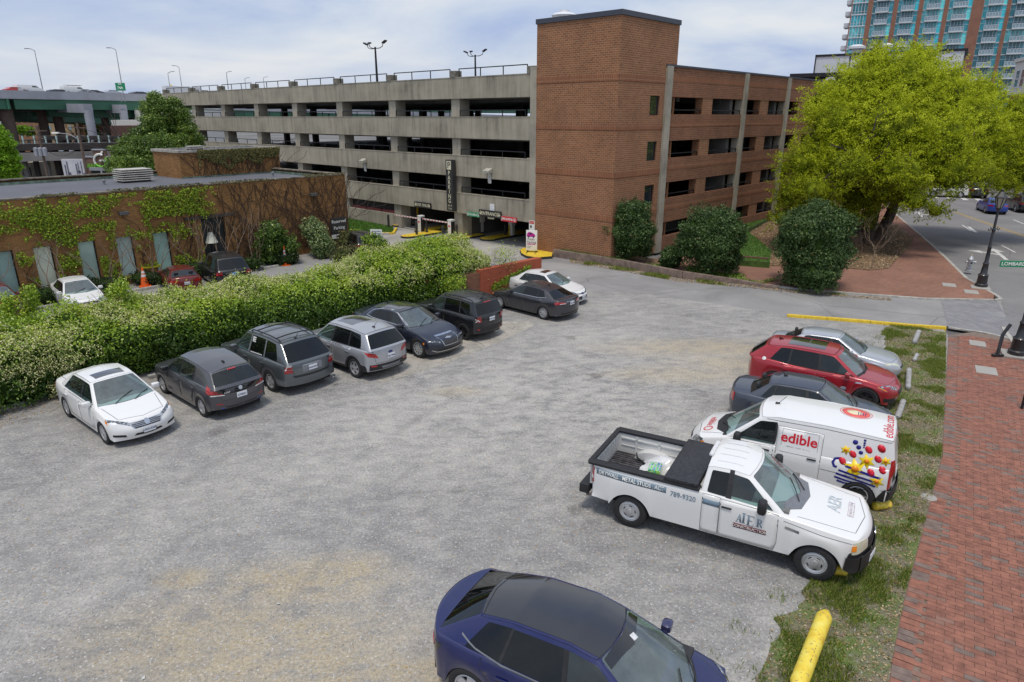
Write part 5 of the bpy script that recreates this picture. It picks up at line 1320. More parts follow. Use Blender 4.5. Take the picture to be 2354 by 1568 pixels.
k=kerb([(-14.3,50.4),(-9.2,50.25)],.16,0,.14,'grass_kerb',M_KERB);tag(k,'concrete kerb along the grass plot left of the garage exit','kerb')
k=kerb([(-11.2,50.3),(-8.95,50.5),(-9.1,52.8)],.18,0,.15,'yellow_corner_kerb',YELLOW);tag(k,'short curved yellow kerb at the corner of the garage grass plot','kerb')
# -low brick building with ivy
IO=(-11.09,45.59);IA=R(50);IX=(math.cos(IA),math.sin(IA));IY=(-math.sin(IA),math.cos(IA))
def facI(u,v):return onplane(u,v,IO,IX)
def iw(x,y,z=0):return(IO[0]+IX[0]*x+IY[0]*y,IO[1]+IX[1]*x+IY[1]*y,z)
def il(p):dx_,dy_=p[0]-IO[0],p[1]-IO[1];return(dx_*IX[0]+dy_*IX[1],dx_*IY[0]+dy_*IY[1])
ivb=empty('brick_building',(*IO,0),IA,'low flat-roofed brown brick building overgrown with ivy','building')
M_IVB=brickmat('ochre_brick',(.36,.18,.06),(.26,.12,.042),(.20,.135,.075),.26,.095,.010,.35,0,(.085,.06,.035))
M_ROOF=asphalt_material('roof_membrane',(.125,.13,.15),.14,False,12)
DEP=12.4;XL=-46.0;ZT=4.78;ZR=4.50
wins=[]
for(ua,ub,v)in((-20,28,572),(73,119,564),(176,218,552),(264,304,541),(349,387,529)):
 wins.append((facI(ua,v)[0],facI(ub,v)[0],.45,2.52))
da,db=facI(462,513)[0],facI(517,510)[0];wins.append((da,db,.1,2.95))
w_=MB();x_=XL
for a,b_,z0,z1 in wins:
 w_.poly([(x_,0,0),(a,0,0),(a,0,ZT),(x_,0,ZT)]);w_.poly([(a,0,0),(b_,0,0),(b_,0,z0),(a,0,z0)]);w_.poly([(a,0,z1),(b_,0,z1),(b_,0,ZT),(a,0,ZT)])
 w_.poly([(a,0,z0),(a,.3,z0),(a,.3,z1),(a,0,z1)][::-1]);w_.poly([(b_,0,z0),(b_,.3,z0),(b_,.3,z1),(b_,0,z1)]);w_.poly([(a,0,z1),(a,.3,z1),(b_,.3,z1),(b_,0,z1)]);w_.poly([(a,0,z0),(b_,0,z0),(b_,.3,z0),(a,.3,z0)]);x_=b_
w_.poly([(x_,0,0),(0,0,0),(0,0,ZT),(x_,0,ZT)]);w_.poly([(0,0,0),(0,DEP,0),(0,DEP,ZT),(0,0,ZT)]);w_.poly([(XL,DEP,0),(XL,DEP,ZT),(0,DEP,ZT),(0,DEP,0)]);
w_.build('wall',M_IVB,ivb)
rf=MB();rf.box(XL,.3,4.40,-.3,DEP-.3,4.50);rf.build('roof',M_ROOF,ivb)
for a,b_ in(((XL,.15),(0,.15)),((-.15,.31),(-.15,DEP)),((XL,DEP-.15),(-.31,DEP-.15))):
 n_=max(2,int((abs(a[0]-b_[0])+abs(a[1]-b_[1]))/2.4))
 for i in range(n_):
  p=(lerp(a[0],b_[0],i/n_),lerp(a[1],b_[1],i/n_));q=(lerp(a[0],b_[0],(i+.985)/n_),lerp(a[1],b_[1],(i+.985)/n_))
  c_=MB();horiz=abs(a[0]-b_[0])>1
  c_.box(min(p[0],q[0])-(0 if horiz else.2),min(p[1],q[1])-(.2 if horiz else 0),ZT+.002,max(p[0],q[0])+(0 if horiz else.2),max(p[1],q[1])+(.2 if horiz else 0),ZT+.07)
  c_.build('coping_stone',pbr('mossy_coping',(.19,.165,.13),.9,var=.45,scale=3,bmp=.5),ivb)
COPPER=pbr('green_copper',(.13,.19,.15),.6,var=.4,scale=3)
c_=MB();c_.box(XL,DEP-.36,4.50,-.36,DEP-.31,4.66);c_.box(-.36,.35,4.50,-.31,DEP-.36,4.66);c_.build('flashing',COPPER,ivb)
for i in range(9):c_=MB();c_.box(-43+i*4.6,.4,4.501,-42.94+i*4.6,DEP-.4,4.508);c_.build('roof_seam',pbr('roof_seam',(.18,.18,.19),.7),ivb)
WGL={0:(.33,.47,.43),1:(.68,.72,.58),2:(.44,.58,.50),3:(.48,.60,.55),4:(.42,.62,.53),5:(.03,.035,.035)}
for i,(a,b_,z0,z1)in enumerate(wins):
 f=MB();f.box(a,.16,z0,a+.05,.22,z1);f.box(b_-.05,.16,z0,b_,.22,z1);f.box(a,.16,z1-.05,b_,.22,z1)
 if i==5:f.box((a+b_)/2-.03,.16,z0,(a+b_)/2+.03,.22,z1)
 fo=f.build('window' if i<5 else 'glass_door',DKMETAL,ivb)
 g=MB();g.box(a+.04,.185,z0,b_-.04,.195,z1-.04);g.build('pane',pbr('blind_glass_%d'%i,WGL[i],.22,var=.12,scale=.8),fo)
c_=MB();c_.box(da-.9,-.12,2.98,db+.6,.1,3.14);c_.build('door_lintel',pbr('dark_lintel',(.06,.045,.035),.8),ivb)
e=empty('floor_lamp',iw((da+db)/2-.2,.12,0),IA,'table lamp with a pale cone shade standing behind the dark glass door','lamp')
c_=MB();c_.lathe([(.36,1.55),(.12,2.15)],(0,0,0),16);c_.build('lamp_shade',pbr('shade_cream',(.60,.60,.52),.8),e,smooth=True);c_=MB();c_.tube([(0,0,.1),(0,0,1.6)],.03,6);c_.build('stem',DKMETAL,e)
for i,ta in enumerate((-24.5,-14.0,-2.6)):
 c_=MB();c_.box(-.22,-.25,-.08,.22,0,.10);tag(c_.build('wall_lamp',pbr('old_lamp',(.09,.09,.09),.5),bevel=.02,loc=iw(ta,0,3.7),rotz=IA),['dark flood lamp on the ivy wall near the left edge','dark flood lamp in the middle of the green ivy','dark flood lamp high on the bare-vine wall near the reserved sign'][i],'lamp')
P1,P2,P3=il(G(427,412,4.5)),il(G(638,395,4.5)),il(G(375,404,4.5));px0,px1=P1[0],P2[0];py0=(P1[1]+P2[1])/2;py1=py0+max(2.5,min(5,P3[1]-P1[1]))
zph=6.15
c_=MB();c_.box(px0,py0,4.5,px1,py1,zph,skip='b');c_.build('penthouse_wall',M_IVB,ivb)
c_=MB();c_.box(px0-.08,py0-.08,zph,px1+.08,py0+.22,zph+.16);c_.box(px0-.08,py1-.22,zph,px1+.08,py1+.08,zph+.16);c_.box(px0-.08,py0+.22,zph,px0+.22,py1-.22,zph+.16);c_.box(px1-.22,py0+.22,zph,px1+.08,py1-.22,zph+.16)
c_.build('penthouse_coping',pbr('pale_coping',(.36,.34,.30),.85,var=.3,scale=3),ivb);c_=MB();c_.box(px0+.2,py0+.2,zph,px1-.2,py1-.2,zph+.05);c_.build('penthouse_roof',M_ROOF,ivb)
c_=MB();c_.box(px0-.03,py0-.05,4.5,px1+.03,py0-.01,4.6);c_.build('flashing',COPPER,ivb)
def louvre(pt,lab,s=1.0,n=5,z=4.5):
 e=empty('roof_vent',(pt[0],pt[1],z),IA,lab,'vent')
 for i in range(n):c_=MB();c_.box(-.95*s,-.7*s,.12+i*.13,.95*s,.7*s,.18+i*.13);c_.build('slat',pbr('pale_louvre',(.50,.47,.43),.6,var=.1),e,bevel=.012)
 c_=MB();c_.box(-.8*s,-.55*s,0,.8*s,.55*s,.1+n*.13);c_.build('core',BLACK,e);c_=MB();c_.box(-.9*s,-.65*s,.11+n*.13,.9*s,.65*s,.16+n*.13);c_.build('lid',pbr('pale_louvre',(.5,.47,.43)),e)
louvre(G(309,418,4.5),'square pale louvred vent on the flat roof');pt=iw((px0+px1)/2-1.6,(py0+py1)/2);louvre(pt,'flat white hatch on top of the brick penthouse',.55,1,zph+.05)
for i,(u,v)in enumerate(((240,424),(628,405))):
 x,y=G(u,v,4.51);c_=MB();c_.tube([(0,0,0),(0,0,.22)],.07,8);c_.lathe([(.12,.2),(.12,.28),(0,.3)],n=8);tag(c_.build('roof_pipe',pbr('old_lead',(.25,.25,.26),.6),smooth=True,loc=(x,y,4.51)),['small grey pipe cap on the roof in front of the louvred vent','small grey pipe cap on the roof right of the penthouse'][i],'pipe')
x,z=facI(778,521);e=empty('reserved_sign',iw(x,-.05,z),IA,'black and white sign reading Reserved Parking on the ivy building','sign')
c_=MB();c_.box(-.62,-.03,-.48,.62,0,.62);c_.build('board',SIGNB,e);c_=MB();c_.box(-.62,-.035,-.75,.62,0,-.48);c_.build('lower_board',INK,e)
text_on('Reserved',.30,INK,(0,-.03,.36),(1,0,0),(0,0,1),e,bold=.004);text_on('Parking',.30,INK,(0,-.03,-.06),(1,0,0),(0,0,1),e,bold=.004);text_on('unauthorized vehicles towed',.075,SIGNB,(0,-.036,-.62),(1,0,0),(0,0,1),e)
x,y=G(867,566,1.15);e=empty('private_parking_sign',(x,y,0),R(-10),'white notice board headed Private Parking standing behind the hedge','sign')
c_=MB();c_.box(-.36,-.02,1.1,.36,0,2.15);c_.build('board',INK,e);c_=MB();c_.beam((0,.03,0),(0,.03,1.9),.06,.05);c_.build('post',DKMETAL,e);BLU=pbr('sign_blue_ink',(.03,.07,.25),.6,var=0)
for i,t_ in enumerate(('PRIVATE PARKING','NO PUBLIC PARKING','AUTHORIZED PARKING','TOWING ENFORCED AT','OWNER EXPENSE')):text_on(t_,.068,BLU,(0,-.02,2.03-i*.13),(1,0,0),(0,0,1),e,bold=.003)
for i in range(3):c_=MB();c_.box(-.28,-.024,1.36-i*.08,.26-.06*i,-.021,1.385-i*.08);c_.build('small_print',BLU,e)
wallp=[(-9.5,22.2),(-3.6,29.0),(-.6,32.15)];OR=brickmat('painted_orange_brick',(.42,.11,.055),(.36,.09,.05),(.33,.09,.05),.26,.09,.008,.2);OLD=brickmat('old_garden_brick',(.23,.10,.06),(.18,.08,.05),(.15,.09,.06),.26,.09,.010,.4,0,(.10,.075,.05))
e=empty('garden_wall',(0,0,0),0,'brick wall behind the cars, dull brown then painted bright orange at its free end','wall')
def wall_seg(a,b_,h0,h1,mat,name,w=.25):
 a,b_=Vector((*a,0)),Vector((*b_,0));d=(b_-a).normalized();n=Vector((-d.y,d.x,0))*w/2;c_=MB()
 q=[a-n,b_-n,b_+n,a+n];hh=[h0,h1,h1,h0]
 for j in range(4):j2=(j+1)%4;c_.poly([(q[j].x,q[j].y,0),(q[j2].x,q[j2].y,0),(q[j2].x,q[j2].y,hh[j2]),(q[j].x,q[j].y,hh[j])])
 c_.poly([(p.x,p.y,h)for p,h in zip(q,hh)]);c_.build(name,mat,e)
wall_seg((-10.2,25.8),(-5.4,29.3),1.30,1.36,OLD,'old_brick_section');wall_seg((-5.4,29.3),(-1.55,31.15),1.36,1.42,OLD,'old_brick_section');wall_seg((-1.55,31.15),(1.35,34.0),1.42,1.50,OR,'painted_section');wall_seg((-1.6,31.1),(1.4,34.05),1.56,1.56,OR,'painted_coping',.34)
text_on('13',.28,INK,(*(Vector((-3.05,29.25))+Vector((.10,-.10))),.85),(.66,.75,0),(0,0,1),e,'bay_number',off=.03)
# -glass apartment tower
hp=atY(1963,10,205);HD=R(148.8-180);hx=(math.cos(HD),math.sin(HD))
ht=empty('apartment_tower',(hp[0],hp[1],0),HD,'tall teal-glass apartment tower with brick piers and rows of small balconies','building')
BRT=pbr('tower_pier_brick',(.30,.14,.095),.85,var=.12,scale=1);WHT=pbr('slab_white',(.60,.63,.67),.6,var=.08,scale=.5)
def teal(name,base,k):
 m=bpy.data.materials.new(name);nt,b,out=nodes_of(m);c=coord(nt);n=noise(nt,mapping(nt,c,(.35,.35,.18)),1,3,.6,1.2)
 nt.links.new(ramp(nt,n,[(.35,tuple(x*.25 for x in base)),(.5,base),(.65,tuple(min(1,x*1.9)for x in base))]),b.inputs['Base Color']);b.inputs['Roughness'].default_value=.12;b.inputs['Specular IOR Level'].default_value=.8;b.inputs['Metallic'].default_value=k;return m
TG=[teal('teal_glass',(.02,.40,.48),.0),teal('dark_teal_glass',(.01,.19,.24),.0),teal('pale_teal_glass',(.10,.52,.56),.0)]
FH=2.92;NF=22
def uX(u):return onplane(u,0,(hp[0],hp[1]),hx)[0]
bays=[(1963,1998),(2009,2057),(2067,2115),(2125,2174),(2184,2238),(2264,2318),(2327,2390),(2400,2460)]
bx=[(uX(a),uX(b_))for a,b_ in bays]
b=MB();b.box(.0,.5,0,bx[-1][1]+4,22,NF*FH+1);b.build('core',TG[1],ht)
for i in range(len(bx)):
 x0=bx[i][1];x1=bx[i+1][0]if i<len(bx)-1 else x0+1.4
 b=MB();b.box(x0,-.45,0,x1,.5,NF*FH+1.5);b.build('brick_pier',BRT,ht)
b=MB();b.box(-.5,.0,0,0,1.2,NF*FH);b.build('corner_pier',BRT,ht)
for f in range(5,NF+1):
 b=MB();b.box(-.3,-.2,f*FH-.14,bx[-1][1],.5,f*FH+.14);b.build('floor_slab',WHT,ht)
wcache={};bcache={}
for i,(x0,x1)in enumerate(bx[:7]):
 W_=x1-x0
 for f in range(5,NF):
  z=f*FH+.14;k=(i,0);r_=random.Random(f*31+i)
  dark=(f<9 and i in(4,5,6))or r_.random()<.18+(0 if f>11 else.18)
  key=(i,1 if dark else(2 if r_.random()<.4 else 0))
  if key not in wcache:
   b=MB();b.cur=0;b.box(0,.0,0,W_,.08,FH-.28);me=b.build('window',TG[key[1]]);m_=me.data;bpy.data.objects.remove(me)
   b=MB();n_=5 if i==0 else 4
   xs=[W_*q/n_ for q in range(n_+1)]if i==0 else[0,W_*.22,W_*.37,W_*.5,W_*.64,W_*.78,W_]
   for x_ in xs:b.box(x_-.06,-.06,0,x_+.06,0,FH-.28)
   b.box(0,-.05,FH*.55 if i else.55,W_,0,(FH*.55 if i else.55)+.07)
   fr=b.build('frame',WHT);fm=fr.data;bpy.data.objects.remove(fr);wcache[key]=(m_,fm)
  o=bpy.data.objects.new('window',wcache[key][0]);COL.objects.link(o);o.parent=ht;o.location=(x0,0,z)
  o2=bpy.data.objects.new('frame',wcache[key][1]);COL.objects.link(o2);o2 .parent=o
  if i>0:
   if i not in bcache:
    a,c_=W_*.19,W_*.81;b=MB();b.box(a,-1.75,-.26,c_,-.01,-.06);b.box(a,-1.75,-.06,c_,-1.70,.10);me=b.build('balcony',WHT);m_=me.data;bpy.data.objects.remove(me)
    b=MB();b.box(a,-1.75,.1,c_,-1.71,.95);b.box(a,-1.7,.0,a+.04,0,.95);b.box(c_-.04,-1.7,0,c_,0,.95);me=b.build('rail',pbr('lilac_rail',(.26,.36,.42),.35,var=.25,scale=3));m2=me.data;bpy.data.objects.remove(me)
    b=MB();b.box(a-.02,-1.79,.95,c_+.02,-1.68,1.05);
    for q in range(6):xx=lerp(a,c_,q/5);b.box(xx-.04,-1.78,0,xx+.04,-1.72,.95)
    me=b.build('rail_frame',WHT);m3=me.data;bpy.data.objects.remove(me);bcache[i]=(m_,m2,m3)
   o=bpy.data.objects.new('balcony',bcache[i][0]);COL.objects.link(o);o.parent=ht;o.location=(x0,-.2,z)
   for nm,mm in(('rail',bcache[i][1]),('rail_frame',bcache[i][2])):o2=bpy.data.objects.new(nm,mm);COL.objects.link(o2);o2 .parent=o
for f in range(5,NF):
 b=MB();b.box(-2.0,1.5,f*FH-.1,-.01,5.5,f*FH+.15);b.box(-2.0,1.5,f*FH+.15,-1.94,5.5,f*FH+1.1);b.box(-2,1.45,f*FH+.15,-.01,1.5,f*FH+1.1)
 b.build('side_balcony',WHT,ht)
b=MB();b.box(-.28,1.0,0,-.02,22,NF*FH);b.build('side_wall',BRT,ht)
p0=atY(1872,160,92);e=empty('white_building',(p0[0],p0[1],0),R(47-90+10),'white-panelled building with black trim beyond the brick garage','building')
WP=pbr('white_panel',(.66,.67,.70),.5,var=.06);z0=atY(1872,169,92)[2];z1=atY(1872,131,92)[2]
for i in range(4):b=MB();b.box(i*4.0+.06,0,z0,i*4.0+3.94,8,z1);b.build('panel',WP,e)
b=MB();b.box(-.08,-.1,z1,16.2,8.1,z1+.25);
for i in range(5):b.box(i*4.0-.07,-.08,z0,i*4+.07,.1,z1)
b.box(-1.6,-.6,z0-2.6,16,8,z0-.02);b.box(-2.6,-1.4,z0-.5,16,8.4,z0-.02);b.build('black_trim',DKMETAL,e)
b=MB();b.box(0,.1,0,16,8,z0-2.6);b.build('lower_wall',BRT,e)
text_on('C',1.9,WP,(2.2,-1.45,z0-1.3),(1,0,0),(0,0,1),e,'lettering',bold=.05)
for i,(xx,rr)in enumerate(((4.3,1.0),(7.6,.7))):
 b=MB();q=z1+.25;b.lathe([(rr*.6,q),(rr*.6,q+.6),(rr,q+.62),(rr,q+.9),(rr*.5,q+1.1),(0,q+1.15)],(xx,2,0),16)
 w_=b.build('roof_vent',pbr('white_metal',(.72,.73,.75)),smooth=True,loc=(p0[0],p0[1],0),rotz=R(47-80));tag(w_,['broad white round ventilator on the roof of the white-panelled building','smaller white ventilator on the roof of the white-panelled building'][i],'vent')
rb=empty('street_building',(79.5,114,0),R(66-180),'red brick and white street building with rows of sash windows behind the oak','building')
b=MB();b.box(0,0,0,60,14,12.0);b.build('brick_wall',pbr('street_brick',(.30,.10,.065),.85,var=.15,scale=2),rb);b=MB();b.box(-.05,-.05,12.0,60,14,16.4);b.box(-.3,-.35,16.4,60,14,16.9);b.box(-.1,-.2,5.6,60,0,6.4);b.box(-.2,-.3,11.6,60,0,12.1);b.build('white_storey',pbr('street_white',(.55,.52,.49),.7,var=.1),rb)
for z in(7.0,12.6,1.5):
 for i in range(16):
  xx=2+i*3.4;b=MB();b.box(xx,-.1,z,xx+2.2,-.03,z+2.6);w_=b.build('window',WHT,rb);g=MB()
  for q in(0,1):
   for r_ in(0,1):g.box(xx+.12+q*1.02,-.12,z+.12+r_*1.22,xx+1.0+q*1.02,-.10,z+1.26+r_*1.22)
  g.build('pane',GLASSW,w_)
  # -elevated highway and what stands behind and under it
M_DECKC=pbr('parapet_concrete',(.36,.37,.41),.8,var=.12,scale=.3);M_GREEN=pbr('girder_green',(.045,.15,.09),.6,var=.2,scale=.2);M_PIER=pbr('brown_pier',(.105,.075,.06),.9,var=.3,scale=.4);M_PIERW=pbr('grey_pier',(.34,.35,.39),.8,var=.15,scale=.3)
def deck(name,A,B,wd,hp_,hg,label,ext=(30,60),lane=M_STREET):
 A,B=Vector(A),Vector(B);d=(B-A).normalized();A=A-d*ext[0];B=B+d*ext[1];e=empty(name,(0,0,0),0,label,'bridge');n=Vector((-d.y,d.x,0)).normalized()
 if n.y<0:n=-n
 def slab(o0,o1,t0,t1,mat,nm,s=0,t=1):
  c_=MB();a0,a1,b0,b1=A.lerp(B,s)+n*o0,A.lerp(B,s)+n*o1,A.lerp(B,t)+n*o0,A.lerp(B,t)+n*o1;z=lambda p,q:(p.x,p.y,p.z+q)
  for q in([z(a0,t0),z(b0,t0),z(b0,t1),z(a0,t1)],[z(a1,t1),z(b1,t1),z(b1,t0),z(a1,t0)],[z(a0,t1),z(b0,t1),z(b1,t1),z(a1,t1)],[z(a0,t0),z(a1,t0),z(b1,t0),z(b0,t0)],[z(a0,t0),z(a0,t1),z(a1,t1),z(a1,t0)],[z(b0,t0),z(b1,t0),z(b1,t1),z(b0,t1)]):c_.poly(q)
  c_.build(nm,mat,e)
 slab(0,.35,-hp_,0,M_DECKC,'parapet');slab(wd-.35,wd,-hp_,0,M_DECKC,'parapet');slab(.36,wd-.36,-hp_*.98,-hp_*.72,lane,'roadway')
 L=(B-A).length;ns=max(2,int(L/26))
 for i in range(ns):
  for o_ in(.25,wd*.35,wd*.65,wd-.6):slab(o_,o_+.3,-hp_-hg,-hp_-.002,M_GREEN,'girder',i/ns+.001,(i+1)/ns-.001)
 for i in range(int(L/4.3)):
  p=A+d*(i*4.3)+n*.12;
  if i%6==0:c_=MB();c_.box(p.x-.12,p.y-.22,p.z-hp_-hg,p.x+.12,p.y+.05,p.z-hp_);c_.build('stiffener',M_GREEN,e)
 return e,A,B,n
A=atY(0,206.8,110);B=atY(429,218.6,110*1.244)
hw,HA,HB,HN=deck('highway_bridge',A,B,22,1.25,1.55,'elevated highway on green steel girders crossing the left background',(25,260))
A2=atY(20,240,128);A3=atY(273,259,160)
deck('ramp_bridge',A2,(A3[0],A3[1],A3[2]),10,1.1,1.5,'lower green-girdered ramp curving behind the highway piers',(30,40))
C1=atY(605,244,150);C2=atY(775,252,165)
deck('far_ramp_bridge',C1,(C2[0],C2[1],C1[2]-.4),10,1.0,1.9,'far green ramp glimpsed through the top level of the garage',(40,140))
def pier(u0,u1,vt,ub,vb,Yd,mat,lab,cap=None,r=None):
 """round pier: top centre, bottom centre"""
 t=atY((u0+u1)/2,vt,Yd);rad=r or(u1-u0)/FPX*Yd/2;e=empty('bridge_pier',(t[0],t[1],0),0,lab,'pier','piers carrying the highway')
 c_=MB();c_.lathe([(rad*1.04,-.2),(rad,1),(rad,t[2]-1)],n=16);c_.build('shaft',mat,e,smooth=True)
 if cap:c_=MB();dd=Vector((HB-HA)).normalized();a=Vector((-.2*HN.x,-.2*HN.y,t[2]-.75));b_=Vector((cap[1]*HN.x,cap[1]*HN.y,t[2]-.6));c_.beam(a,b_,rad*2.1,1.4);c_.build('cap_beam',mat,e)
pier(-4,22,236,0,0,112,M_PIER,'brown bridge pier at the left edge of the view',(4,12));pier(80,99,236,0,0,121,M_PIER,'dark brown bridge pier, left of a close pair',(6,8));pier(116,135,236,0,0,123,M_PIER,'dark brown bridge pier, right of a close pair',(4,8))
pier(190,208,238,0,0,116,M_PIERW,'pale grey round bridge pier beside the utility pole',(2,10));pier(227,242,238,0,0,128,M_PIER,'dark brown bridge pier right of the pale one',(6,8));pier(272,288,240,0,0,124,M_PIERW,'grey bridge pier half hidden by the evergreen tree',(2,10));pier(289,301,240,0,0,131,M_PIER,'narrow dark bridge pier against the grey one',(4,8))
pier(340,352,240,0,0,130,M_PIERW,'grey bridge pier behind the top of the evergreen tree',(2,10))
rv=empty('railway_viaduct',(0,0,0),0,'dark steel railway viaduct crossing low under the highway','bridge')
a=Vector(atY(-60,340,92));b_=Vector(atY(290,334,104));d=(b_-a).normalized();RUST=pbr('rust_black_steel',(.045,.035,.033),.8,var=.3,scale=.6);GC=pbr('viaduct_concrete',(.24,.225,.215),.85,var=.2,scale=.3)
c_=MB();c_.beam(a,b_,3.2,.9);c_.build('girder',RUST,rv);c_=MB();c_.beam(a-Vector((0,1.0,1.25)),b_-Vector((0,1.0,1.25)),3.0,1.1);c_.build('concrete_beam',GC,rv)
n_=14
for i in range(n_+1):
 p=a.lerp(b_,i/n_);c_=MB();c_.beam((p.x,p.y,-.2),(p.x,p.y,p.z-.3),.5,.5);c_.build('leg',RUST if i%2 else GC,rv)
 c_=MB();c_.beam((p.x,p.y-1.6,p.z+.3),(p.x,p.y-1.6,p.z+1.5),.16,.16);c_.build('post',pbr('pale_green_post',(.42,.55,.52),.6),rv)
c_=MB();c_.beam(a+Vector((0,-1.6,.9)),b_+Vector((0,-1.6,.9)),.08,.08);c_.build('railing',RUST,rv)
a2,b2=a+Vector((0,14,.9)),b_+Vector((0,14,.7));c_=MB();c_.beam(a2,b2,2.5,.5);c_.build('upper_track',RUST,rv)
for i in range(22):p=a2 .lerp(b2,i/21);c_=MB();c_.beam((p.x,p.y,.0),(p.x,p.y,p.z),.35,.35);c_.beam((p.x,p.y,2),(p.x+4.5,p.y,p.z),.15,.15);c_.build('trestle_bent',RUST,rv)
def block(name,u0,u1,vt,Yd,dep,mat,lab,rows=0,cols=0,wc=None,rot=0,top=None,cat='building',frac=(.5,.62)):
 p,q=atY(u0,vt,Yd),atY(u1,vt,Yd);W_=q[0]-p[0];Ht=p[2];e=empty(name,(p[0],p[1],0),rot,lab,cat)
 c_=MB();c_.box(0,0,-.1,W_,dep,Ht);c_.build('wall',mat,e)
 if top:c_=MB();c_.box(-.2,-.2,Ht,W_+.2,dep+.2,Ht+.4);c_.build('roof_edge',top,e)
 if rows:
  cw,rh=W_/cols,Ht/rows;b2=MB();b2 .box(0,-.08,0,cw*frac[0],-.02,rh*frac[1]);w0=b2 .build('window',wc or GLASSW);m_=w0 .data;bpy.data.objects.remove(w0)
  for i in range(cols):
   for j in range(rows):o=bpy.data.objects.new('window',m_);COL.objects.link(o);o.parent=e;o.location=(cw*(i+.25),0,rh*(j+.22))
 return e,W_,Ht
TANB=pbr('tan_warehouse_brick',(.27,.14,.075),.85,var=.15,scale=.5)
block('warehouse',4,96,252,175,20,TANB,'tan brick warehouse with rows of dark windows behind the brown piers',6,7,None,0,None,frac=(.55,.5))
block('cream_building',100,164,256,172,16,pbr('cream_brick',(.34,.24,.14),.85,var=.15,scale=.5),'cream brick building between the bridge piers',4,4,pbr('cyan_window',(.25,.42,.48),.2),0,None,frac=(.3,.4))
block('striped_building',165,215,252,170,16,pbr('oxblood_wall',(.15,.035,.025),.8,var=.4,scale=.4),'dark oxblood striped building left of the pale bridge pier',1,7,pbr('red_pilaster',(.27,.075,.045),.8),frac=(.4,.96))
block('chimney',161,167.5,243.5,150,2,pbr('ochre_chimney',(.33,.21,.085),.85,var=.1),'square ochre brick chimney below the highway ramp',cat='chimney')
block('slate_building',216,262,262,180,16,pbr('slate_wall',(.05,.05,.075),.8,var=.2,scale=.5),'dark slate building behind the pale bridge pier',3,6,pbr('dull_window',(.1,.1,.14),.3))
block('white_roof_building',254,352,276,118,14,pbr('bright_white_wall',(.62,.60,.56),.7,var=.06),'low building with a bright white upper wall behind the evergreen',top=None)
block('white_hall',308,440,253,128,14,pbr('bright_white_wall',(.62,.60,.56)),'long white-walled hall seen between the evergreen and the garage',top=None)
block('shade_canopy',252,345,289,112,5,pbr('rust_canopy',(.10,.05,.04),.8),'rusty brown canopy under the white wall',top=None)
for i,(u,v,w_,h,Yd,col,lb)in enumerate(((20,356,70,0,100,(.14,.09,.075),'brown low shed left of the utility pole'),(44,374,26,0,97,(.40,.36,.28),'small cream shed under the viaduct'),(115,352,75,0,108,(.12,.10,.09),'dark shed under the railway viaduct'))):
 block('shed',u,u+w_,v,Yd,5,pbr('shed_%d'%i,col,.85,var=.25,scale=.5),lb,1,3,None,frac=(.4,.5),cat='shed')
p=atY(193,362,96);q=atY(262,362,96);Ws=q[0]-p[0];Hs=p[2];e=empty('cafe_building',(p[0],p[1],0),0,'small brown brick shop with a green and white emblem on its gable','building')
SB=pbr('shop_brick',(.17,.10,.075),.85,var=.2,scale=1)
c_=MB();c_.box(0,0,0,Ws,9,Hs);c_.box(Ws*.32,0,Hs+.002,Ws*.74,.5,Hs+.95);c_.build('wall',SB,e);c_=MB();c_.box(-.1,-.1,Hs,Ws*.31,.4,Hs+.18);c_.box(Ws*.75,-.1,Hs,Ws+.1,.4,Hs+.18);c_.box(Ws*.31,-.1,Hs+.96,Ws*.75,.4,Hs+1.12);c_.build('coping',M_PIERW,e)
c_=MB();c_.box(Ws*.14,-.3,Hs*.42,Ws*.98,-.01,Hs*.56);c_.box(Ws*.50,-.3,0,Ws*.56,-.02,Hs*.42);c_.build('shop_frame',M_PIERW,e);c_=MB();c_.box(Ws*.16,-.06,0,Ws*.49,-.01,Hs*.42);c_.box(Ws*.57,-.06,0,Ws*.97,-.01,Hs*.42);c_.build('shop_window',GLASSW,e)
LIME=pbr('lime_paint',(.16,.50,.03),.6,var=.05);cx_,cz_=Ws*.54,Hs*.86
for mat,a0,a1,nm in((INK,60,210,'emblem_white_arc'),(LIME,210,395,'emblem_green_arc')):
 c_=MB();pts=[(cx_+.85*math.cos(R(a)),-.08,cz_+.85*math.sin(R(a)))for a in range(a0,a1+1,15)];c_.tube(pts,.15,6);c_.build(nm,mat,e)
c_=MB();c_.box(cx_-.1,-.2,cz_-.1,cx_+.8,-.05,cz_+.12);c_.beam((cx_+.1,-.1,cz_+.7),(cx_+.5,-.1,cz_+1.25),.1,.22);c_.build('emblem_bar',INK,e)
text_on('GREEN',.75,LIME,(cx_-1.3,-.02,Hs*.62),(1,0,0),(0,0,1),e,bold=.02);text_on('Cav',.75,INK,(cx_+1.35,-.02,Hs*.62),(1,0,0),(0,0,1),e,bold=.02)
c_=MB();c_.box(-.4,-.12,0,-.05,.3,Hs*.9);c_.build('green_corner',LIME,e)
p=atY(140,366,93);q=atY(191,366,93);e,Ww,Hw=block('mural_wall',140,191,366,93,.5,pbr('mural_white',(.60,.60,.64),.7,var=.12,scale=.6),'white-painted side wall with a dark abstract mural below the viaduct')
MU=pbr('mural_grey',(.14,.15,.20),.7,var=.2)
for(a,b_,c2,d2)in((.10,.2,.16,.75),(.20,.05,.26,.9),(.22,.3,.34,.42),(.60,.15,.66,.8),(.70,.1,.74,.85),(.66,.4,.80,.5),(.84,.1,.88,.9),(.9,.3,.97,.4)):
 c_=MB();c_.box(Ww*a,-.03,Hw*b_,Ww*c2,-.01,Hw*d2);c_.build('mural_stroke',MU,e)
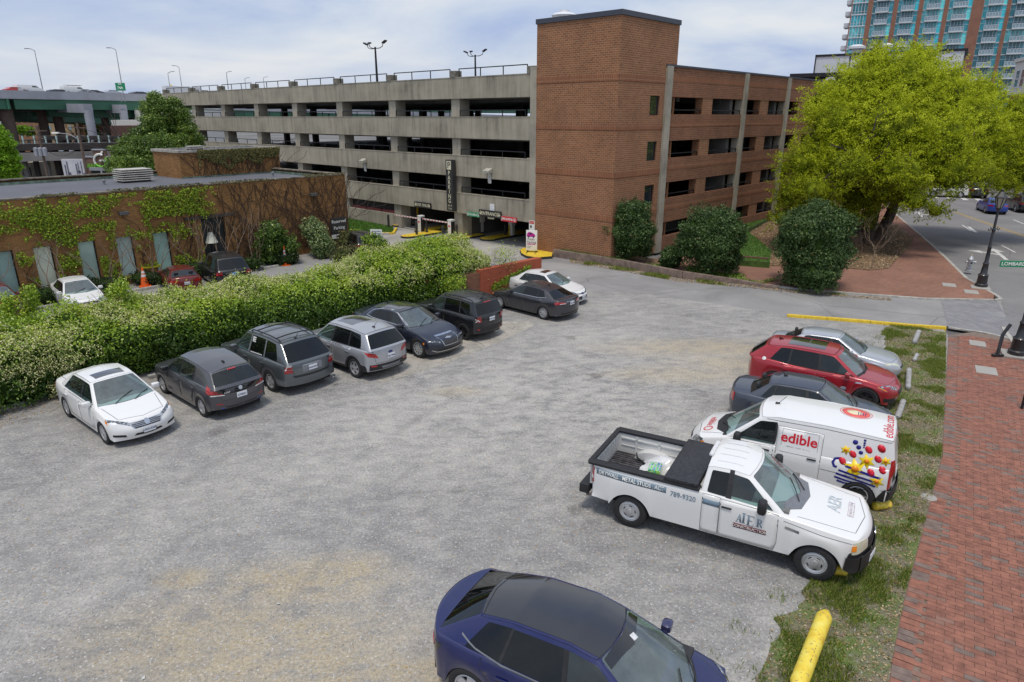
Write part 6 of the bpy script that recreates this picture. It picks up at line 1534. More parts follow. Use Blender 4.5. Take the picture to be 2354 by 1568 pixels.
 # -poles ------------------------------------------------------------------
M_POLE=pbr('grey_pole',(.28,.28,.30),.6,var=.1);WOOD=pbr('pole_wood',(.14,.10,.08),.9,var=.3)
def mast(u,vb,vt,Yd,lab,side=-1,r=.085,arm=1.2,zb=None):
 b0,t=atY(u,vb,Yd),atY(u,vt,Yd);z0=b0[2]if zb is None else zb;e=empty('highway_lamp',(b0[0],b0[1],z0),0,lab,'lamp post','tall lamp posts along the highway');h=t[2]-z0
 c_=MB();c_.tube([(0,0,0),(0,0,h)],[r,r*.55],7);c_.build('pole',M_POLE,e,smooth=True);c_=MB();c_.tube([(0,0,h-.05),(side*arm*.5,0,h+.25),(side*arm,0,h+.3)],.06,6);c_.build('arm',M_POLE,e);c_=MB();c_.box(side*arm-.35,-.12,h+.22,side*arm+.25,.12,h+.34);c_.build('lamp_head',M_POLE,e,bevel=.04)
mast(99,210,116,118,'tall highway lamp post at the far left, nearest the white van');mast(283,212,114,124,'tall highway lamp post right behind the green exit sign');mast(393,216,168,150,'shorter lamp post beside the yellow warning sign',1);mast(418,200,154,165,'lamp post above the white lorry',-1)
mast(525,205,167,190,'thin lamp post above the third garage bay from the left',1,.12);mast(566,209,181,215,'small lamp post behind the garage roof, middle of three',1,.11);mast(608,204,179,225,'small lamp post behind the garage roof, rightmost of three',1,.11)
def roof_light(u,vb,vt,Yd,lab):
 b0,t=atY(u,vb,Yd),atY(u,vt,Yd);e=empty('roof_light',(b0[0],b0[1],10.0),GA,lab,'lamp post','three-headed lamps on the garage roof');h=t[2]-10.0;s=.62
 c_=MB();c_.tube([(0,0,0),(0,0,h)],[.11,.07],8);c_.build('pole',DKMETAL,e,smooth=True)
 for k_,(dx_,dy_)in enumerate(((-1.35*s*1.3,0),(1.35*s*1.3,0),(0,-.6))):
  c_=MB();c_.tube([(0,0,h-.1),(dx_*.5,dy_*.5,h-.12),(dx_*.85,dy_*.85,h-.02),(dx_,dy_,h+.25)],.03,6);c_.build('arm',DKMETAL,e)
  c_=MB();sg=(1 if dx_>0 else-1)if dx_ else 0;c_.beam((dx_-sg*.05,dy_,h+.22),(dx_+sg*.34 if sg else.2,dy_,h+.38 if sg else h+.25),.25,.09);c_.build('lamp_head',DKMETAL,e)
roof_light(867,186,108,58,'three-headed roof lamp on the garage above the middle bays');roof_light(1093,172,126,66,'smaller three-headed roof lamp on the garage near the brick tower')
c_=MB();b0=atY(1752,168,80);
def utility(ub,vb,ut,vt,lab,xf=False,lampa=False,r=.17):
 x,y,_=atY(ub,vb,87);t=atY(ut,vt,y);e=empty('utility_pole',(x,y,0),0,lab,'utility pole');h=t[2]
 c_=MB();c_.tube([(0,0,0),((t[0]-x)*.0,0,h)],[r,r*.7],8);c_.build('pole',WOOD,e,smooth=True);c_=MB();c_.beam((-1.1,0,h-.5),(1.1,0,h-.5),.12,.12);c_.beam((-.7,0,h-1.4),(.7,0,h-1.4),.1,.1);c_.build('crossarm',WOOD,e)
 if xf:
  for dx_ in(-.55,0,.55):c_=MB();c_.lathe([(.24,h*.52),(.26,h*.52+.9),(.1,h*.52+1.0),(0,h*.52+1.02)],(dx_,-.35,0),10);c_.build('transformer',M_PIERW,e,smooth=True)
 if lampa:c_=MB();c_.tube([(0,0,h*.74),(-1.2,0,h*.74+.7),(-2.6,0,h*.74+.85)],.06,6);c_.build('arm',M_POLE,e);c_=MB();c_.box(-3.3,-.18,h*.74+.74,-2.5,.18,h*.74+.95);c_.build('lamp_head',INK,e,bevel=.05)
 return e,(x,y,h)
_,up1=utility(109,402,86,291,'wooden utility pole with three transformers in the left background',True);_,up2=utility(199,397,172,284,'wooden utility pole with a curved street lamp arm in the left background',False,True,.2)
for i in range(3):
 c_=MB();a_,b_=Vector((up1[0],up1[1],up1[2]-.5-i*.9)),Vector((up2[0],up2[1],up2[2]-.5-i*.9));L_=b_-a_
 for(s0,s1,nm)in((a_+Vector((-30,2,.5)),a_,0),(a_,b_,1),(b_,b_+Vector((30,-10,-1)),2)):
  c_.tube([s0 .lerp(s1,t)-Vector((0,0,1.4*4*t*(1-t)))for t in[q/8 for q in range(9)]],.03,4,cap=False)
 tag(c_.build('power_line',BLACK),['topmost black cable sagging between the two utility poles','middle black cable between the two utility poles','lowest black cable between the two utility poles'][i],'cable')
x,y,z=atY(277,197,122);e=empty('exit_road_sign',(x,y,z-1.6),0,'small green highway exit sign beside the tall lamp post','sign');c_=MB();c_.box(-.85,-.05,.8,.75,.05,2.05);c_.build('board',GREEN,e);c_=MB();c_.beam((-.3,0,-1),(-.3,0,.5),.1,.1);c_.beam((.3,0,-1),(.3,0,.5),.1,.1);c_.build('posts',M_POLE,e);text_on('EXIT',.3,INK,(-.05,-.05,1.85),(1,0,0),(0,0,1),e,bold=.01);text_on('74A',.58,INK,(-.1,-.05,1.25),(1,0,0),(0,0,1),e,bold=.015)
x,y,z=atY(395,206,140);c_=MB();c_.poly([(0,0,-1.0),(.75,0,0),(0,0,1.0),(-.75,0,0)]);c_.beam((0,.05,-2.5),(0,.05,-.5),.1,.1);tag(c_.build('warning_sign',YELLOW,loc=(x,y,z)),'yellow diamond warning sign on the highway in front of the lorry','sign')
x,y,z=atY(246,250,155);e=empty('number_banner',(x,y,z),0,'dark banner with white figures 97 behind the ramp','sign');c_=MB();c_.box(-2.5,0,-1.2,4.5,.3,2.2);c_.build('board',SIGNB,e);text_on('97',2.4,INK,(0.2,0,.4),(1,0,0),(0,0,1),e,bold=.05)
# -street furniture on the right
M_LP=pbr('cast_iron_black',(.015,.015,.018),.4,var=.15,coat=.4)
def street_lamp(x,y,rz,lab,h=None):
 e=empty('street_lamp',(x,y,.07),rz,lab,'street lamp');c_=MB()
 c_.lathe([(.30,0),(.30,.12),(.25,.16),(.23,.55),(.25,.60),(.17,.68),(.13,1.15),(.15,1.2),(.10,1.28),(.085,2.0),(.10,2.04),(.075,2.1),(.055,3.9)],n=10);c_.build('post',M_LP,e,smooth=True)
 c_=MB();
 for s in(-1,1):c_.tube([(0,0,2.9),(s*.18,0,2.98),(s*.34,0,2.9),(s*.42,0,3.0)],.022,6);c_.tube([(s*.2,0,2.98),(s*.28,0,3.08)],.02,5)
 c_.lathe([(.07,2.82),(.10,2.9),(.07,2.98)],n=10);c_.build('bracket',M_LP,e,smooth=True)
 c_=MB();c_.lathe([(.06,3.88),(.13,3.98),(.13,4.02)],n=8);
 for k_ in range(6):a=R(60*k_);c_.beam((.13*math.cos(a),.13*math.sin(a),4.02),(.24*math.cos(a),.24*math.sin(a),4.52),.03,.03)
 c_.lathe([(.29,4.52),(.26,4.58),(.10,4.78),(.06,4.82),(.07,4.92),(0,4.98)],n=6);c_.build('lantern_frame',M_LP,e)
 c_=MB();c_.lathe([(.12,4.03),(.225,4.51)],n=6);c_.build('lantern_glass',pbr('lantern_pane',(.34,.31,.24),.25,var=.1),e);return e
x,y=G(2255,658,.07);street_lamp(x,y,R(20),'black cast-iron street lamp standing on the far brick corner by the hydrant')
x,y=G(2336,817,.0);e=street_lamp(x,y,R(20),'black cast-iron street lamp at the right edge by the grey paver crossing')
FLAG=pbr('banner_blue',(.02,.04,.26),.7,var=.05);fl=MB();fl.box(.25,-.02,.35,.75,.0,1.6);fo=fl.build('street_banner',FLAG,loc=(x,y,0),rotz=R(10));tag(fo,'blue, white and red cloth banner behind the near street lamp','banner')
for i in range(5):fl=MB();fl.box(.25,-.03,.42+i*.2,.75,-.022,.50+i*.2);fl.build('white_stripe',INK,fo)
fl=MB();fl.box(.25,-.03,1.42,.75,-.022,1.60);fl.build('red_panel',REDS,fo)
c_=MB();c_.box(-.5,-.5,-.0,.5,.5,.05);struct('lamp_pad',c_,M_CONC,loc=(x+.05,y,.004),rotz=R(62))
c_=MB();c_.tube([(0,0,.02),(.1,.1,.8),(.3,.1,1.2)],.06,8);c_.beam((-.25,-.1,.06),(.15,-.1,.06),.12,.08);tag(c_.build('fallen_pole',M_LP,smooth=True,loc=(x-.75,y-.05,0)),'short black iron bar leaning at the foot of the near street lamp','bar')
x,y=G(2226,623,.06);e=empty('fire_hydrant',(x,y,.06),R(-20),'silver fire hydrant on the brick corner beside the kerb','hydrant');SIL=pbr('silver_paint',(.45,.46,.48),.4,metal=.5,var=.15,scale=8)
c_=MB();c_.lathe([(.19,0),(.19,.06),(.13,.08),(.125,.18),(.17,.2),(.17,.25),(.12,.27),(.11,.62),(.15,.64),(.15,.70),(.13,.72),(.10,.82),(.04,.88),(.035,.94),(0,.95)],n=14);c_.build('barrel',SIL,e,smooth=True)
for s in(-1,1):c_=MB();c_.lathe([(.06,0),(.06,.13),(.075,.13),(.075,.2),(0,.2)],(s*.08,0,.52),10,'x');c_.build('nozzle',SIL,e,smooth=True)if s==1 else None
c_=MB();c_.lathe([(.07,-.24),(.09,-.24),(.09,-.16),(.07,-.14),(.07,0)],(0,0,.50),10,'y');c_.build('nozzle',SIL,e,smooth=True);c_=MB();c_.lathe([(.06,-.22),(.06,-.1)],(0,0,.52),10,'x');c_.build('nozzle',SIL,e,smooth=True);c_=MB();c_.lathe([(0,.965),(.05,.96),(.03,.93)],n=8);c_.build('cap_nut',YELLOW,e)
x,y,z=atY(2345,607,18.8);sx=x;e=empty('street_name_sign',(x,y,z),R(-6),'green street name sign reading LOMBARDY at the right edge','sign')
c_=MB();c_.box(-.53,-.015,-.09,1.0,.015,.09);c_.build('board',GREEN,e);text_on('LOMBARDY',.14,INK,(-.14,-.018,0),(1,0,0),(0,0,1),e,bold=.003);text_on('ST',.08,INK,(.33,-.018,.02),(1,0,0),(0,0,1),e);c_=MB();c_.tube([(1.05,.0,-z),(1.05,.0,1.2)],.04,8);c_.build('post',DKMETAL,e)
def log(p,q,r,mat,name,lab,grp=None,txt=None):
 p,q=Vector((*p,r*.9)),Vector((*q,r*.9));e=empty(name,(p.x,p.y,0),0,lab,'wheel stop',grp);c_=MB();n=14;d=q-p
 pts=[Vector((0,0,r*.9))+d*(i/n)for i in range(n+1)];rad=[r*(.55 if i in(0,n)else 1)*(1+.02*math.sin(i*3.1))for i in range(n+1)];c_.tube([pts[0]+d.normalized()*-.03]+pts,[r*.25]+rad,16);c_.build('log',mat,e,smooth=True)
 if txt:dn=d.normalized();side_=Vector((dn.y,-dn.x,0));text_on(txt,.16,SIGNB,Vector((0,0,r*1.9))+d*.62,-dn*1.0,side_*-1.0,e,'lettering',off=.014,bold=.004)
 return e
YLW=bpy.data.materials.new('chipped_yellow');nt,b,out=nodes_of(YLW);c=coord(nt);n=noise(nt,c,4,6,.65);n2=noise(nt,c,14,5,.7)
nt.links.new(mixc(nt,ramp(nt,n2,[(.60,(0,0,0)),(.64,(1,1,1))]),ramp(nt,n,[(.3,(.62,.36,.03)),(.5,(.78,.60,.06)),(.7,(.80,.70,.16))]),(.30,.24,.12)),b.inputs['Base Color']);b.inputs['Roughness'].default_value=.55;bump(nt,b,n2,.3,.01)
log(G(1896,1422),G(1828,1600),.135,YLW,'parking_bumper','thick yellow painted log lying in the verge, lettered ONLY',None,'ONLY')
WLOG=pbr('whitewashed_log',(.36,.355,.35),.85,var=.25,scale=6,bmp=.5);GLOG=pbr('grey_log',(.36,.345,.32),.9,var=.2,scale=5,bmp=.4)
log(G(2112,765),G(2101,792),.09,WLOG,'parking_bumper','broken whitewashed log nearest the yellow kerb');log(G(2108,818),G(2101,832),.07,WLOG,'parking_bumper','smallest broken whitewashed log in the verge')
log(G(2089,852),G(2086,898),.085,WLOG,'parking_bumper','whitewashed log at the nose of the red crossover');log(G(2076,925),G(2062,965),.085,WLOG,'parking_bumper','whitewashed log between the red crossover and the white van')
log(G(2045,1166),G(2005,1172),.10,YLW,'parking_bumper','yellow log end poking out under the rear of the white van');log(G(1945,1322),G(1905,1318),.10,YLW,'parking_bumper','yellow log end poking out under the front of the pickup truck')
def stop(u0,v0,u1,v1,lab):
 a,b_=Vector((*G(u0,v0),.06)),Vector((*G(u1,v1),.06));c_=MB();c_.beam(a,b_,.18,.13);tag(c_.build('wheel_stop',GLOG,bevel=.03,smooth=True),lab,'wheel stop')
stop(0,945,60,932,'grey concrete wheel stop by the hedge at the left edge');stop(342,871,372,862,'grey concrete wheel stop between the white sedan and the grey hatchback');stop(985,730,998,722,'pale stone lump by the wall at the nose of the dark sedan')
ORG=pbr('cone_orange',(.80,.13,.015),.5,var=.1);REFL=pbr('cone_white',(.7,.7,.68),.4,var=.05)
def cone(u,v,lab,h=.72,r=.17,slim=False):
 x,y=G(u,v);e=empty('traffic_cone',(x,y,0),R(30),lab,'traffic cone','orange cones by the kerb');c_=MB();c_.box(-r*1.15,-r*1.15,0,r*1.15,r*1.15,.04);rt=.03 if not slim else.05
 c_.lathe([(r*.9 if not slim else.08,.04),(rt,h),(0,h+.01)],n=14);c_.build('cone_body',ORG,e,smooth=True)
 rr=lambda z:lerp(r*.9 if not slim else.08,rt,(z-.04)/(h-.04))+.004
 for z0_ in(.52,.70):c_=MB();c_.lathe([(rr(h*z0_),h*z0_),(rr(h*(z0_+.12)),h*(z0_+.12))],n=14);c_.build('white_band',REFL,e,smooth=True)
 return(x,y,h)
cA=cone(222,658,'orange cone beside the white sedan, holding the tape',.95,.2);cB=cone(334,658,'orange cone between the tape and the red coupe',1.0,.24);cC=cone(657,610,'slim orange delineator post by the kerb, farthest right',1.15,.2,True)
TAPE=pbr('caution_tape',(.75,.68,.04),.5,var=.05);t0,t1=Vector(cA),Vector(cB);mid=Vector((*G(306,640),1.35));mid=t0 .lerp(t1,.72)+Vector((0,1.2,.35));V=[];F=[]
def tape(a,b_,sag,V,F):
 o=len(V)
 for i in range(15):t=i/14;p=a.lerp(b_,t)-Vector((0,0,sag*4*t*(1-t)));w_=.04*math.cos(i*.9);V.append(tuple(p+Vector((0,.02*math.sin(i),.045))));V.append(tuple(p-Vector((0,.02*math.sin(i),.045))))
 for i in range(14):F.append((o+2*i,o+2*i+1,o+2*i+3,o+2*i+2))
tape(t0,mid,.75,V,F);tape(mid,t1,.12,V,F);tape(t1,Vector((*G(378,640),.75)),.05,V,F);o=mk('caution_tape',V,F,TAPE);tag(o,'yellow caution tape sagging between the orange cones','tape')
c_=MB();c_.tube([(mid.x,mid.y,0),tuple(mid)],.015,5);tag(c_.build('tape_stake',WOOD),'thin stake holding up the yellow tape','stake')
# -the vehicles of the lot
GRP_L='cars parked nose to hedge along the left wall';GRP_R='vehicles parked along the grass verge'
RG=pbr('dark_alloy',(.05,.05,.055),.3,metal=.7,var=.1);RSIL=RIMM
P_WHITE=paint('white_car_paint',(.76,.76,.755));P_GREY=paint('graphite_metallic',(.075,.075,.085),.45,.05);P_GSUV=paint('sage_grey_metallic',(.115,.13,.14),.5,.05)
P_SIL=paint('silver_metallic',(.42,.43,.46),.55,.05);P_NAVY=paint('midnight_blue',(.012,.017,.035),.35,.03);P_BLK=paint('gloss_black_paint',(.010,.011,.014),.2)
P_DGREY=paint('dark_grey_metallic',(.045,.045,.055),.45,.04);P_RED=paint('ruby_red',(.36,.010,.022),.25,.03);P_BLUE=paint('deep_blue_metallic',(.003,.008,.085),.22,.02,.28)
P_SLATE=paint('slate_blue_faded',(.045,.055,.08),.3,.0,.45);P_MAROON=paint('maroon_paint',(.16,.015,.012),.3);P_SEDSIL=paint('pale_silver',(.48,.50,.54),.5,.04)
def put(S,x,y,deg,label,sc=1.0,group=None,name='parked_car',cat='car',**k):
 S.update(k);S['loc']=(x,y,0);S['rz']=R(deg);S['label']=label;S['group']=group;S['name']=name;S['cat']=cat
 o,sf=make_car(S);o.scale=(sc,sc,sc);return o,sf,S
def bit(S,*b):S['bits']=S['bits']+list(b)
def sunroof(x0,x1,w,mat='gloss',off=.004):return('sunroof',GL['roof'],'p',('t',[(x0,-w),(x1,-w*.96),(x1,w*.96),(x0,w)],.12),off)
def ant(S,o,x,y=0,fin=False):
 p=S['surf'].hit('t',x,y,0);b=MB()
 if fin:b.poly([(p.x-.08,p.y,p.z),(p.x+.08,p.y,p.z),(p.x-.06,p.y+.001,p.z+.07)]);b.box(p.x-.08,p.y-.02,p.z-.01,p.x+.06,p.y+.02,p.z+.03)
 else:b.box(p.x-.05,p.y-.03,p.z-.01,p.x+.05,p.y+.03,p.z+.03);b.tube([(p.x,p.y,p.z),(p.x-.18,p.y,p.z+.22)],.008,4)
 b.build('antenna',BLACK,o)
S=sedan_spec(4.63,1.76,1.49,2.70,.92,belt=.95,deck=1.06,hood=.99,A=.98,roof_f=.22,roof_r=-1.0,rear=-1.62,paint=P_WHITE,glass=('mid','mid','mid'),cabin='grey',rim='multi',spokes=9)
nose=1.35+.92
S['bits']=[('headlight','clear','qm',[(nose-.08,.44,.66),(nose-.60,.88,.74),(nose-.66,.86,.84),(nose-.22,.48,.74)],.006),('amber_lamp','amber','qm',[(nose-.50,.86,.68),(nose-.62,.88,.72),(nose-.66,.88,.80),(nose-.58,.88,.78)],.010),('taillight','red','qm',[(-2.3,.50,.82),(-1.95,.88,.82),(-2.0,.88,.96),(-2.3,.46,.94)],.006),('grille','mesh','q',[(nose,-.34,.54),(nose,.34,.54),(nose-.1,.44,.70),(nose-.1,-.44,.70)],.006),('lower_grille','black','q',[(nose,-.40,.27),(nose,.40,.27),(nose,.34,.36),(nose,-.34,.36)],.006),('fog_recess','black','qm',[(nose-.2,.52,.32),(nose-.35,.82,.36),(nose-.35,.80,.42),(nose-.2,.54,.39)],.006),sunroof(-.30,.12,.40)]+[('grille_bar','chrome','r',('f',[(-.37-.02*i,.565+.035*i),(.37+.02*i,.565+.035*i)],.012),.013)for i in range(4)]+[('grille_edge','chrome','rm',('f',[(.34,.53),(.45,.71)],.025),.012),('emblem','chrome','p',('f',[(.07*math.cos(R(a)),.625+.07*math.sin(R(a)))for a in range(0,360,30)],.2),.018)]
put(S,-11.56,17.90,-39.5,'white sedan with sunroof and chrome-barred grille, nose to the camera, leftmost in the row',1,GRP_L,plate=[('f','UXG-5220',.44,'plate')])
S=suv_spec(4.48,1.79,1.55,2.70,.90,belt=.98,hood=1.0,A=1.02,roof_f=.30,roof_r=-1.55,tyre=.32,tailbelt=1.00,paint=P_GREY,glass=('mid','mid','mid'),sill=.22,arch=.365,rim='turbine',spokes=5,mirror_m=LM['gloss'])
tl=-(1.35+.88)
S['cols']=[(1.02,.30,'P'),(.90,.24,'W'),(.02,-.06,'B'),(-.06,-.13,'W'),(-.88,-.80,'B'),(-1.0,-.92,'P'),(-1.55,-1.38,'P'),(tl+.14,-1.62,'P')]
S['roof']=[(.30,1.45),(-.3,1.505),(-1.1,1.46),(-1.62,1.37)];S['ttw']=(.16,.90)
S['bits']=[('headlight','clear','qm',[(2.1,.5,.7),(1.7,.9,.78),(1.7,.9,.88),(2.0,.5,.8)],.006),('taillight','red','qm',[(tl,.52,.80),(tl+.42,.9,.86),(tl+.50,.86,1.12),(tl+.28,.80,1.02)],.008),('tail_lamp_clear','white','qm',[(tl,.50,.785),(tl+.2,.88,.80),(tl+.22,.88,.83),(tl,.52,.81)],.012),('tailgate_black','gloss','p',('b',[(-.62,.80),(.62,.80),(.66,.99),(-.66,.99)],.1),.004),('high_brake_light','red','p',('b',[(-.12,1.375),(.12,1.375),(.12,1.40),(-.12,1.40)],.1),.03),('reflector','red','pm',('b',[(.55,.50),(.72,.52),(.72,.55),(.55,.53)],.1),.006),('blue_strip','blue_trim','r',('b',[(-.60,.40),(-.45,.34),(.45,.34),(.60,.40)],.02),.006),('emblem','chrome','p',('b',[(.06*math.cos(R(a)),.90+.06*math.sin(R(a)))for a in range(0,360,30)],.2),.012)]
o,sf,S=put(S,-9.61,19.66,138.8,'graphite grey electric hatchback with a blue rear bumper strip, second from the left',1,GRP_L,plate=[('b','67365U',.71,'plate')]);ant(S,o,-1.25,0,True)
V,F=sf.poly('b',[(-.50,.44),(.50,.44),(.44,.34),(-.44,.34)],.004,.1,.004);mk('diffuser',V,F,BLACK,o)
me=sf.text('b','LEAF',.075,(.40,.845),flipx=True,off=.012);me.materials.clear();me.materials.append(LM['white']);q=bpy.data.objects.new('lettering',me);COL.objects.link(q);q.parent=o
S=suv_spec(4.79,1.95,1.75,2.70,.98,belt=1.05,hood=1.08,A=.96,roof_f=.25,tyre=.36,tailbelt=1.08,paint=P_GSUV,rim='star',spokes=5,clad=1,trim=LM['grey'])
tl=-(1.35+4.79-2.70-.98)
S['bits']=[('headlight','clear','qm',[(2.2,.5,.75),(1.9,.98,.80),(1.9,.98,.90),(2.1,.5,.85)],.006),('taillight','red','qm',[(tl,.70,.80),(tl+.16,.98,.80),(tl+.14,.98,1.10),(tl,.72,1.10)],.008),('tail_lamp_clear','white','qm',[(tl,.71,.91),(tl+.13,.98,.91),(tl+.13,.98,.96),(tl,.71,.96)],.014),('plate_recess','grey','p',('b',[(-.34,.76),(.34,.76),(.36,.98),(-.36,.98)],.1),.004),('chrome_bar','chrome','r',('b',[(-.32,.975),(.32,.975)],.02),.010),('bumper_step','black','p',('b',[(-.66,.63),(.66,.63),(.66,.69),(-.66,.69)],.1),.006),sunroof(-.35,.1,.42),('white_mark','white','p',('l',[(-.28,1.42),(-.22,1.42),(-.22,1.58),(-.28,1.58)],.2),.012),('white_mark','white','p',('l',[(-.40,1.54),(-.28,1.54),(-.28,1.58),(-.40,1.58)],.2),.012),('white_mark','white','p',('l',[(-.40,1.48),(-.28,1.48),(-.28,1.515),(-.40,1.515)],.2),.012),('white_mark','white','p',('l',[(-.40,1.42),(-.28,1.42),(-.28,1.455),(-.40,1.455)],.2),.012),('tape_strip','white','r',('l',[(-.20,1.10),(-.92,1.13)],.03),.012)]
o,sf,S=put(S,-8.20,21.66,139,'sage grey SUV with roof rails and a taped rear side window, third from the left',1,GRP_L,plate=[('b','UWN-5979',.86,'plate')])
def rails(o,sf,x0,x1,y,mat,cross=()):
 for s in(1,-1):
  b=MB();b.tube([sf.hit('t',lerp(x0,x1,t),y*s,-.01 if t in(0,1)else.06)for t in(0,.08,.35,.65,.92,1)],.022,6);b.build('roof_rail',mat,o,smooth=True)
 for cx in cross:b=MB();b.tube([sf.hit('t',cx,y*t,.075)for t in(-1,-.5,0,.5,1)],.022,6);b.build('cross_bar',mat,o)
rails(o,sf,-1.75,.12,.60,BLACK,(-.30,-1.45));ant(S,o,-1.72,.1)
b=MB();b.tube([(tl+.02,-.62,.36),(tl-.10,-.62,.35)],.035,8);b.tube([(tl+.02,-.72,.36),(tl-.10,-.72,.35)],.035,8);b.build('exhaust',CHROME,o)
S=suv_spec(4.52,1.84,1.68,2.69,.90,belt=1.02,hood=1.06,A=1.02,roof_f=.30,tyre=.35,tailbelt=1.10,paint=P_SIL,rim='split',spokes=5,clad=1)
tl=-(1.345+.93)
S['bits']=[('headlight','clear','qm',[(2.15,.5,.75),(1.75,.92,.82),(1.7,.92,.92),(2.0,.5,.85)],.006),('taillight','red','qm',[(tl,.50,.80),(tl+.10,.90,.90),(tl+.36,.94,1.06),(tl,.60,.96)],.008),('sunroof',GL['roof'],'p',('t',[(-.75,-.42),(.14,-.40),(.14,.40),(-.75,.42)],.12),.004),('bumper_dark','black','p',('b',[(-.80,.38),(.80,.38),(.78,.58),(-.78,.58)],.1),.005),('skid_plate','grey','p',('b',[(-.42,.36),(.42,.36),(.50,.50),(-.50,.50)],.1),.010),('reflector','red','pm',('b',[(.55,.50),(.74,.51),(.74,.56),(.55,.55)],.1),.012),('emblem','ink','p',('b',[(.09*math.cos(R(a)),.93+.04*math.sin(R(a)))for a in range(0,360,30)],.2),.01)]
o,sf,S=put(S,-5.78,22.80,139,'silver crossover with a glass roof panel, parked between the sage SUV and the midnight sedan',1,GRP_L,plate=[('b','YJD-7484',.80,'plate')]);ant(S,o,-1.45,.05)
S=sedan_spec(5.04,1.90,1.49,3.05,.88,belt=1.01,deck=1.08,hood=1.03,A=.92,roof_f=.12,roof_r=-1.25,rear=-1.85,tyre=.355,paint=P_NAVY,glass=('mid','dark','dark'),cabin='grey',rim='multi',spokes=10,nose=[.06,.02,0,.03,.10],nose_top=.10,crf=.30)
nose=1.525+.88
S['bits']=[('headlight','clear','qm',[(nose,.50,.66),(nose-.36,.93,.70),(nose-.34,.92,.82),(nose-.06,.50,.80)],.008),('grille','mesh','q',[(nose,-.34,.50),(nose,.34,.50),(nose,.42,.80),(nose,-.42,.80)],.008),('grille_surround','chrome','r',('f',[(-.34,.50),(.34,.50),(.42,.80),(-.42,.80),(-.34,.50)],.028),.012),('emblem','chrome','p',('f',[(-.18,.73),(0,.71),(.18,.73),(0,.75)],.2),.016),('lower_grille','black','p',('f',[(-.62,.26),(.62,.26),(.58,.40),(-.58,.40)],.1),.006),('chrome_lip','chrome','r',('f',[(-.80,.38),(-.62,.30),(.62,.30),(.80,.38)],.03),.010),('amber_lamp','amber','qm',[(nose-.5,.96,.58),(nose-.56,.96,.58),(nose-.56,.96,.66),(nose-.5,.96,.66)],.008),('taillight','red','qm',[(-2.6,.60,.80),(-2.4,.94,.80),(-2.4,.94,1.0),(-2.6,.62,1.0)],.006),sunroof(-.85,.0,.42),('window_trim','chrome','rm',('l',[(.80,1.03),(.10,1.03),(-1.0,1.045),(-1.45,1.09),(-1.22,1.30),(-.75,1.41),(-.2,1.44),(.15,1.39),(.82,1.06)],.018),.006)]
o,sf,S=put(S,-4.04,24.92,-40,'midnight blue sedan with a chrome-framed mesh grille facing the camera, fifth in the row',1,GRP_L);ant(S,o,-1.15,0,True)
S=suv_spec(4.23,1.80,1.69,2.57,.80,belt=1.08,hood=1.12,A=.86,roof_f=.25,tyre=.36,tailbelt=1.08,paint=P_BLK,rim='split',spokes=5,clad=1,rimm=RG,roof_w=.70,crown=.03)
S['top']=[(-2.14,1.08),(-1.9,1.09),(.8,1.10),(1.2,1.08),(1.9,1.0),(2.08,.94)];S['edge']=[(-2.14,1.065),(-.5,1.08),(.8,1.06),(1.9,.96),(2.08,.90)];tl=-(1.285+.86)
S['bits']=[('headlight','clear','qm',[(2.0,.5,.80),(1.9,.75,.80),(1.9,.75,.92),(2.0,.5,.92)],.006),('taillight','red','qm',[(tl,.58,.83),(tl+.04,.84,.83),(tl+.04,.84,1.01),(tl,.58,1.01)],.012),('tail_x','white','rm',('b',[(.62,.86),(.80,.98)],.03),.032),('tail_x','white','rm',('b',[(.80,.86),(.62,.98)],.03),.032),('bumper_dark','black','p',('b',[(-.78,.36),(.78,.36),(.78,.62),(-.78,.62)],.1),.006),('tow_hook','red','p',('b',[(-.52,.42),(-.42,.42),(-.42,.47),(-.52,.47)],.1),.014),('reflector','red','pm',('b',[(.62,.50),(.72,.50),(.72,.55),(.62,.55)],.1),.014),('high_brake_light','red','p',('b',[(-.2,1.545),(.2,1.545),(.2,1.57),(-.2,1.57)],.1),.02)]
o,sf,S=put(S,-2.30,26.78,138,'boxy glossy black SUV with X-shaped tail lamps and roof rails',.97,GRP_L,plate=[('b','UYS-9626',.90,'plate')]);rails(o,sf,-1.65,.10,.58,BLACK);ant(S,o,-1.5,0)
for i in range(5):V,F=sf.ribbon('t',[(-1.5,-.32+.16*i),(-.0,-.32+.16*i)],.02,.004);mk('roof_rib',V,F,LM['grey'],o)
S=sedan_spec(4.87,1.85,1.48,2.85,.96,belt=.97,deck=1.07,hood=.99,A=.98,roof_f=.18,roof_r=-1.35,rear=-1.98,tyre=.34,paint=P_DGREY,glass=('mid','dark','dark'),rim='multi',spokes=10)
tl=-(1.425+4.87-2.85-.96);S['cols']=[(.98,.18,'P'),(.87,.12,'W'),(-.02,-.12,'B'),(-.11,-.20,'W'),(-.98,-.92,'B'),(-1.04,-.97,'W'),(-1.50,-1.22,'P'),(-1.98,-1.42,'P')];S['roof']=[(.18,1.385),(-.4,1.435),(-1.0,1.39),(-1.45,1.28)]
